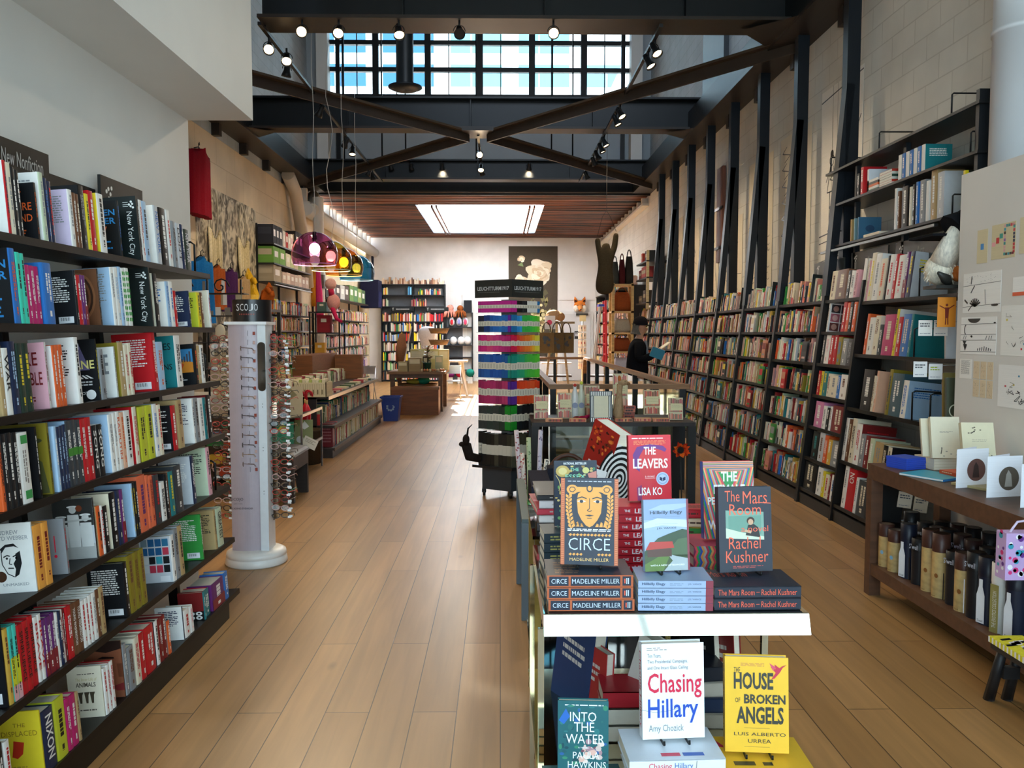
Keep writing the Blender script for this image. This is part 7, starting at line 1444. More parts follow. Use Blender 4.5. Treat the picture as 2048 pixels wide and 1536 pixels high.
# ================================================================ WALL DRAWINGS between the posts
def fig(b, f, x, y, s, rn):
    k = '2c2a28'; hd = [(x+s*.07*math.cos(t), y+s*.9+s*.07*math.sin(t)) for t in [i*.7 for i in range(10)]]; b.line(f, hd, .013, k); b.disc(f, x, y+s*.98, s*.05, k)
    b.line(f, ((x-.05*s,y+.82*s),(x-.14*s,y+.5*s),(x+.14*s,y+.5*s),(x+.05*s,y+.82*s)), .013, k); b.line(f, ((x-.05*s,y+.5*s),(x-.06*s,y)), .013, k); b.line(f, ((x+.05*s,y+.5*s),(x+.07*s,y)), .013, k)
    b.line(f, ((x+.06*s,y+.78*s),(x+.2*s,y+.6*s),(x+.28*s,y+.7*s)), .013, k); b.line(f, ((x-.06*s,y+.78*s),(x-.18*s,y+.64*s)), .013, k); b.line(f, [(x+rn.uniform(-.12,.12)*s, y+.5*s+.04*s*i) for i in range(6)], .01, k)
    b.line(f, ((x-.1*s,y),(x-.03*s,y)), .012, k); b.line(f, ((x+.05*s,y),(x+.12*s,y)), .012, k)
for i in range(7):
    y0, y1 = 7.95 + 1.29*i, 8.97 + 1.29*i; z0, z1 = 1.98, (4.15, 3.95, 3.9, 3.3, 3.7, 3.6, 3.8)[i]; rn = random.Random(20+i)
    b = MB(); x = XR-.004; b.box((x-.002,y0,z0),(x,y1,z1),('ece8e0','e2d8c4','e0d4bc','dcd0ba','d8ccb6','d6cab4','d2c4aa')[i],'paper'); f = fr((x-.003,y1,z0),(0,-1,0),(0,0,1)); w, h = y1-y0, z1-z0; k = '2c2a28'
    if i == 0:
        fig(b,f,w*.3,h*.32,.8,rn); fig(b,f,w*.72,h*.5,.9,rn)
        for j in range(6): b.line(f, ((0,h*(.04+.045*j)),(w*rn.uniform(.5,1),h*(.06+.045*j))), .01, k)
        b.line(f, ((0,h*.3),(w,h*.33)), .013, k); b.line(f, ((0,h*.95),(w,h*.98)), .013, k); b.line(f, ((w*.3,h*.5),(w*.3,h)), .006, k); b.line(f, ((w*.5,h*.4),(w*.5,h)), .005, k); b.line(f, ((w*.42,h*.4),(w*.42,h)), .005, k)
    elif i == 1:
        for j in range(7): b.line(f, [(w*(.15+.1*math.sin(a*2)+.1*(a%2)), h*(.25+.1*j+.03*a)) for a in range(4)], .01, k)
        for j in range(5): b.line(f, [(w*(.5+.08*a), h*(.4+.12*j+rn.uniform(-.04,.04))) for a in range(5)], .008, k)
        fig(b,f,w*.3,h*.03,.5,rn)
    elif i == 2:
        for j in range(3): b.line(f, [(w*(.1+.7*a/9), h*(.6+.3*math.sin(a*pi/9*.6+.04*j)-.015*j)) for a in range(10)], .007, k)
        for j in range(18): xx, yy_ = rn.uniform(0,.8)*w, rn.uniform(.1,.55)*h; b.line(f, ((xx,yy_),(xx+.05,yy_+.025),(xx+.1,yy_),(xx+.15,yy_+.02)), .007, k)
        b.patch(f, ((w*.7,h*.7),(w*.78,h*.76),(w*.76,h*.62)), k)
    else:
        fig(b,f,w*.3,h*.15,.55,rn); fig(b,f,w*.65,h*.45,.5,rn)
        for j in range(5): b.line(f, [(w*rn.random(), h*rn.random()) for a in range(3)], .007, k)
    tag(b.build('wall_drawing'), 'large line drawing on paper, %s from the art bookcase between the steel posts' % ORD[i], 'drawing')
b = MB(); b.dm = 'metal'; b.box((XR-.06,12.72,2.7),(XR-.012,13.05,4.15),'7a4a38','paint'); b.box((XR-.08,12.66,3.5),(XR-.06,13.1,3.54),'3a2a24'); b.box((XR-.08,12.66,2.9),(XR-.06,13.1,2.94),'3a2a24'); tag(b.build('iron_shutter'), 'rust brown iron shutter on the wall between two steel posts', 'shutter')
# ================================================================ BACK WALL: painting, fox head, sign, postcards, ladder
b = MB(); yp = YB-.012; b.box((.29,yp,.68),(1.93,yp+.01,4.51),'4a4238','cloth'); f = fr((.29,yp-.0005,.68),(1,0,0),(0,0,1)); rn = random.Random(12)
for i in range(30): x, z = rn.uniform(.7,1.5), rn.uniform(.2,2.2); b.patch(f, ((x,z),(x+rn.uniform(.05,.14),z+.1),(x+.04,z+.24),(x-.06,z+.12)), rn.choice(('6a6238','8a7e4c','5a5a34','a89a6a','4f4a2c')), e=.001)
for i in range(26): x, z = rn.gauss(1.15,.14), rn.gauss(1.35,.22); b.disc(f, x, z, rn.uniform(.03,.07), rn.choice(('b8a878','8a7e4c','d0c090')), e=.0012+.0001*i, n=8)
def peony(cx, cz, R_, n, seed):
    rn = random.Random(seed)
    for i in range(n):
        r = R_*(1-i/n*.8); a = rn.uniform(0,2*pi); d = R_*.62*(1-i/n); c = rn.choice(('d9c4a4','e6d4b8','cdb594','efe0c8','c4a884'))
        px_, pz = cx + d*math.cos(a), cz + d*math.sin(a); pts = [(px_ + r*.62*math.cos(t)*(1+.15*math.sin(3*t+i)), pz + r*.52*math.sin(t)*(1+.15*math.cos(2*t+i))) for t in [k*2*pi/14 for k in range(14)]]; b.patch(f, pts, c, e=.002+.0003*i)
peony(1.0, 2.95, .42, 34, 1); peony(.36, 2.62, .26, 22, 2); peony(.42, 3.38, .13, 12, 3); 
for pts in (((.5,2.35),(.75,2.75),(.62,2.5),(.72,2.32)),((.6,2.3),(.9,2.6),(.8,2.3)),((.3,3.2),(.45,3.3),(.5,3.15))): b.patch(f, pts, '6a7a44', e=.014)
tag(b.build('flower_painting'), 'tall dark canvas of pale peonies on the back wall', 'painting')
fx = thing('fox_head', 'orange felt fox head mounted above the back door', 'wall ornament', (2.67, YB-.02, 2.55))
b = MB(); b.dm = 'fur'; c = 'c8702c'; X0, Z0 = 2.67, 2.52
b.ball((X0,YB-.12,Z0),(.2,.13,.18),c,n=16,k=10); b.tube(((X0,YB-.2,Z0-.03),(X0,YB-.34,Z0-.1),(X0,YB-.42,Z0-.13)), [.1,.06,.025], 'd88a4a', n=12); fh = rel(b, 'head', fx)
for s in (-1,1):
    b = MB(); b.dm = 'fur'; b.tube(((X0+s*.11,YB-.12,Z0+.12),(X0+s*.15,YB-.12,Z0+.22),(X0+s*.17,YB-.12,Z0+.31)), [.075,.05,.008], c, n=8); b.poly(((X0+s*.09,YB-.205,Z0+.14),(X0+s*.19,YB-.19,Z0+.14),(X0+s*.165,YB-.14,Z0+.27)), '3a2218'); subpart(b, 'ear', fh)
    b = MB(); b.dm = 'fur'; b.ball((X0+s*.12,YB-.16,Z0-.08),(.1,.1,.12),'efe4d2'); subpart(b, 'cheek', fh)
    b = MB(); b.dm = 'plastic'; b.ball((X0+s*.075,YB-.245,Z0+.02),.018,'17120e'); subpart(b, 'eye', fh)
b = MB(); b.dm = 'plastic'; b.ball((X0,YB-.435,Z0-.125),(.03,.025,.022),'17120e'); subpart(b, 'nose', fh)
b = MB(); b.dm = 'plastic'; b.box((2.5,YB-.085,1.42),(2.66,YB-.076,1.68),'1a1a1c'); f = fr((2.5,YB-.086,1.42),(1,0,0),(0,0,1))
for x in (.05,.11): b.disc(f, x,.2,.016,'f0f0f0'); b.rect(f, x-.018,.09,x+.018,.175,'f0f0f0')
tag(b.build('restroom_sign'), 'small black restroom sign with two white figures on the back door', 'sign')
ps = thing('postcard_spinner', 'slim white postcard spinner in front of the back door', 'display stand', (2.05, 20.6, 0))
b = MB(); b.dm = 'metal'; b.tube(((2.05,20.6,0),(2.05,20.6,1.9)), .02, 'c8c8c8'); b.lathe(((0,.0),(.25,.0),(.25,.02),(0,.03)), (2.05,20.6,0), 'b8b8b8', n=20); rel(b, 'pole', ps)
rn = random.Random(9)
for k in range(6):
    for j, a in enumerate((-1.9,-1.2,-2.6)):
        b = MB(); b.dm = 'paper'; n_ = V((math.cos(a),math.sin(a),0)); u = V((-n_.y,n_.x,0)); O = V((2.05,20.6,.72+.185*k)) + n_*.09 - u*.06; f = (O, u, V((0,0,1))); b.rect(f,0,0,.12,.16,rn.choice(('f2f0ec','e8e2d8','f0eae4','dcd0c4')),e=.0); b.rect((O-n_*.003,u,V((0,0,1))),0,0,.12,.16,'d8d4cc',e=0); b.disc(f,.06,.09,.03,rn.choice(('c85a5a','8ab0c0','e0a0a8','6a6a6e')),e=.002); rel(b, 'postcard', ps)
b = MB(); b.box((1.97,20.55,1.9),(2.13,20.56,2.05),'e6e0b8','paper'); rel(b, 'top_card', ps)
la = thing('step_ladder', 'red and grey folding ladder leaning by the rear bookcase', 'ladder', (2.6, 21.5, 0))
for (p, q, c) in (((2.35,21.3,0),(2.62,21.6,2.3),'a8a8a4'),((2.35,21.8,0),(2.62,21.8,2.3),'a8a8a4'),((2.75,21.2,0),(2.72,21.4,2.45),'b82430'),((2.75,21.8,0),(2.72,21.75,2.45),'b82430')): b = MB(); b.dm = 'paint'; b.bar(p,q,.05,.07,c); rel(b, 'rail', la)
for k in range(8): z = .25+.27*k; b = MB(); b.dm = 'paint'; b.bar((2.76-.004*k,21.22+.02*k,z),(2.76-.004*k,21.78,z),.06,.03,'c8303a'); rel(b, 'rung', la)
b = MB(); b.dm = 'plastic'; b.box((2.56,21.55,2.3),(2.76,21.85,2.36),'2f56c8'); rel(b, 'top_cap', la)
pk = thing('pine_rack', 'pale pine rack of leather bags by the block wall', 'rack', (2.75, 18.7, 0))
for x, y in ((2.52,18.5),(2.95,18.5),(2.52,18.95),(2.95,18.95)): b = MB(); b.dm = 'wood'; b.box((x-.03,y-.03,0),(x+.03,y+.03,2.72),'c09a5c'); rel(b, 'post', pk)
for z in (.3,.75,1.2,1.62,2.1,2.7): b = MB(); b.dm = 'wood'; b.box((2.49,18.47,z-.04),(2.98,18.98,z),'c8a268'); rel(b, 'shelf', pk)
def bag(x, y, z, w, h, d, c, l, strap=True, cat='bag'):
    t = thing('leather_bag', l, cat, (x,y,z)); b = MB(); b.dm = 'cloth'
    pr_ = [(w*.48,0,d*.5),(w*.5,h*.25,d*.52),(w*.44,h*.75,d*.36),(w*.36,h,d*.12)]; rings = []
    for hw, zz, hd in pr_: rings.append([b.pt((x+hw*(abs(math.cos(a))**.6)*(1 if math.cos(a)>0 else -1), y+hd*(abs(math.sin(a))**.6)*(1 if math.sin(a)>0 else -1), z+zz+.001)) for a in [2*pi*k/16 for k in range(16)]])
    for i in range(3):
        for j in range(16): b.face([rings[i][j],rings[i][(j+1)%16],rings[i+1][(j+1)%16],rings[i+1][j]], lin(c), 'cloth', True)
    b.face(rings[0][::-1], lin(c)); b.face(rings[-1], lin(c)); bd_ = rel(b, 'body', t)
    if strap: b = MB(); b.dm = 'cloth'; b.tube([(x+w*.26*math.cos(a), y, z+h*.94+h*.3*math.sin(a)) for a in [pi*k/8 for k in range(9)]], .012, c, n=6); subpart(b, 'strap', bd_)
for x,y,z,w,h,d,c,l in ((2.74,18.65,2.105,.4,.42,.3,'8a4420','russet leather bag on the upper pine shelf'),(2.74,18.65,1.625,.4,.3,.3,'9a9080','grey patterned bag on the second pine shelf'),(2.74,18.65,1.205,.42,.3,.3,'7a3c20','brown leather satchel on the middle pine shelf'),(2.74,18.65,.755,.4,.3,.3,'b0b0c0','pale bag on the low pine shelf'),(2.58,18.7,2.705,.17,.5,.3,'4a4a44','grey green bag first on top of the pine rack'),(2.74,18.7,2.705,.14,.55,.3,'5a2426','maroon bag second on top of the pine rack'),(2.9,18.7,2.705,.18,.62,.3,'38332e','dark brown bag third on top of the pine rack')): bag(x,y,z,w,h,d,c,l)
bs2 = thing('wall_shelf', 'black wall shelf of gift boxes between pine rack and farthest post', 'shelf', (3.2, 17.2, 2.5))
for z in (2.25, 2.76, 3.1): b = MB(); b.dm = 'steel'; b.box((3.0,17.0,z-.03),(XR-.002,18.3,z),'2a2826'); rel(b, 'shelf', bs2)
b = MB(); b.dm = 'wood'; b.box((3.0,17.0,2.1),(3.05,17.05,3.3),'b8a070'); rel(b, 'post', bs2)
for x,y,z,w,d,h,c,l in ((3.05,17.2,3.1,.3,.3,.22,'1c1c1e','black box on the top gift shelf'),(3.03,17.7,3.1,.2,.14,.2,'a8382c','red and green book box on the top gift shelf'),(3.03,17.3,2.76,.2,.5,.24,'8a2a24','dark red box on the middle gift shelf'),(3.04,17.9,2.76,.2,.3,.2,'6a1f1f','maroon tin on the middle gift shelf'),(3.05,17.4,2.25,.2,.3,.26,'3a2e24','dark brown box on the lowest gift shelf'),(3.05,17.85,2.25,.2,.4,.16,'5a4a3a','brown tray box on the lowest gift shelf')): b = MB(); b.box((x,y,z+.001),(x+w,y+d,z+h),c,'card'); b.box((x-.001,y+.02,z+h*.4),(x,y+d-.02,z+h*.7),'8a7a60','paper'); tag(b.build('gift_box'), l, 'box')
# hanging dress form
def skin(nodes, edges, sub=2):
    me = bpy.data.meshes.new('s'); me.from_pydata([n[0] for n in nodes], edges, []); o = bpy.data.objects.new('s', me); COL.objects.link(o); m = o.modifiers.new('s','SKIN'); m.use_smooth_shade = True; m.branch_smoothing = .6
    for i, n in enumerate(nodes): r = n[1]; me.skin_vertices[0].data[i].radius = (r, r) if not isinstance(r, tuple) else r
    me.skin_vertices[0].data[0].use_root = True
    sb = o.modifiers.new('u','SUBSURF'); sb.levels = sub; dg = bpy.context.evaluated_depsgraph_get(); e = o.evaluated_get(dg); mm = e.to_mesh()
    vs = [tuple(v.co) for v in mm.vertices]; fs = [tuple(p.vertices) for p in mm.polygons]; e.to_mesh_clear(); bpy.data.objects.remove(o); return vs, fs
def add_skin(b, nodes, edges, col, m, sub=2, colfn=None):
    vs, fs = skin(nodes, edges, sub); k = len(b.v)
    for v in vs: b.pt(v)
    for f in fs:
        c = col
        if colfn: cc = [sum(vs[i][j] for i in f)/len(f) for j in range(3)]; c = colfn(cc)
        b.face([k+i for i in f], lin(c), m, True)
X0, Y0 = 1.74, 13.62
df = thing('dress_form', 'dark brown cloth torso figure with raised arms hanging on strings', 'mannequin', (X0, Y0, 2.1))
b = MB(); nodes = [((X0-.02,Y0,2.22),.15),((X0-.03,Y0,2.42),.175),((X0-.01,Y0,2.66),.125),((X0,Y0,2.86),.135),((X0,Y0,3.0),.09),((X0,Y0,3.08),.075),((X0-.13,Y0,2.98),.055),((X0-.15,Y0,3.16),.045),((X0+.13,Y0,3.0),.055),((X0+.16,Y0,3.24),.045)]
add_skin(b, nodes, [(0,1),(1,2),(2,3),(3,4),(4,5),(3,6),(6,7),(3,8),(8,9)], '4a3e2c', 'cloth'); rel(b, 'torso', df)
b = MB(); b.tube(((X0-.15,Y0,3.18),(X0-.07,Y0,3.5),(X0,Y0,3.6),(X0,Y0,ZF)), .004, '2a2622', n=5); b.tube(((X0+.16,Y0,3.26),(X0+.06,Y0,3.5),(X0,Y0,3.6)), .004, '2a2622', n=5); rel(b, 'string', df)
# ================================================================ THE READER
px0, py0 = 2.1, 12.6
pe = thing('person', 'person in black jacket and dark cap reading at the long bookcase', 'person', (px0, py0, 0))
def Q(x, y, z): return (px0 + x, py0 + y, z)
b = MB(); sk = 'b98a70'
nodes = [(Q(-.0,0,1.0),.12),(Q(-.01,0,1.25),.13),(Q(.0,0,1.45),.12),(Q(.02,0,1.54),.062),(Q(.04,0,1.6),.06),(Q(.045,0,1.7),.098),(Q(.055,0,1.76),.092),(Q(.1,0,1.635),.055),(Q(.155,0,1.675),.014),
 (Q(.0,-.19,1.45),.06),(Q(-.03,-.26,1.2),.05),(Q(.2,-.22,1.27),.038),(Q(.27,-.2,1.325),.034),(Q(.0,.19,1.45),.06),(Q(0,.25,1.2),.05),(Q(.22,.1,1.27),.038),(Q(.27,.06,1.3),.034),
 (Q(0,-.1,.9),.09),(Q(.01,-.11,.5),.065),(Q(0,-.11,.09),.045),(Q(.13,-.12,.04),.035),(Q(0,.1,.9),.09),(Q(.01,.11,.5),.065),(Q(0,.11,.09),.045),(Q(.13,.12,.04),.035),(Q(.03,-.1,1.69),.022)]
edges = [(0,1),(1,2),(2,3),(3,4),(4,5),(5,6),(5,7),(7,8),(2,9),(9,10),(10,11),(11,12),(2,13),(13,14),(14,15),(15,16),(0,17),(17,18),(18,19),(19,20),(0,21),(21,22),(22,23),(23,24),(5,25)]
add_skin(b, nodes, edges, sk, 'skin')
for s, hx, hy, hz in ((-1,.3,-.2,1.335),(1,.29,.06,1.31)):
    for j in range(4):
        oy = hy + s*(-.03+.02*j)*1.0; L_ = (.055,.065,.06,.045)[j]
        add_skin(b, [(Q(hx-.01,oy,hz),.011),(Q(hx+L_*.55,oy,hz+.012),.0095),(Q(hx+L_,oy,hz+.03),.008)], [(0,1),(1,2)], sk, 'skin', 1)
    add_skin(b, [(Q(hx-.03,hy,hz+.015),.012),(Q(hx+.0,hy-s*.03,hz+.04),.011),(Q(hx+.03,hy-s*.035,hz+.05),.009)], [(0,1),(1,2)], sk, 'skin', 1)
rel(b, 'body', pe)
def part_skin(nm, nodes, edges, c, m='cloth'): q = MB(); add_skin(q, nodes, edges, c, m); rel(q, nm, pe)
part_skin('jacket', [(Q(0,0,.86),(.17,.2)),(Q(-.01,0,1.1),(.165,.185)),(Q(-.01,0,1.32),(.165,.2)),(Q(.0,0,1.47),(.11,.15)),(Q(0,-.2,1.45),.088),(Q(-.035,-.27,1.2),.08),(Q(.1,-.25,1.235),.066),(Q(.21,-.215,1.285),.052),(Q(0,.2,1.45),.088),(Q(-.01,.26,1.2),.08),(Q(.21,.11,1.275),.054),(Q(.01,0,1.53),.075)], [(0,1),(1,2),(2,3),(3,4),(4,5),(5,6),(6,7),(3,8),(8,9),(9,10),(3,11)], '15161a')
part_skin('trousers', [(Q(0,0,.95),(.15,.17)),(Q(0,-.1,.82),.105),(Q(.01,-.11,.5),.085),(Q(0,-.11,.12),.075),(Q(0,.1,.82),.105),(Q(.01,.11,.5),.085),(Q(0,.11,.12),.075)], [(0,1),(1,2),(2,3),(0,4),(4,5),(5,6)], '24262c')
for s in (-1,1): part_skin('shoe', [(Q(-.05,s*.11,.05),.045),(Q(.06,s*.115,.045),.045),(Q(.16,s*.12,.035),.034)], [(0,1),(1,2)], '1a1614', 'plastic')
part_skin('hair', [(Q(-.03,0,1.66),.072),(Q(-.035,0,1.625),.05),(Q(-.01,0,1.72),.09)], [(2,0),(0,1)], '6e6860', 'fur')
part_skin('scarf', [(Q(.1,-.06,1.5),.03),(Q(.12,-.1,1.36),.022),(Q(.15,-.1,1.2),.022)], [(0,1),(1,2)], '7a8088')
q = MB(); q.dm = 'cloth'; q.lathe(((.113,1.725),(.114,1.76),(.1,1.82),(.06,1.855),(0,1.868)), Q(.035,0,0), '1c1a1e', 'cloth', 20); q.lathe(((.0,1.724),(.113,1.724)), Q(.035,0,0), '1c1a1e', 'cloth', 20)
pts = [(.11+.0,-.095),(.17,-.09),(.215,-.06),(.23,0),(.215,.06),(.17,.09),(.11,.095)]; q.poly([Q(x+.0,y,1.74-.25*(x-.11)) for x,y in pts], '1c1a1e'); q.poly([Q(x,y,1.728-.25*(x-.11)) for x,y in pts][::-1], '1c1a1e'); rel(q, 'cap', pe)
q = MB(); q.dm = 'plastic'
for s in (-1,1): q.ball(Q(.128,s*.035,1.705), .009, '1a1512')
q.bar(Q(.125,-.02,1.625),Q(.125,.02,1.625),.004,.006,'7a4a40'); rel(q, 'face_detail', pe)
b = MB(); b.dm = 'print'; b.X = Matrix.Translation(V(Q(.12,-.31,1.27))) @ Matrix.Rotation(.35,4,'Y'); b.box((0,0,0),(.2,.003,.15),'1f7a94'); b.box((0,.025,0),(.2,.028,.15),'1f7a94'); b.box((.002,.003,.002),(.2,.025,.152),PAGE,'paper'); tag(b.build('book'), 'teal book held under the arm of the reader', 'book')
b = MB(); b.dm = 'paper'; b.X = Matrix.Translation(V(Q(.31,-.14,1.365))) @ Matrix.Rotation(-.6,4,'Y')
b.box((0,-.11,0),(.17,0,.012),'efe8d4'); b.box((0,0,0),(.17,.11,.012),'efe8d4'); b.box((-.003,-.112,-.003),(.173,.112,0),'b8a068','print'); tag(b.build('book'), 'open book in the hands of the reader', 'book')
# ================================================================ LEFT OF THE AISLE: foliage panel, clothes, toys, boxes
b = MB(); b.box((XL+.002,12.1,1.3),(XL+.02,15.0,3.8),'b0a488','botanic'); tag(b.build('foliage_panel'), 'large grey foliage print panel on the cream wall', 'panel')
for i, (y, l) in enumerate(((12.75,'nearer'),(14.15,'farther'))):
    t = thing('fringe_necklace', 'cream fringed tassel necklace on the foliage panel, the %s one' % l, 'necklace', (XL+.05, y, 2.6)); x = XL+.05
    b = MB(); b.tube([(x, y+.17*math.cos(a), 3.42+.36*math.sin(a)) for a in [pi*2*k/24 for k in range(25)]], .012, 'a89e88', n=6, cap=False); rel(b, 'loop', t)
    b = MB(); b.dm = 'fur'; rn = random.Random(i)
    for k in range(34):
        u = k/33*2-1; z0 = 3.2-.18*math.cos(u*1.5); b.tube(((x+.01*(k%3),y+.24*u,z0),(x+.02,y+.25*u+rn.uniform(-.02,.02),z0-.4),(x+.02,y+.2*u,z0-.85-.25*(1-abs(u))+rn.uniform(-.05,.05))), [.018,.022,.006], rn.choice(('d8c8a0','e4d6b4','c8b68c')), n=5)
    rel(b, 'fringe', t)
def cloth_hang(name, label, cat, x, y, ztop, w, h, c, dirv=(0,1,0), n=14, flare=.25, depth=.05, hook=True):
    t = thing(name, label, cat, (x, y, ztop)); b = MB(); b.dm = 'cloth'; d = V(dirv); nn = V((d.y,-d.x,0)); rings = []
    for k in range(9):
        f = (0,.04,.09,.16,.28,.45,.62,.8,1)[k]; ww = w*(.28,.62,.94,1,1,1,1,1,1)[k]*(1+flare*f)/2; z = ztop - h*f; R1 = []; 
        for j in range(n): u = -1+2*j/(n-1); dz = .06*abs(u) if k < 2 else 0; R1.append(V((x,y,z-dz)) + d*(u*ww) + nn*(depth*(1-abs(u)*.6)+.018*math.sin(j*2.1+k*.5)*f))
        R2 = [p - nn*(2*depth*(1-abs(-1+2*j/(n-1))*.6)) for j, p in enumerate(R1)]; rings.append([b.pt(p) for p in R1 + R2[::-1]])
    N = 2*n
    for k in range(8):
        for j in range(N): b.face([rings[k][j],rings[k][(j+1)%N],rings[k+1][(j+1)%N],rings[k+1][j]], lin(c), 'cloth', True)
    b.face(rings[0], lin(c), 'cloth'); b.face(rings[-1][::-1], lin(c), 'cloth'); rel(b, 'cloth_body', t)
    if hook: b = MB(); b.dm = 'steel'; b.tube(((x,y,ztop-.02),(x,y,ztop+.05),(x+d.x*.03,y+d.y*.03,ztop+.08),(x+d.x*.04,y+d.y*.04,ztop+.04)), .006, '1a1a1a', n=5); b.tube((V((x,y,ztop+.01))-d*w*.25-V((0,0,.05)), V((x,y,ztop+.01)), V((x,y,ztop+.01))+d*w*.25-V((0,0,.05))), .008, '1a1a1a', n=5); rel(b, 'hanger', t)
    return t
cloth_hang('garment', 'deep red garment hanging high on the cream wall', 'garment', XL+.16, 11.85, 4.2, .7, .95, '8a1424', (0,1,0), flare=.1, depth=.1)
cloth_hang('shirt', 'bright blue shirt on a black hanger beyond the bookcase', 'shirt', -3.78, 10.6, 2.58, .3, .85, '1f6fb4', (.6,.8,0), depth=.08)
cloth_hang('scarf', 'orange and brown scarf hanging behind the blue shirt', 'scarf', -3.78, 11.2, 2.52, .22, .6, 'a8582c', (.6,.8,0)); cloth_hang('scarf', 'purple scarf hanging behind the blue shirt', 'scarf', -3.7, 11.5, 2.5, .2, .6, '4a2a5a', (.6,.8,0)); cloth_hang('scarf', 'cream patterned scarf hanging behind the purple one', 'scarf', -3.62, 11.8, 2.42, .2, .6, 'b89a70', (.6,.8,0))
b = MB(); b.dm = 'cloth'; b.tube(((-4.0,18.4,3.0),(-3.98,18.38,2.5),(-3.97,18.37,1.95)), [.05,.07,.09], 'd83a78', n=10); b.tube(((-4.08,18.41,3.0),(-4.1,18.39,2.6),(-4.08,18.39,2.2)), [.05,.06,.07], 'e0902c', n=10); tag(b.build('scarf'), 'pink and orange scarf tied to the round white post', 'scarf')
# jewellery table behind the spinner
jt = thing('jewellery_table', 'black scrollwork table of necklaces and hand displays behind the spinner', 'table', (-3.2, 9.3, 0))
b = MB(); b.dm = 'wood'; b.box((-3.75,8.7,.86),(-2.8,10.0,.9),'c8c2b8'); rel(b, 'table_top', jt)
for x in (-3.7,-2.84):
    for y in (8.74,9.96): b = MB(); b.dm = 'steel'; b.box((x-.02,y-.02,0),(x+.02,y+.02,.86),'1a1a1a'); rel(b, 'leg', jt)
sc = thing('scroll_rack', 'black wrought iron scroll rack of earrings and tags on the jewellery table', 'rack', (-3.2, 9.2, .9))
b = MB(); b.dm = 'steel'
for z in (1.2,1.5,1.8,2.05): b.box((-3.65,9.3,z-.01),(-2.85,9.5,z),'17171a')
for x in (-3.62,-2.88,-3.25): b.tube(((x,9.3,.9),(x,9.3,2.2)), .012, '17171a', n=6)
for x in (-3.5,-3.1): b.tube([(x+(.1-.008*k)*math.cos(k*.7), 9.28, 2.12+(.1-.008*k)*math.sin(k*.7)) for k in range(12)], .009, '17171a', n=5); b.tube([(x+(.1-.008*k)*math.cos(k*.7), 9.28, 1.62+(.1-.008*k)*math.sin(k*.7)) for k in range(12)], .009, '17171a', n=5)
rel(b, 'frame', sc); rn = random.Random(3)
for i in range(26):
    x, z = rn.uniform(-3.6,-2.9), rn.choice((1.2,1.5,1.8,2.05)); h = rn.uniform(.05,.14)
    b = MB(); b.dm = 'paper'; b.box((x,9.26+.01*(i%4),z+.001 if i % 2 else z-.02-h),(x+rn.uniform(.03,.07),9.263+.01*(i%4),z+.001+h if i % 2 else z-.02),rn.choice(('e4ddd0','d8ccb4','f0ebe2','b8a888','8a8278'))); tag(b.build('jewellery_card'), 'small pale jewellery card, %s on the iron scroll rack' % nth(i), 'card', 'jewellery cards on the scroll rack')
for i, (x, y) in enumerate(((-2.98,8.85),(-2.88,9.05))):
    b = MB(); add_skin(b, [((x,y,.9),.05),((x,y,1.0),.045),((x,y,1.14),.05),((x-.04,y,1.24),.014),((x-.015,y,1.27),.014),((x+.012,y,1.27),.014),((x+.036,y,1.25),.013),((x+.07,y,1.16),.014)], [(0,1),(1,2),(2,3),(2,4),(2,5),(2,6),(2,7)], 'd8c49c', 'wood', 1); tag(b.build('hand_display'), 'pale wooden display hand, the %s of the pair on the jewellery table' % ('nearer','farther')[i], 'display')
b = MB(); b.dm = 'paint'; b.ball((-2.95,8.8,1.62),(.055,.03,.08),'e8dcc0'); b.tube(((-2.95,8.8,.9),(-2.95,8.8,1.56)), .01, 'd8c8a8', n=6); tag(b.build('mask_display'), 'pale oval mask on a thin stand on the jewellery table', 'display')
rn = random.Random(17)
for i in range(9):
    x, y = rn.uniform(-3.02,-2.54), rn.uniform(8.0,8.42); z = .15+.09*i
    b = MB(); b.dm = 'card'; b.box((x,y,z*.6+.0),(x+.14,y+.1,z*.6+.085),rn.choice(('c84a2a','3a8a4a','d8b03a','7a5a3a','3a5a8a','e0d8c8'))) ; tag(b.build('toy_box'), 'small colourful toy box, %s from the floor in the heap behind the spinner' % ORD[i], 'box', 'toy boxes behind the spinner')
b = MB(); b.dm = 'wood'; b.box((-3.05,7.95,0),(-2.39,8.6,.09),'4a3a2c'); b.box((-3.05,8.55,.09),(-2.39,8.6,.75),'4a3a2c'); tag(b.build('crate'), 'low wooden crate holding the toy box heap', 'crate')
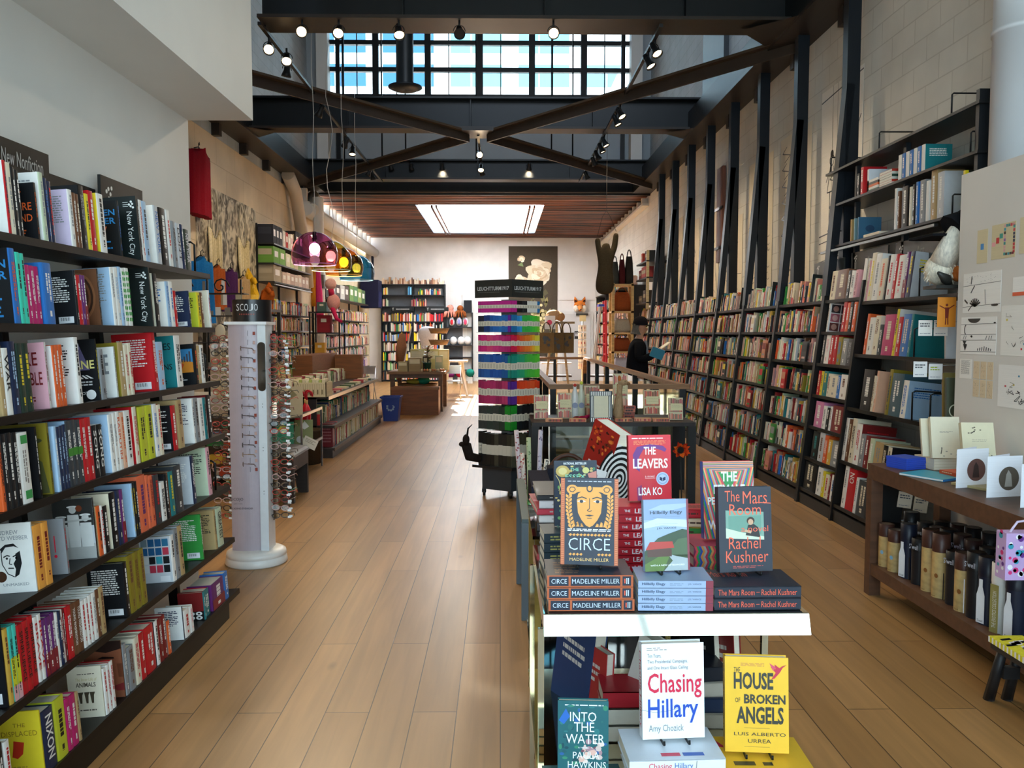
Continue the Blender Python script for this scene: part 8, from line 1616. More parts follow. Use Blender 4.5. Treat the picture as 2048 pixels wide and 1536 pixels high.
# soft animals on a ledge above the spinner sign
b = MB(); b.dm = 'steel'; b.box((-4.2,11.6,1.93),(-3.45,13.2,1.97),'3a3630'); b.box((-4.15,11.65,0),(-4.1,11.7,1.93),'26241f'); b.box((-3.5,13.1,0),(-3.45,13.15,1.93),'26241f'); b.box((-4.15,13.1,0),(-4.1,13.15,1.93),'26241f'); b.box((-3.5,11.65,0),(-3.45,11.7,1.93),'26241f'); tag(b.build('display_ledge'), 'dark display ledge of paper animals below the foliage panel', 'shelf')
for i, (x, y, h, c, nm) in enumerate(((-3.95,11.9,.3,'b8a83c','yellow and green'),(-3.72,11.9,.42,'4a6a5a','dark green'),(-3.62,12.2,.56,'d8a828','golden yellow'),(-3.5,12.5,.38,'a8541c','rust orange'))):
    rn = random.Random(30+i); b = MB(); b.dm = 'cloth'; RR = []
    for k in range(7):
        r = (.11,.13,.12,.1,.09,.05,.012)[k]; RR.append([b.pt((x+.05*k/6*(1 if i % 2 else -1)+r*rn.uniform(.7,1.25)*math.cos(2*pi*j/9), y+r*rn.uniform(.7,1.25)*math.sin(2*pi*j/9), 1.972+h*k/6*(1+.04*rn.random())*(1 if k else 0))) for j in range(9)])
    for k in range(6):
        for j in range(9): b.face([RR[k][j],RR[k][(j+1)%9],RR[k+1][(j+1)%9],RR[k+1][j]], lin(c if rn.random() < .8 else ('3a5a44','c8a030','e8c050','6a3418')[i]))
    b.face(RR[0][::-1], lin(c)); b.face(RR[6], lin(c)); b.tube(((x+.04,y-.06,1.97+h*.72),(x+.09,y-.13,1.97+h*.66),(x+.1,y-.17,1.97+h*.6)), [.05,.035,.012], c, n=6); tag(b.build('cloth_animal'), '%s cloth animal on the dark display ledge' % nm, 'toy')
# boxes on the high shelves of the wall bookcase
def boxrow(z, y0, y1, n, hr, cols, lab, grp, dep=.3, x=XF-.03):
    st_ = (y1-y0)/n
    for i in range(n):
        h = hr*(1 if isinstance(cols, str) else RND.uniform(.85,1)); c = cols if isinstance(cols, str) else cols[i % len(cols)]
        b = MB(); b.dm = 'card'; b.box((x-dep,y0+st_*i+.01,z+.001),(x,y0+st_*(i+1)-.005,z+h),c); f = fr((x+.0003,y0+st_*i+.01,z),(0,1,0),(0,0,1)); b.rect(f, st_*.2, h*.4, st_*.75, h*.75, 'e8e0d4' if c not in ('e0d8cc','d8d0c0') else 'b87a6a'); f = fr((x-dep,y0+st_*i+.0097,z),(1,0,0),(0,0,1)); b.rect(f, dep*.1, h*.5, dep*.9, h*.85, 'b8a88c' if c != '20222a' else '30323c')
        tag(b.build('game_box'), lab % nth(i), 'box', grp)
boxrow(3.22,15.05,15.7,3,.34,'20222a','black file box, %s from the foliage panel on the top shelf','black file boxes'); boxrow(3.22,15.75,16.5,4,.33,['d8d0c8','a83a34','c8c0b8','e0d8cc'],'slim pale box, %s beyond the black file boxes','slim boxes on the top shelf'); boxrow(3.22,16.7,17.3,2,.42,'1c1a1a','tall black box, %s by the diagonal pipe','tall black boxes')
boxrow(2.87,15.05,15.9,2,.3,'6a9a3c','green puzzle box, %s from the foliage panel','green puzzle boxes'); boxrow(2.87,15.95,17.5,5,.26,['d8d4b8','b8c08a','c8b898','8a9a5a','d0c8b0'],'pale green game box, %s beyond the green puzzle boxes','pale game boxes')
boxrow(2.54,15.05,15.6,1,.3,'a8987c','wide grey game box, %s on the third shelf','grey game boxes'); boxrow(2.54,15.65,17.8,7,.24,['c8b0a0','d8c0b0','b89a8c'],'pink picture game box, %s on the third shelf','pink game boxes')
boxrow(2.48,19.5,22.5,5,.4,['2e2a28','8a8a8c','3a2a22','b8b4ac','4a3a30'],'framed dark box, %s beyond the round post','boxes beyond the round post'); boxrow(2.48,22.6,25.2,4,.45,['5a7a3c','3f6a3a','7a8a4a','35502c'],'leafy green bag, %s on the high shelf by the corner','leafy bags')
b = MB(); b.dm = 'cloth'; b.box((-4.3,25.7,2.4),(-3.75,26.5,3.25),'1f2036'); b.box((-3.749,25.8,2.44),(-3.74,26.4,2.9),'26284a'); b.box((-4.0,26.0,3.25),(-3.95,26.2,4.0),'1c1c26'); tag(b.build('hanging_bag'), 'dark navy bag hanging in the back corner below the blue lamp', 'bag')
# iron stand with the pink bird toy
isd = thing('iron_stand', 'black iron shelf stand with small goods beside the round post', 'stand', (-3.6, 17.5, 0))
for z in (1.15,1.62,2.05): b = MB(); b.dm = 'steel'; b.box((-3.95,17.2,z-.02),(-3.3,17.8,z),'1a1a1a'); rel(b, 'shelf', isd)
for x, y in ((-3.93,17.22),(-3.32,17.22),(-3.93,17.78),(-3.32,17.78)): b = MB(); b.dm = 'steel'; b.box((x-.015,y-.015,0),(x+.015,y+.015,2.05),'1a1a1a'); rel(b, 'post', isd)
b = MB(); b.dm = 'cloth'; b.ball((-3.45,17.3,2.25),(.14,.12,.17),'dc9c94'); b.ball((-3.5,17.28,2.62),(.12,.1,.12),'dca89c'); b.tube(((-3.46,17.25,2.12),(-3.36,17.15,1.9),(-3.25,17.1,1.84)), [.05,.04,.03], 'c42a58', n=8); b.tube(((-3.5,17.28,2.52),(-3.48,17.29,2.38)), [.06,.06], 'b82a4a', n=8); tag(b.build('plush_bird'), 'pink long-legged plush bird on the black iron stand', 'toy')
for i, (x, y, z, w, h, c, l) in enumerate(((-3.8,17.3,2.05,.2,.2,'4a6058','grey green jar on top of the iron stand'),(-3.8,17.3,1.62,.28,.36,'8a1420','dark red bag on the iron stand'),(-3.45,17.3,1.62,.06,.24,'d8b088','tan book leaning on the iron stand'),(-3.85,17.3,1.15,.2,.26,'c8902c','amber box low on the iron stand'))): b = MB(); b.dm = 'card'; b.box((x,y,z+.001),(x+w,y+.2,z+h),c); b.box((x+w*.3,y-.001,z+h*.6),(x+w*.7,y,z+h*.8),'d8ccb8'); tag(b.build('gift_item'), l, 'box')
# ================================================================ LOW BOOK BENCH along the aisle
bb = thing('book_bench', 'long low dark wood book bench with steel edged shelves along the aisle', 'display table', (-2.6, 12.7, 0)); WB = '291d17'
b = MB(); b.dm = 'wood'; b.box((-2.95,10.6,.0),(-2.15,14.9,.1),WB); rel(b, 'plinth', bb)
for z, x1 in ((.13,-2.13),(.42,-2.13),(.79,-2.2)):
    b = MB(); b.dm = 'wood'; b.box((-2.95,10.6,z-.03),(x1,14.9,z),WB); b.box((x1,10.6,z-.04),(x1+.012,14.9,z+.004),'b8b8b8' if z > .7 else '5a4636','metal' if z > .7 else 'wood'); rel(b, 'shelf', bb)
for y in (10.6,12.0,13.45,14.86): b = MB(); b.dm = 'wood'; b.box((-2.93,y,0),(-2.35,y+.03,.79),WB); rel(b, 'divider', bb)
b = MB(); b.dm = 'wood'; b.box((-2.96,10.6,0),(-2.94,14.9,.79),WB); rel(b, 'back_panel', bb)
fill((-2.16,11.0,.13), (0,1,0), 3.7, (1,0,0), .19, .25, .15, random.Random(41), .02, .05, pool=['e9dfc6','e4d8b8','d8c898','c8b078','efe6d0','a83a34','6a7a4a'])
fill((-2.3,10.65,.42), (0,1,0), 4.1, (1,0,0), .14, .26, .18, random.Random(42), .02, .06, pool=['e9dfc6','8a7a4a','b8a878','5a6a4a','c83a34','2a3a6a','d8c898','1f7a5a'], gap=.1)
fill((-2.75,10.7,.79), (0,1,0), 4.1, (1,0,0), .12, .22, .16, random.Random(43), .02, .05, pool=['e9dfc6','8a2a34','b8a878','5a7a4a','d8d0b8'], gap=.12)
rn = random.Random(44)
for i in range(10):
    y = 11.0+.38*i; h = rn.uniform(.02,.06); c = rn.choice(('a8343a','e0d4b0','d8c8a0','7a2a30','c8b890','4a5a3a'))
    b = MB(); b.dm = 'print'; b.box((0,0,0),(.17,.24,h),c); b.box((.171,.004,.003),(.1712,.236,h-.003),'efe6d0','paper'); absorb(b, (-2.42,y,.7905), (0,0,rn.uniform(-.1,.1)))
for i, (y, c, nm, l) in enumerate(((10.72,'7a2024','dark red',0),(10.8,'8a2428','dark red',0),(10.88,'2a2a4a','navy',0),(10.98,'b8202c','red',.3))):
    b = MB(); b.dm = 'print'; b.box((-.2,0,0),(0,.06,.3),c); bars(b, fr((.0002,0,.3),(0,0,-1),(0,1,0)), .03,.01,.26,.05,2,'c8a0a0',rn); bars(b, fr((-.2,-.0002,0),(1,0,0),(0,0,1)), .03,.05,.18,.25,5,'a86a6a',rn); tag(b.build('book', loc=(-2.17,y,.131), rot=(0,0,0)), '%s tall book, %s from the near end on the lowest bench shelf' % (nm, ORD[i]), 'book', 'tall red books on the bench')
bx = thing('boxed_book_set', 'open cream carton of small books at the near corner of the bench', 'box', (-2.35, 10.55, .79))
b = MB(); b.dm = 'card'; b.box((-2.62,10.5,.795),(-2.2,10.9,.8),'c8b48c'); 
for a, c in (((-2.62,10.5,.8),(-2.2,10.508,.98)),((-2.62,10.89,.8),(-2.2,10.9,.98)),((-2.62,10.5,.8),(-2.61,10.9,1.02)),((-2.21,10.5,.8),(-2.2,10.9,.98))): b.box(a, c, 'd8c8a0')
f = fr((-2.62,10.4997,.8),(1,0,0),(0,0,1))
for i in range(14): b.rect(f, .01+.029*i, .02, .014+.029*i, .16, '9a8a64'); 
for i in range(7): b.rect(f, .03+.055*i, .03, .045+.055*i, .09, '7a6a4a', e=.0007)
rel(b, 'carton', bx)
for i in range(9): b = MB(); b.dm = 'print'; b.box((-2.6+.042*i,10.56,.801),(-2.565+.042*i,10.8,1.0+.01*(i%3)),('e4dab8','b8c06a','d8ccaa')[i%3]); rel(b, 'small_book', bx)
# counter with card rack
ct = thing('counter', 'dark brown counter block behind the book bench', 'counter', (-3.1, 11.2, 0))
b = MB(); b.dm = 'wood'; b.box((-3.42,10.9,0),(-2.98,12.4,.78),'3a241a'); rel(b, 'body', ct)
b = MB(); b.dm = 'wood'; b.box((-3.44,10.86,.78),(-2.97,12.44,.83),'7a4a2a'); rel(b, 'counter_top', ct)
b = MB(); b.dm = 'wood'; b.box((-3.3,13.2,.0),(-2.98,15.2,1.25),'744318'); b.box((-2.98,15.0,.0),(-2.5,15.2,1.22),'804c1e'); tag(b.build('cabinet'), 'brown wooden cabinet panel standing behind the far end of the bench', 'cabinet')
cr = thing('card_rack', 'brown card rack with greeting card boxes on the counter', 'rack', (-3.2, 11.05, .83))
for k in range(3): b = MB(); b.dm = 'card'; b.box((-3.5,10.95,.831+.22*k),(-2.98,11.15,.845+.22*k),'b09468'); rel(b, 'shelf', cr)
b = MB(); b.dm = 'wood'; b.box((-3.5,11.14,.83),(-2.98,11.16,1.5),'8a7048'); b.box((-3.26,10.94,.83),(-3.24,11.15,1.5),'c8b894'); rel(b, 'back_panel', cr)
rn = random.Random(55)
for k in range(3):
    for j in range(4):
        x = -3.49+.128*j; z = .846+.22*k; c = rn.choice(('b8a078','c8b08a','d8c8a8','8a7a5a','a8906a','c0a880')); b = MB(); b.dm = 'card'; b.box((x,10.97,z),(x+.12,11.0,z+.17),c); f = fr((x,10.9697,z),(1,0,0),(0,0,1))
        for q in range(7): b.disc(f, rn.uniform(.02,.1), rn.uniform(.03,.14), rn.uniform(.008,.018), rn.choice(('a8303a','3a6a5a','2a2420','d8d0c0','6a5a3a','c84a5a')), n=7)
        tag(b.build('card_box'), 'patterned greeting card box, %s across on the %s tier of the brown card rack' % (ORD[j], ('lowest','middle','top')[k]), 'box', 'greeting card boxes')
for i, (y, c, h, l) in enumerate(((11.5,'c8a04a',.4,'gold patterned pad leaning on the counter'),(11.8,'8a6a3c',.35,'brown pad leaning on the counter'),(12.1,'5a4a2c',.3,'dark slatted box on the counter'))): b = MB(); b.dm = 'card'; b.box((0,0,0),(.05,.25,h),c); b.box((.0502,.03,h*.2),(.051,.22,h*.8),'b89a5a'); tag(b.build('gift_item', loc=(-3.12,y,.831), rot=(0,-.22,0)), l, 'box')
# angled rack with children's books beside the spinner
ar = thing('picture_book_rack', 'black steel edged rack of picture books behind the spinner', 'rack', (-2.3, 9.2, 0))
for z in (.34,.7): b = MB(); b.dm = 'steel'; b.poly(((-2.75,9.0,z-.12),(-2.15,9.0,z),(-2.15,10.0,z),(-2.75,10.0,z-.12)), '26221f'); b.box((-2.16,9.0,z-.01),(-2.145,10.0,z+.02),'9a9a9c','metal'); rel(b, 'shelf', ar)
for y in (9.0,10.0): b = MB(); b.dm = 'steel'; b.box((-2.78,y-.01,0),(-2.74,y+.01,.9),'1c1a1a'); b.box((-2.17,y-.008,.0),(-2.15,y+.008,.72),'8a8a8c','metal'); rel(b, 'side_frame', ar)
for i, (x, y, z, w, h, c, l, ac) in enumerate(((-2.52,9.02,.29,.26,.32,'1f8a5a','green picture book with yellow butterfly on the rack','e8d02c'),(-2.3,9.25,.33,.2,.28,'8a8a4c','olive picture book behind the green one','e8e0d0'),(-2.66,9.1,.6,.34,.34,'6a4a34','brown album tilted on the upper rack shelf','c8b898'),(-2.5,9.2,.63,.3,.36,'c8b088','tan album tilted on the upper rack shelf','8a7a4c'))):
    b = MB(); b.dm = 'print'; b.box((0,0,0),(w,.02,h),c); a = frac(b,fr((0,-.0003,0),(1,0,0),(0,0,1)),w,h); a.p(((.3,.7),(.55,.95),(.8,.72),(.55,.6)),ac); a.d(.3,.2,.2,'d8d4d0',.14); q = MB(); o = b.build('book', loc=(x,y,z+.03), rot=(-.3,0,.2)); tag(o, l, 'book')
b = MB(); b.box((0,0,0),(.16,.002,.12),'e6ddc8','paper'); bars(b, fr((0,-.0003,0),(1,0,0),(0,0,1)), .02,.05,.14,.1,3,'a89a80',RND); tag(b.build('note_card', loc=(-2.2,9.15,.375), rot=(-.5,.5,.3)), 'cream note card tilted on the picture book rack', 'card')
# umbrella bin
ub_ = thing('umbrella_bin', 'brown felt umbrella bin with white notice beside the bench', 'bin', (-2.42, 10.2, 0))
b = MB(); b.lathe(((0,0),(.2,0),(.215,.4),(.22,.42),(.2,.42),(.19,.05),(0,.05)), (-2.42,10.2,0), '4a3a2a', 'cloth', 24); rel(b, 'body', ub_)
b = MB(); b.dm = 'paper'; f = fr((-2.6,9.985,.2),(1,0,0),(0,0,1)); b.rect(f,0,0,.16,.22,'d8cfc0'); b.rect(fr((-2.6,9.989,.2),(1,0,0),(0,0,1)),0,0,.16,.22,'d8cfc0'); bars(b, f, .03,.1,.13,.17,2,'5a5048',RND,.5); rel(b, 'notice', ub_)
for i, (x, y) in enumerate(((-2.36,10.12),(-2.47,10.15),(-2.42,10.3))):
    t = thing('umbrella', 'red umbrella with curved handle, %s in the brown bin' % ('nearest the bench','nearest the notice','hindmost')[i], 'umbrella', (x,y,.06), 0, 'red umbrellas in the bin')
    b = MB(); b.dm = 'plastic'; b.tube(((x,y,.07),(x,y,.3),(x,y,.66),(x,y,.74)), [.02,.04,.05,.015], 'c8182c', n=9); rel(b, 'canopy', t)
    b = MB(); b.dm = 'plastic'; b.tube([(x,y,.72),(x,y,.86)]+[(x+.035-.035*math.cos(a),y,.86+.035*math.sin(a)) for a in [pi*k/6 for k in range(1,7)]]+[(x+.07,y,.83)], .011, 'b81828', n=7); b.tube(((x,y,.73),(x,y,.79)), .016, 'd8a868', n=7); rel(b, 'handle', t)
# carved stool
cs = thing('stool', 'dark carved wooden stool with arched ends beside the spinner', 'stool', (-2.15, 8.0, 0))
for y in (7.75, 8.3):
    b = MB(); b.dm = 'wood'; O = [(-2.36,0),(-2.36,.44),(-1.94,.44),(-1.94,0),(-2.04,0),(-2.06,.12),(-2.15,.2),(-2.24,.12),(-2.26,0)]
    i1 = [b.pt((x,y,z)) for x, z in O]; i2 = [b.pt((x,y+.05,z)) for x, z in O]; n = len(O)
    for k in range(n): b.face([i1[k],i1[(k+1)%n],i2[(k+1)%n],i2[k]], lin('2a211c'))
    for ids in (i1, i2): b.face([ids[0],ids[1],ids[6],ids[7],ids[8]], lin('2a211c'), 'wood'); b.face([ids[1],ids[2],ids[6]], lin('2a211c'), 'wood'); b.face([ids[2],ids[3],ids[4],ids[5],ids[6]], lin('2a211c'), 'wood')
    rel(b, 'end_panel', cs)
for x in (-2.36,-1.96): b = MB(); b.dm = 'wood'; b.box((x,7.8,.1 if x < -2 else .3),(x+.02,8.3,.44),'2a211c'); rel(b, 'side_panel', cs)
b = MB(); b.dm = 'plastic'; b.X = Matrix.Translation((-2.15,7.72,.44)); pr_ = [(.23*math.cos(a), .05*math.sin(a)) for a in [pi*k/10 for k in range(11)]]
for (x0,z0),(x1,z1) in zip(pr_, pr_[1:]): b.face([b.pt(p) for p in ((x0,0,z0),(x0,.62,z0),(x1,.62,z1),(x1,0,z1))], lin('2a2626'), 'plastic', True)
b.poly([(x,0,z) for x, z in pr_], '1f1b1a'); b.poly([(x,.62,z) for x, z in pr_[::-1]], '1f1b1a'); rel(b, 'seat', cs)
# recycling bin and brown box
rbn = thing('recycling_bin', 'blue recycling bin at the far end of the book bench', 'bin', (-2.0, 15.25, 0))
b = MB(); b.dm = 'plastic'; b.poly(((-2.13,15.1,0),(-1.87,15.1,0),(-1.83,15.08,.42),(-2.17,15.08,.42)), '1f3a8a'); b.poly(((-1.87,15.1,0),(-1.87,15.4,0),(-1.83,15.44,.42),(-1.83,15.08,.42)), '1f3a8a'); b.poly(((-2.13,15.4,0),(-2.13,15.1,0),(-2.17,15.08,.42),(-2.17,15.44,.42)), '1f3a8a'); b.poly(((-1.87,15.4,0),(-2.13,15.4,0),(-2.17,15.44,.42),(-1.83,15.44,.42)), '1f3a8a'); b.poly(((-2.13,15.1,.01),(-1.87,15.1,.01),(-1.87,15.4,.01),(-2.13,15.4,.01)), '1f3a8a')
f = fr((-2.13,15.09,.1),(1,0,0),(0,0,1)); 
for k in range(9): b.disc(f, .13+.06*math.cos(k*.7), .16+.06*math.sin(k*.7), .02, '8aa0b8', n=8, e=.004)
rel(b, 'body', rbn); b = MB(); b.dm = 'plastic'; b.box((-2.19,15.06,.42),(-1.81,15.08,.45),'1f3a8a'); b.box((-2.19,15.44,.42),(-1.81,15.46,.45),'1f3a8a'); b.box((-2.19,15.08,.42),(-2.17,15.44,.45),'1f3a8a'); b.box((-1.83,15.08,.42),(-1.81,15.44,.45),'1f3a8a'); rel(b, 'rim', rbn)
b = MB(); b.dm = 'wood'; b.box((-2.13,16.25,.0),(-1.21,16.75,.54),'7c4516'); b.box((-2.15,16.24,.5),(-1.19,16.26,.55),'8a5a2c'); tag(b.build('plywood_box'), 'plain brown plywood box standing in front of the farm table', 'box')
# farm table with plants and gift boxes
ft = thing('farm_table', 'worn wooden table of gifts and plants behind the brown box', 'table', (-1.75, 17.6, 0))
b = MB(); b.dm = 'wood'; b.box((-2.3,16.9,.77),(-1.12,18.3,.82),'7a5a38'); b.box((-2.2,16.95,.69),(-1.2,16.99,.77),'5a3e26'); rel(b, 'table_top', ft)
for x, y in ((-2.2,16.98),(-1.22,16.98),(-2.2,18.2),(-1.22,18.2)): b = MB(); b.dm = 'wood'; b.box((x-.045,y-.045,0),(x+.045,y+.045,.77),'5a3e26'); rel(b, 'leg', ft)
for i, (x, y, w, d, h, c, l) in enumerate(((-2.1,17.05,.2,.2,.2,'a8946c','small kraft box first on the farm table'),(-1.88,17.05,.25,.2,.28,'9a8460','tall kraft box second on the farm table'),(-1.9,17.6,.6,.3,.45,'c8b87a','yellow green carton behind the kraft boxes'),(-1.35,17.7,.25,.25,.44,'cfc090','patterned cream carton at the end of the farm table'),(-1.62,17.4,.12,.12,.3,'3a2a22','dark box in the middle of the farm table'),(-1.36,17.35,.16,.04,.32,'a8b090','green card stand at the end of the farm table'))): b = MB(); b.dm = 'card'; b.box((x,y,.821),(x+w,y+d,.82+h),c); b.box((x+.02,y-.001,.84+h*.5),(x+w-.02,y,.82+h*.9),'d8cca8'); tag(b.build('gift_box'), l, 'box')
pp_ = thing('potted_plant', 'dark green potted plant in the middle of the farm table', 'plant', (-1.5, 17.15, .82)); b = MB(); b.lathe(((0,0),(.06,0),(.08,.16),(.085,.16),(.085,.18),(0,.17)), (-1.5,17.15,.821), '2f5a4a', 'plastic', 16); rel(b, 'pot', pp_)
b = MB(); b.dm = 'leaf'; rn = random.Random(8)
for i in range(60): a = rn.uniform(0,2*pi); r = rn.uniform(.03,.16); z = rn.uniform(.98,1.35); p = V((-1.5+r*math.cos(a),17.15+r*math.sin(a),z)); u = V((math.cos(a),math.sin(a),rn.uniform(-.3,.6)))*.06; w = V((-math.sin(a),math.cos(a),0))*.025; b.poly((p-u,p+w,p+u,p-w), rn.choice(('3a4a24','5a5a2c','7a3a24','2f4a2a','6a4a2c')))
b.tube(((-1.5,17.15,.98),(-1.5,17.15,1.3)), .01, '4a3a24', n=6); rel(b, 'foliage', pp_)
for i in range(9): b = MB(); b.dm = 'plastic'; x = -1.6+.055*i; b.ball((x,17.0,.85),(.026,.026,.03),('e0c8a0','b8744c','c88a60')[i%3]); tag(b.build('candle'), 'small round candle, %s along the front of the farm table' % ORD[i], 'candle', 'candles on the farm table')
bt = thing('basket', 'broad low basket of green cloth under the farm table', 'basket', (-1.75,17.3,.0)); b = MB(); b.dm = 'wood'; b.lathe(((0,.44),(.34,.44),(.42,.56),(.4,.56),(.32,.47)), (-1.72,17.3,0), '5a4020', n=22); rel(b, 'bowl', bt); b = MB(); b.dm = 'wood'; b.box((-2.1,17.0,.4),(-1.3,17.6,.44),'4a3420'); b.box((-2.08,17.02,0),(-2.04,17.06,.4),'4a3420'); b.box((-1.36,17.02,0),(-1.32,17.06,.4),'4a3420'); rel(b, 'rack', bt); b = MB(); b.dm = 'cloth'; b.ball((-1.6,17.3,.62),(.14,.12,.08),'2f8a6a'); b.ball((-1.8,17.3,.6),(.16,.14,.06),'a89a3c'); rel(b, 'cloth_fill', bt)
b = MB(); b.dm = 'paint'; b.bar((-2.05,17.4,.83),(-1.85,17.45,1.75),.05,.02,'d8d4d0'); tag(b.build('paddle'), 'pale narrow paddle leaning upright on the farm table', 'paddle')
b = MB(); b.dm = 'cloth'; b.tube(((-2.1,17.5,1.0),(-2.08,17.5,1.3),(-2.05,17.5,1.6)), [.09,.12,.06], '9a6a4c', n=10); tag(b.build('paper_cone'), 'brown paper bundle behind the kraft boxes', 'bundle')
# sunlit things at the back
ap = thing('apron_form', 'white apron on a stand in the sun before the back bookcase', 'mannequin', (-1.85, 21.2, 0)); b = MB(); b.dm = 'cloth'
add_skin(b, [((-1.85,21.2,1.0),.2),((-1.85,21.2,1.3),.17),((-1.85,21.2,1.6),.2),((-1.85,21.2,1.85),.13),((-2.1,21.2,1.62),.09),((-1.6,21.2,1.62),.09)], [(0,1),(1,2),(2,3),(2,4),(2,5)], 'eceaf0', 'cloth'); rel(b, 'apron', ap); b = MB(); b.dm = 'steel'; b.tube(((-1.85,21.2,0),(-1.85,21.2,1.0)), .03, '4a4a4a'); b.lathe(((0,0),(.25,0),(.25,.03),(0,.04)), (-1.85,21.2,0), '4a4a4a', n=18); rel(b, 'stand', ap)
hb = thing('basket_stand', 'stand with two wicker baskets beside the white apron', 'stand', (-1.5, 20.4, 0)); b = MB(); b.dm = 'steel'; b.tube(((-1.5,20.4,0),(-1.5,20.4,1.75)), .02, '2a2a2a'); rel(b, 'pole', hb)
for z in (1.32,1.6): b = MB(); b.dm = 'wood'; b.lathe(((0,z),(.2,z),(.26,z+.13),(.245,z+.13),(.19,z+.02)), (-1.5,20.4,0), '8a6a44', n=20); rel(b, 'basket', hb)
wt2 = thing('side_table', 'small white trestle table in the sun by the back doorway', 'table', (-1.2, 21.6, 0)); b = MB(); b.dm = 'paint'; b.box((-1.5,21.3,.86),(-.85,22.1,.9),'f0ede6'); rel(b, 'table_top', wt2)
for p, q in (((-1.35,21.5,.86),(-1.45,21.3,0)),((-1.05,21.5,.86),(-.85,21.3,0)),((-1.35,21.9,.86),(-1.45,22.1,0)),((-1.0,21.9,.86),(-.9,22.1,0))): b = MB(); b.dm = 'paint'; b.bar(p,q,.05,.05,'e8e4dc'); rel(b, 'leg', wt2)
for nm, (x, y), l in (('folding_chair',(-1.15,20.1),'metal folding chair in the sun by the farm table'),('folding_chair',(-3.2,19.9),'pale metal folding chair near the back corner')):
    t = thing(nm, l, 'chair', (x, y, 0)); b = MB(); b.dm = 'metal'; b.box((x-.2,y-.2,.44),(x+.2,y+.2,.46),'c8c8c8'); rel(b, 'seat', t); b = MB(); b.dm = 'metal'; b.box((x-.2,y+.17,.62),(x+.2,y+.19,.82),'c8c8c8'); rel(b, 'backrest', t)
    for sx_ in (-.19,.19): b = MB(); b.dm = 'metal'; b.tube(((x+sx_,y-.24,0),(x+sx_,y+.2,.82)), .011, 'b8b8b8', n=6); b.tube(((x+sx_,y+.24,0),(x+sx_,y-.18,.45)), .011, 'b8b8b8', n=6); rel(b, 'leg', t)
for i, (x, z, r, c, l) in enumerate(((-1.66,2.44,.12,'d88a7a','pink octopus toy on the low black unit'),(-1.32,2.43,.11,'8a4a24','brown bear toy on the low black unit'))):
    b = MB(); b.dm = 'fur'; b.ball((x,YB-.2,z),(r,r*.9,r),c); 
    for k in range(6): a = -.2-k*.55; b.tube(((x+.06*math.cos(a),YB-.25,z-.08),(x+.16*math.cos(a),YB-.32,z-.14),(x+.2*math.cos(a),YB-.34,z-.3)), [.04,.035,.02], c, n=6)
    tag(b.build('plush_toy'), l, 'toy')
b = MB(); b.dm = 'cloth'; b.box((-1.2,YB-.28,2.305),(-.94,YB-.06,2.7),'26282c'); tag(b.build('storage_bag'), 'black cloth bag on the low black unit', 'bag')
for i, (x, c) in enumerate(((-1.6,'c8303a'),(-1.36,'8a8ac0'),(-1.15,'d84a6a'))): b = MB(); b.dm = 'cloth'; add_skin(b, [((x,YB-.2,1.84),.1),((x,YB-.2,2.0),.11),((x,YB-.2,2.16),.06)], [(0,1),(1,2)], ('f0eef0','e4e2f0','f0e8ea')[i], 'cloth', 1); b.ball((x,YB-.29,1.98),(.05,.03,.09),c); tag(b.build('cloth_doll'), 'white cloth doll with coloured front, %s on the second shelf of the low black unit' % ORD[i], 'toy', 'cloth dolls')
for i, x in enumerate((-1.55,-1.3,-1.08)): b = MB(); b.dm = 'cloth'; b.ball((x,YB-.2,1.36),(.12,.1,.14),'f2f0ee'); tag(b.build('pillow'), 'white cushion, %s on the third shelf of the low black unit' % ORD[i], 'cushion', 'white cushions')
for i, (x, c) in enumerate(((-1.6,'7a2a6a'),(-1.28,'c82a4a'),(-.96,'1f7a6a'))): b = MB(); b.dm = 'cloth'; b.ball((x,26.6,.3+.02*i),(.14,.14,.13),c); b.box((x-.08,26.52,0),(x+.08,26.68,.2),'e4e2dc'); tag(b.build('yarn_ball'), '%s yarn ball in the sun below the low black unit' % ('purple','crimson','teal')[i], 'yarn')
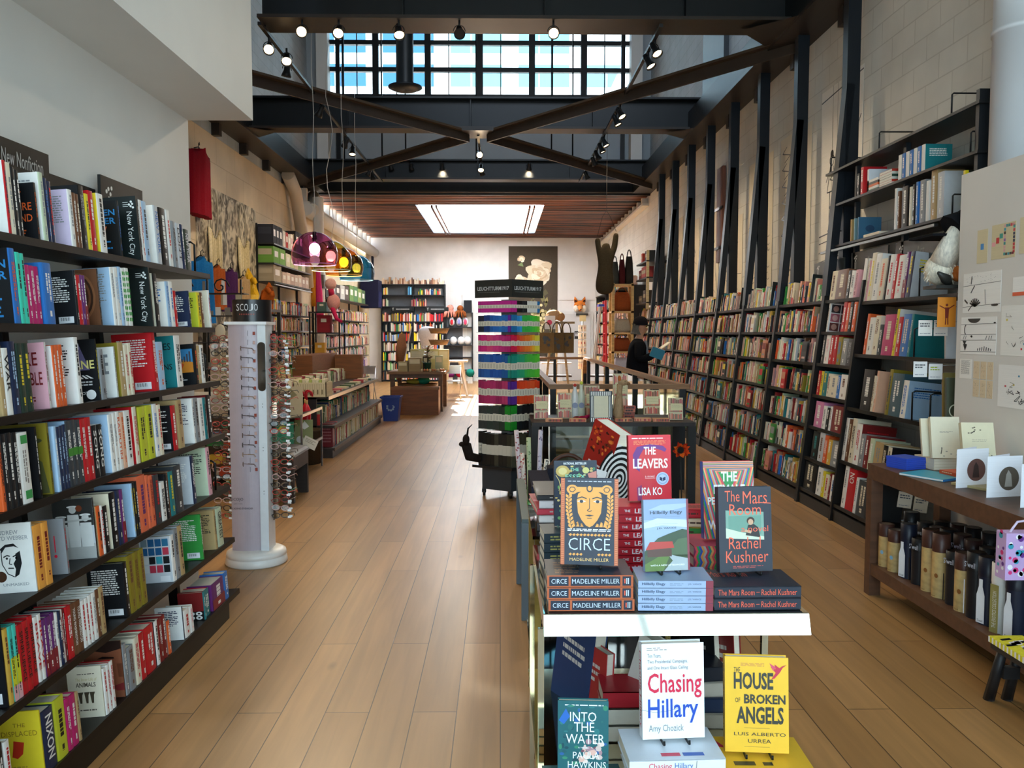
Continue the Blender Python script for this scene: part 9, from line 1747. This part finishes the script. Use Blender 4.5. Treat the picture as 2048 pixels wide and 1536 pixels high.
# tote bags on an easel at the far end of the stair
te = thing('tote_stand', 'wooden easel stand of kraft tote bags at the far end of the stair', 'stand', (1.3, 18.9, 0))
for p, q in (((1.0,18.8,0),(1.2,18.9,1.9)),((1.6,18.8,0),(1.4,18.9,1.9)),((1.3,19.3,0),(1.3,18.95,1.9))): b = MB(); b.dm = 'wood'; b.bar(p,q,.05,.04,'a08a68'); rel(b, 'leg', te)
b = MB(); b.dm = 'wood'; b.box((.85,18.85,1.82),(1.7,18.9,1.87),'8a7450'); rel(b, 'hanging_bar', te)
b = MB(); b.dm = 'wood'; b.box((.95,19.0,.6),(1.65,19.3,.64),'3a2c22'); b.box((.95,19.0,.9),(1.65,19.3,.93),'c8c4c0'); rel(b, 'shelf', te)
for i, (x, c) in enumerate(((1.05,'6a5a40'),(1.28,'5a4c36'),(1.5,'62543c'))):
    t = thing('tote_bag', 'kraft tote bag with dark animal print, %s on the easel stand' % ORD[i], 'bag', (x,18.72,1.2), 0, 'kraft tote bags'); b = MB(); b.dm = 'cloth'; b.box((x-.17,18.66+.03*i,1.16),(x+.17,18.8+.03*i,1.62),c); f = fr((x-.17,18.6595+.03*i,1.16),(1,0,0),(0,0,1)); rn = random.Random(i)
    for k in range(6): b.disc(f, .09+rn.uniform(0,.16), .1+rn.uniform(0,.26), rn.uniform(.02,.05), '26201a', n=9, e=.002+.0005*k)
    rel(b, 'body', t); b = MB(); b.dm = 'cloth'; b.tube([(x+.1*math.cos(a),18.7+.03*i,1.62+.23*math.sin(a)) for a in [pi*k/8 for k in range(9)]], .012, '4a3c2a', n=5); rel(b, 'handle', t)
b = MB(); b.dm = 'fur'; b.ball((1.22,18.9,2.02),(.18,.12,.12),'c8a078'); b.ball((1.38,18.88,1.98),(.1,.1,.1),'b88a60'); tag(b.build('plush_toy'), 'tan plush animal lying on top of the tote stand', 'toy')
b = MB(); b.dm = 'print'; b.box((1.02,18.78,1.7),(1.25,18.83,2.0),'f0ecec'); b.disc(fr((1.02,18.7795,1.7),(1,0,0),(0,0,1)),.1,.15,.06,'d82a5a'); tag(b.build('gift_item'), 'white packet with pink dot above the tote bags', 'packet')
stuff(SB.build('books'), 'remaining books that crowd the far and long bookcases', 'books')
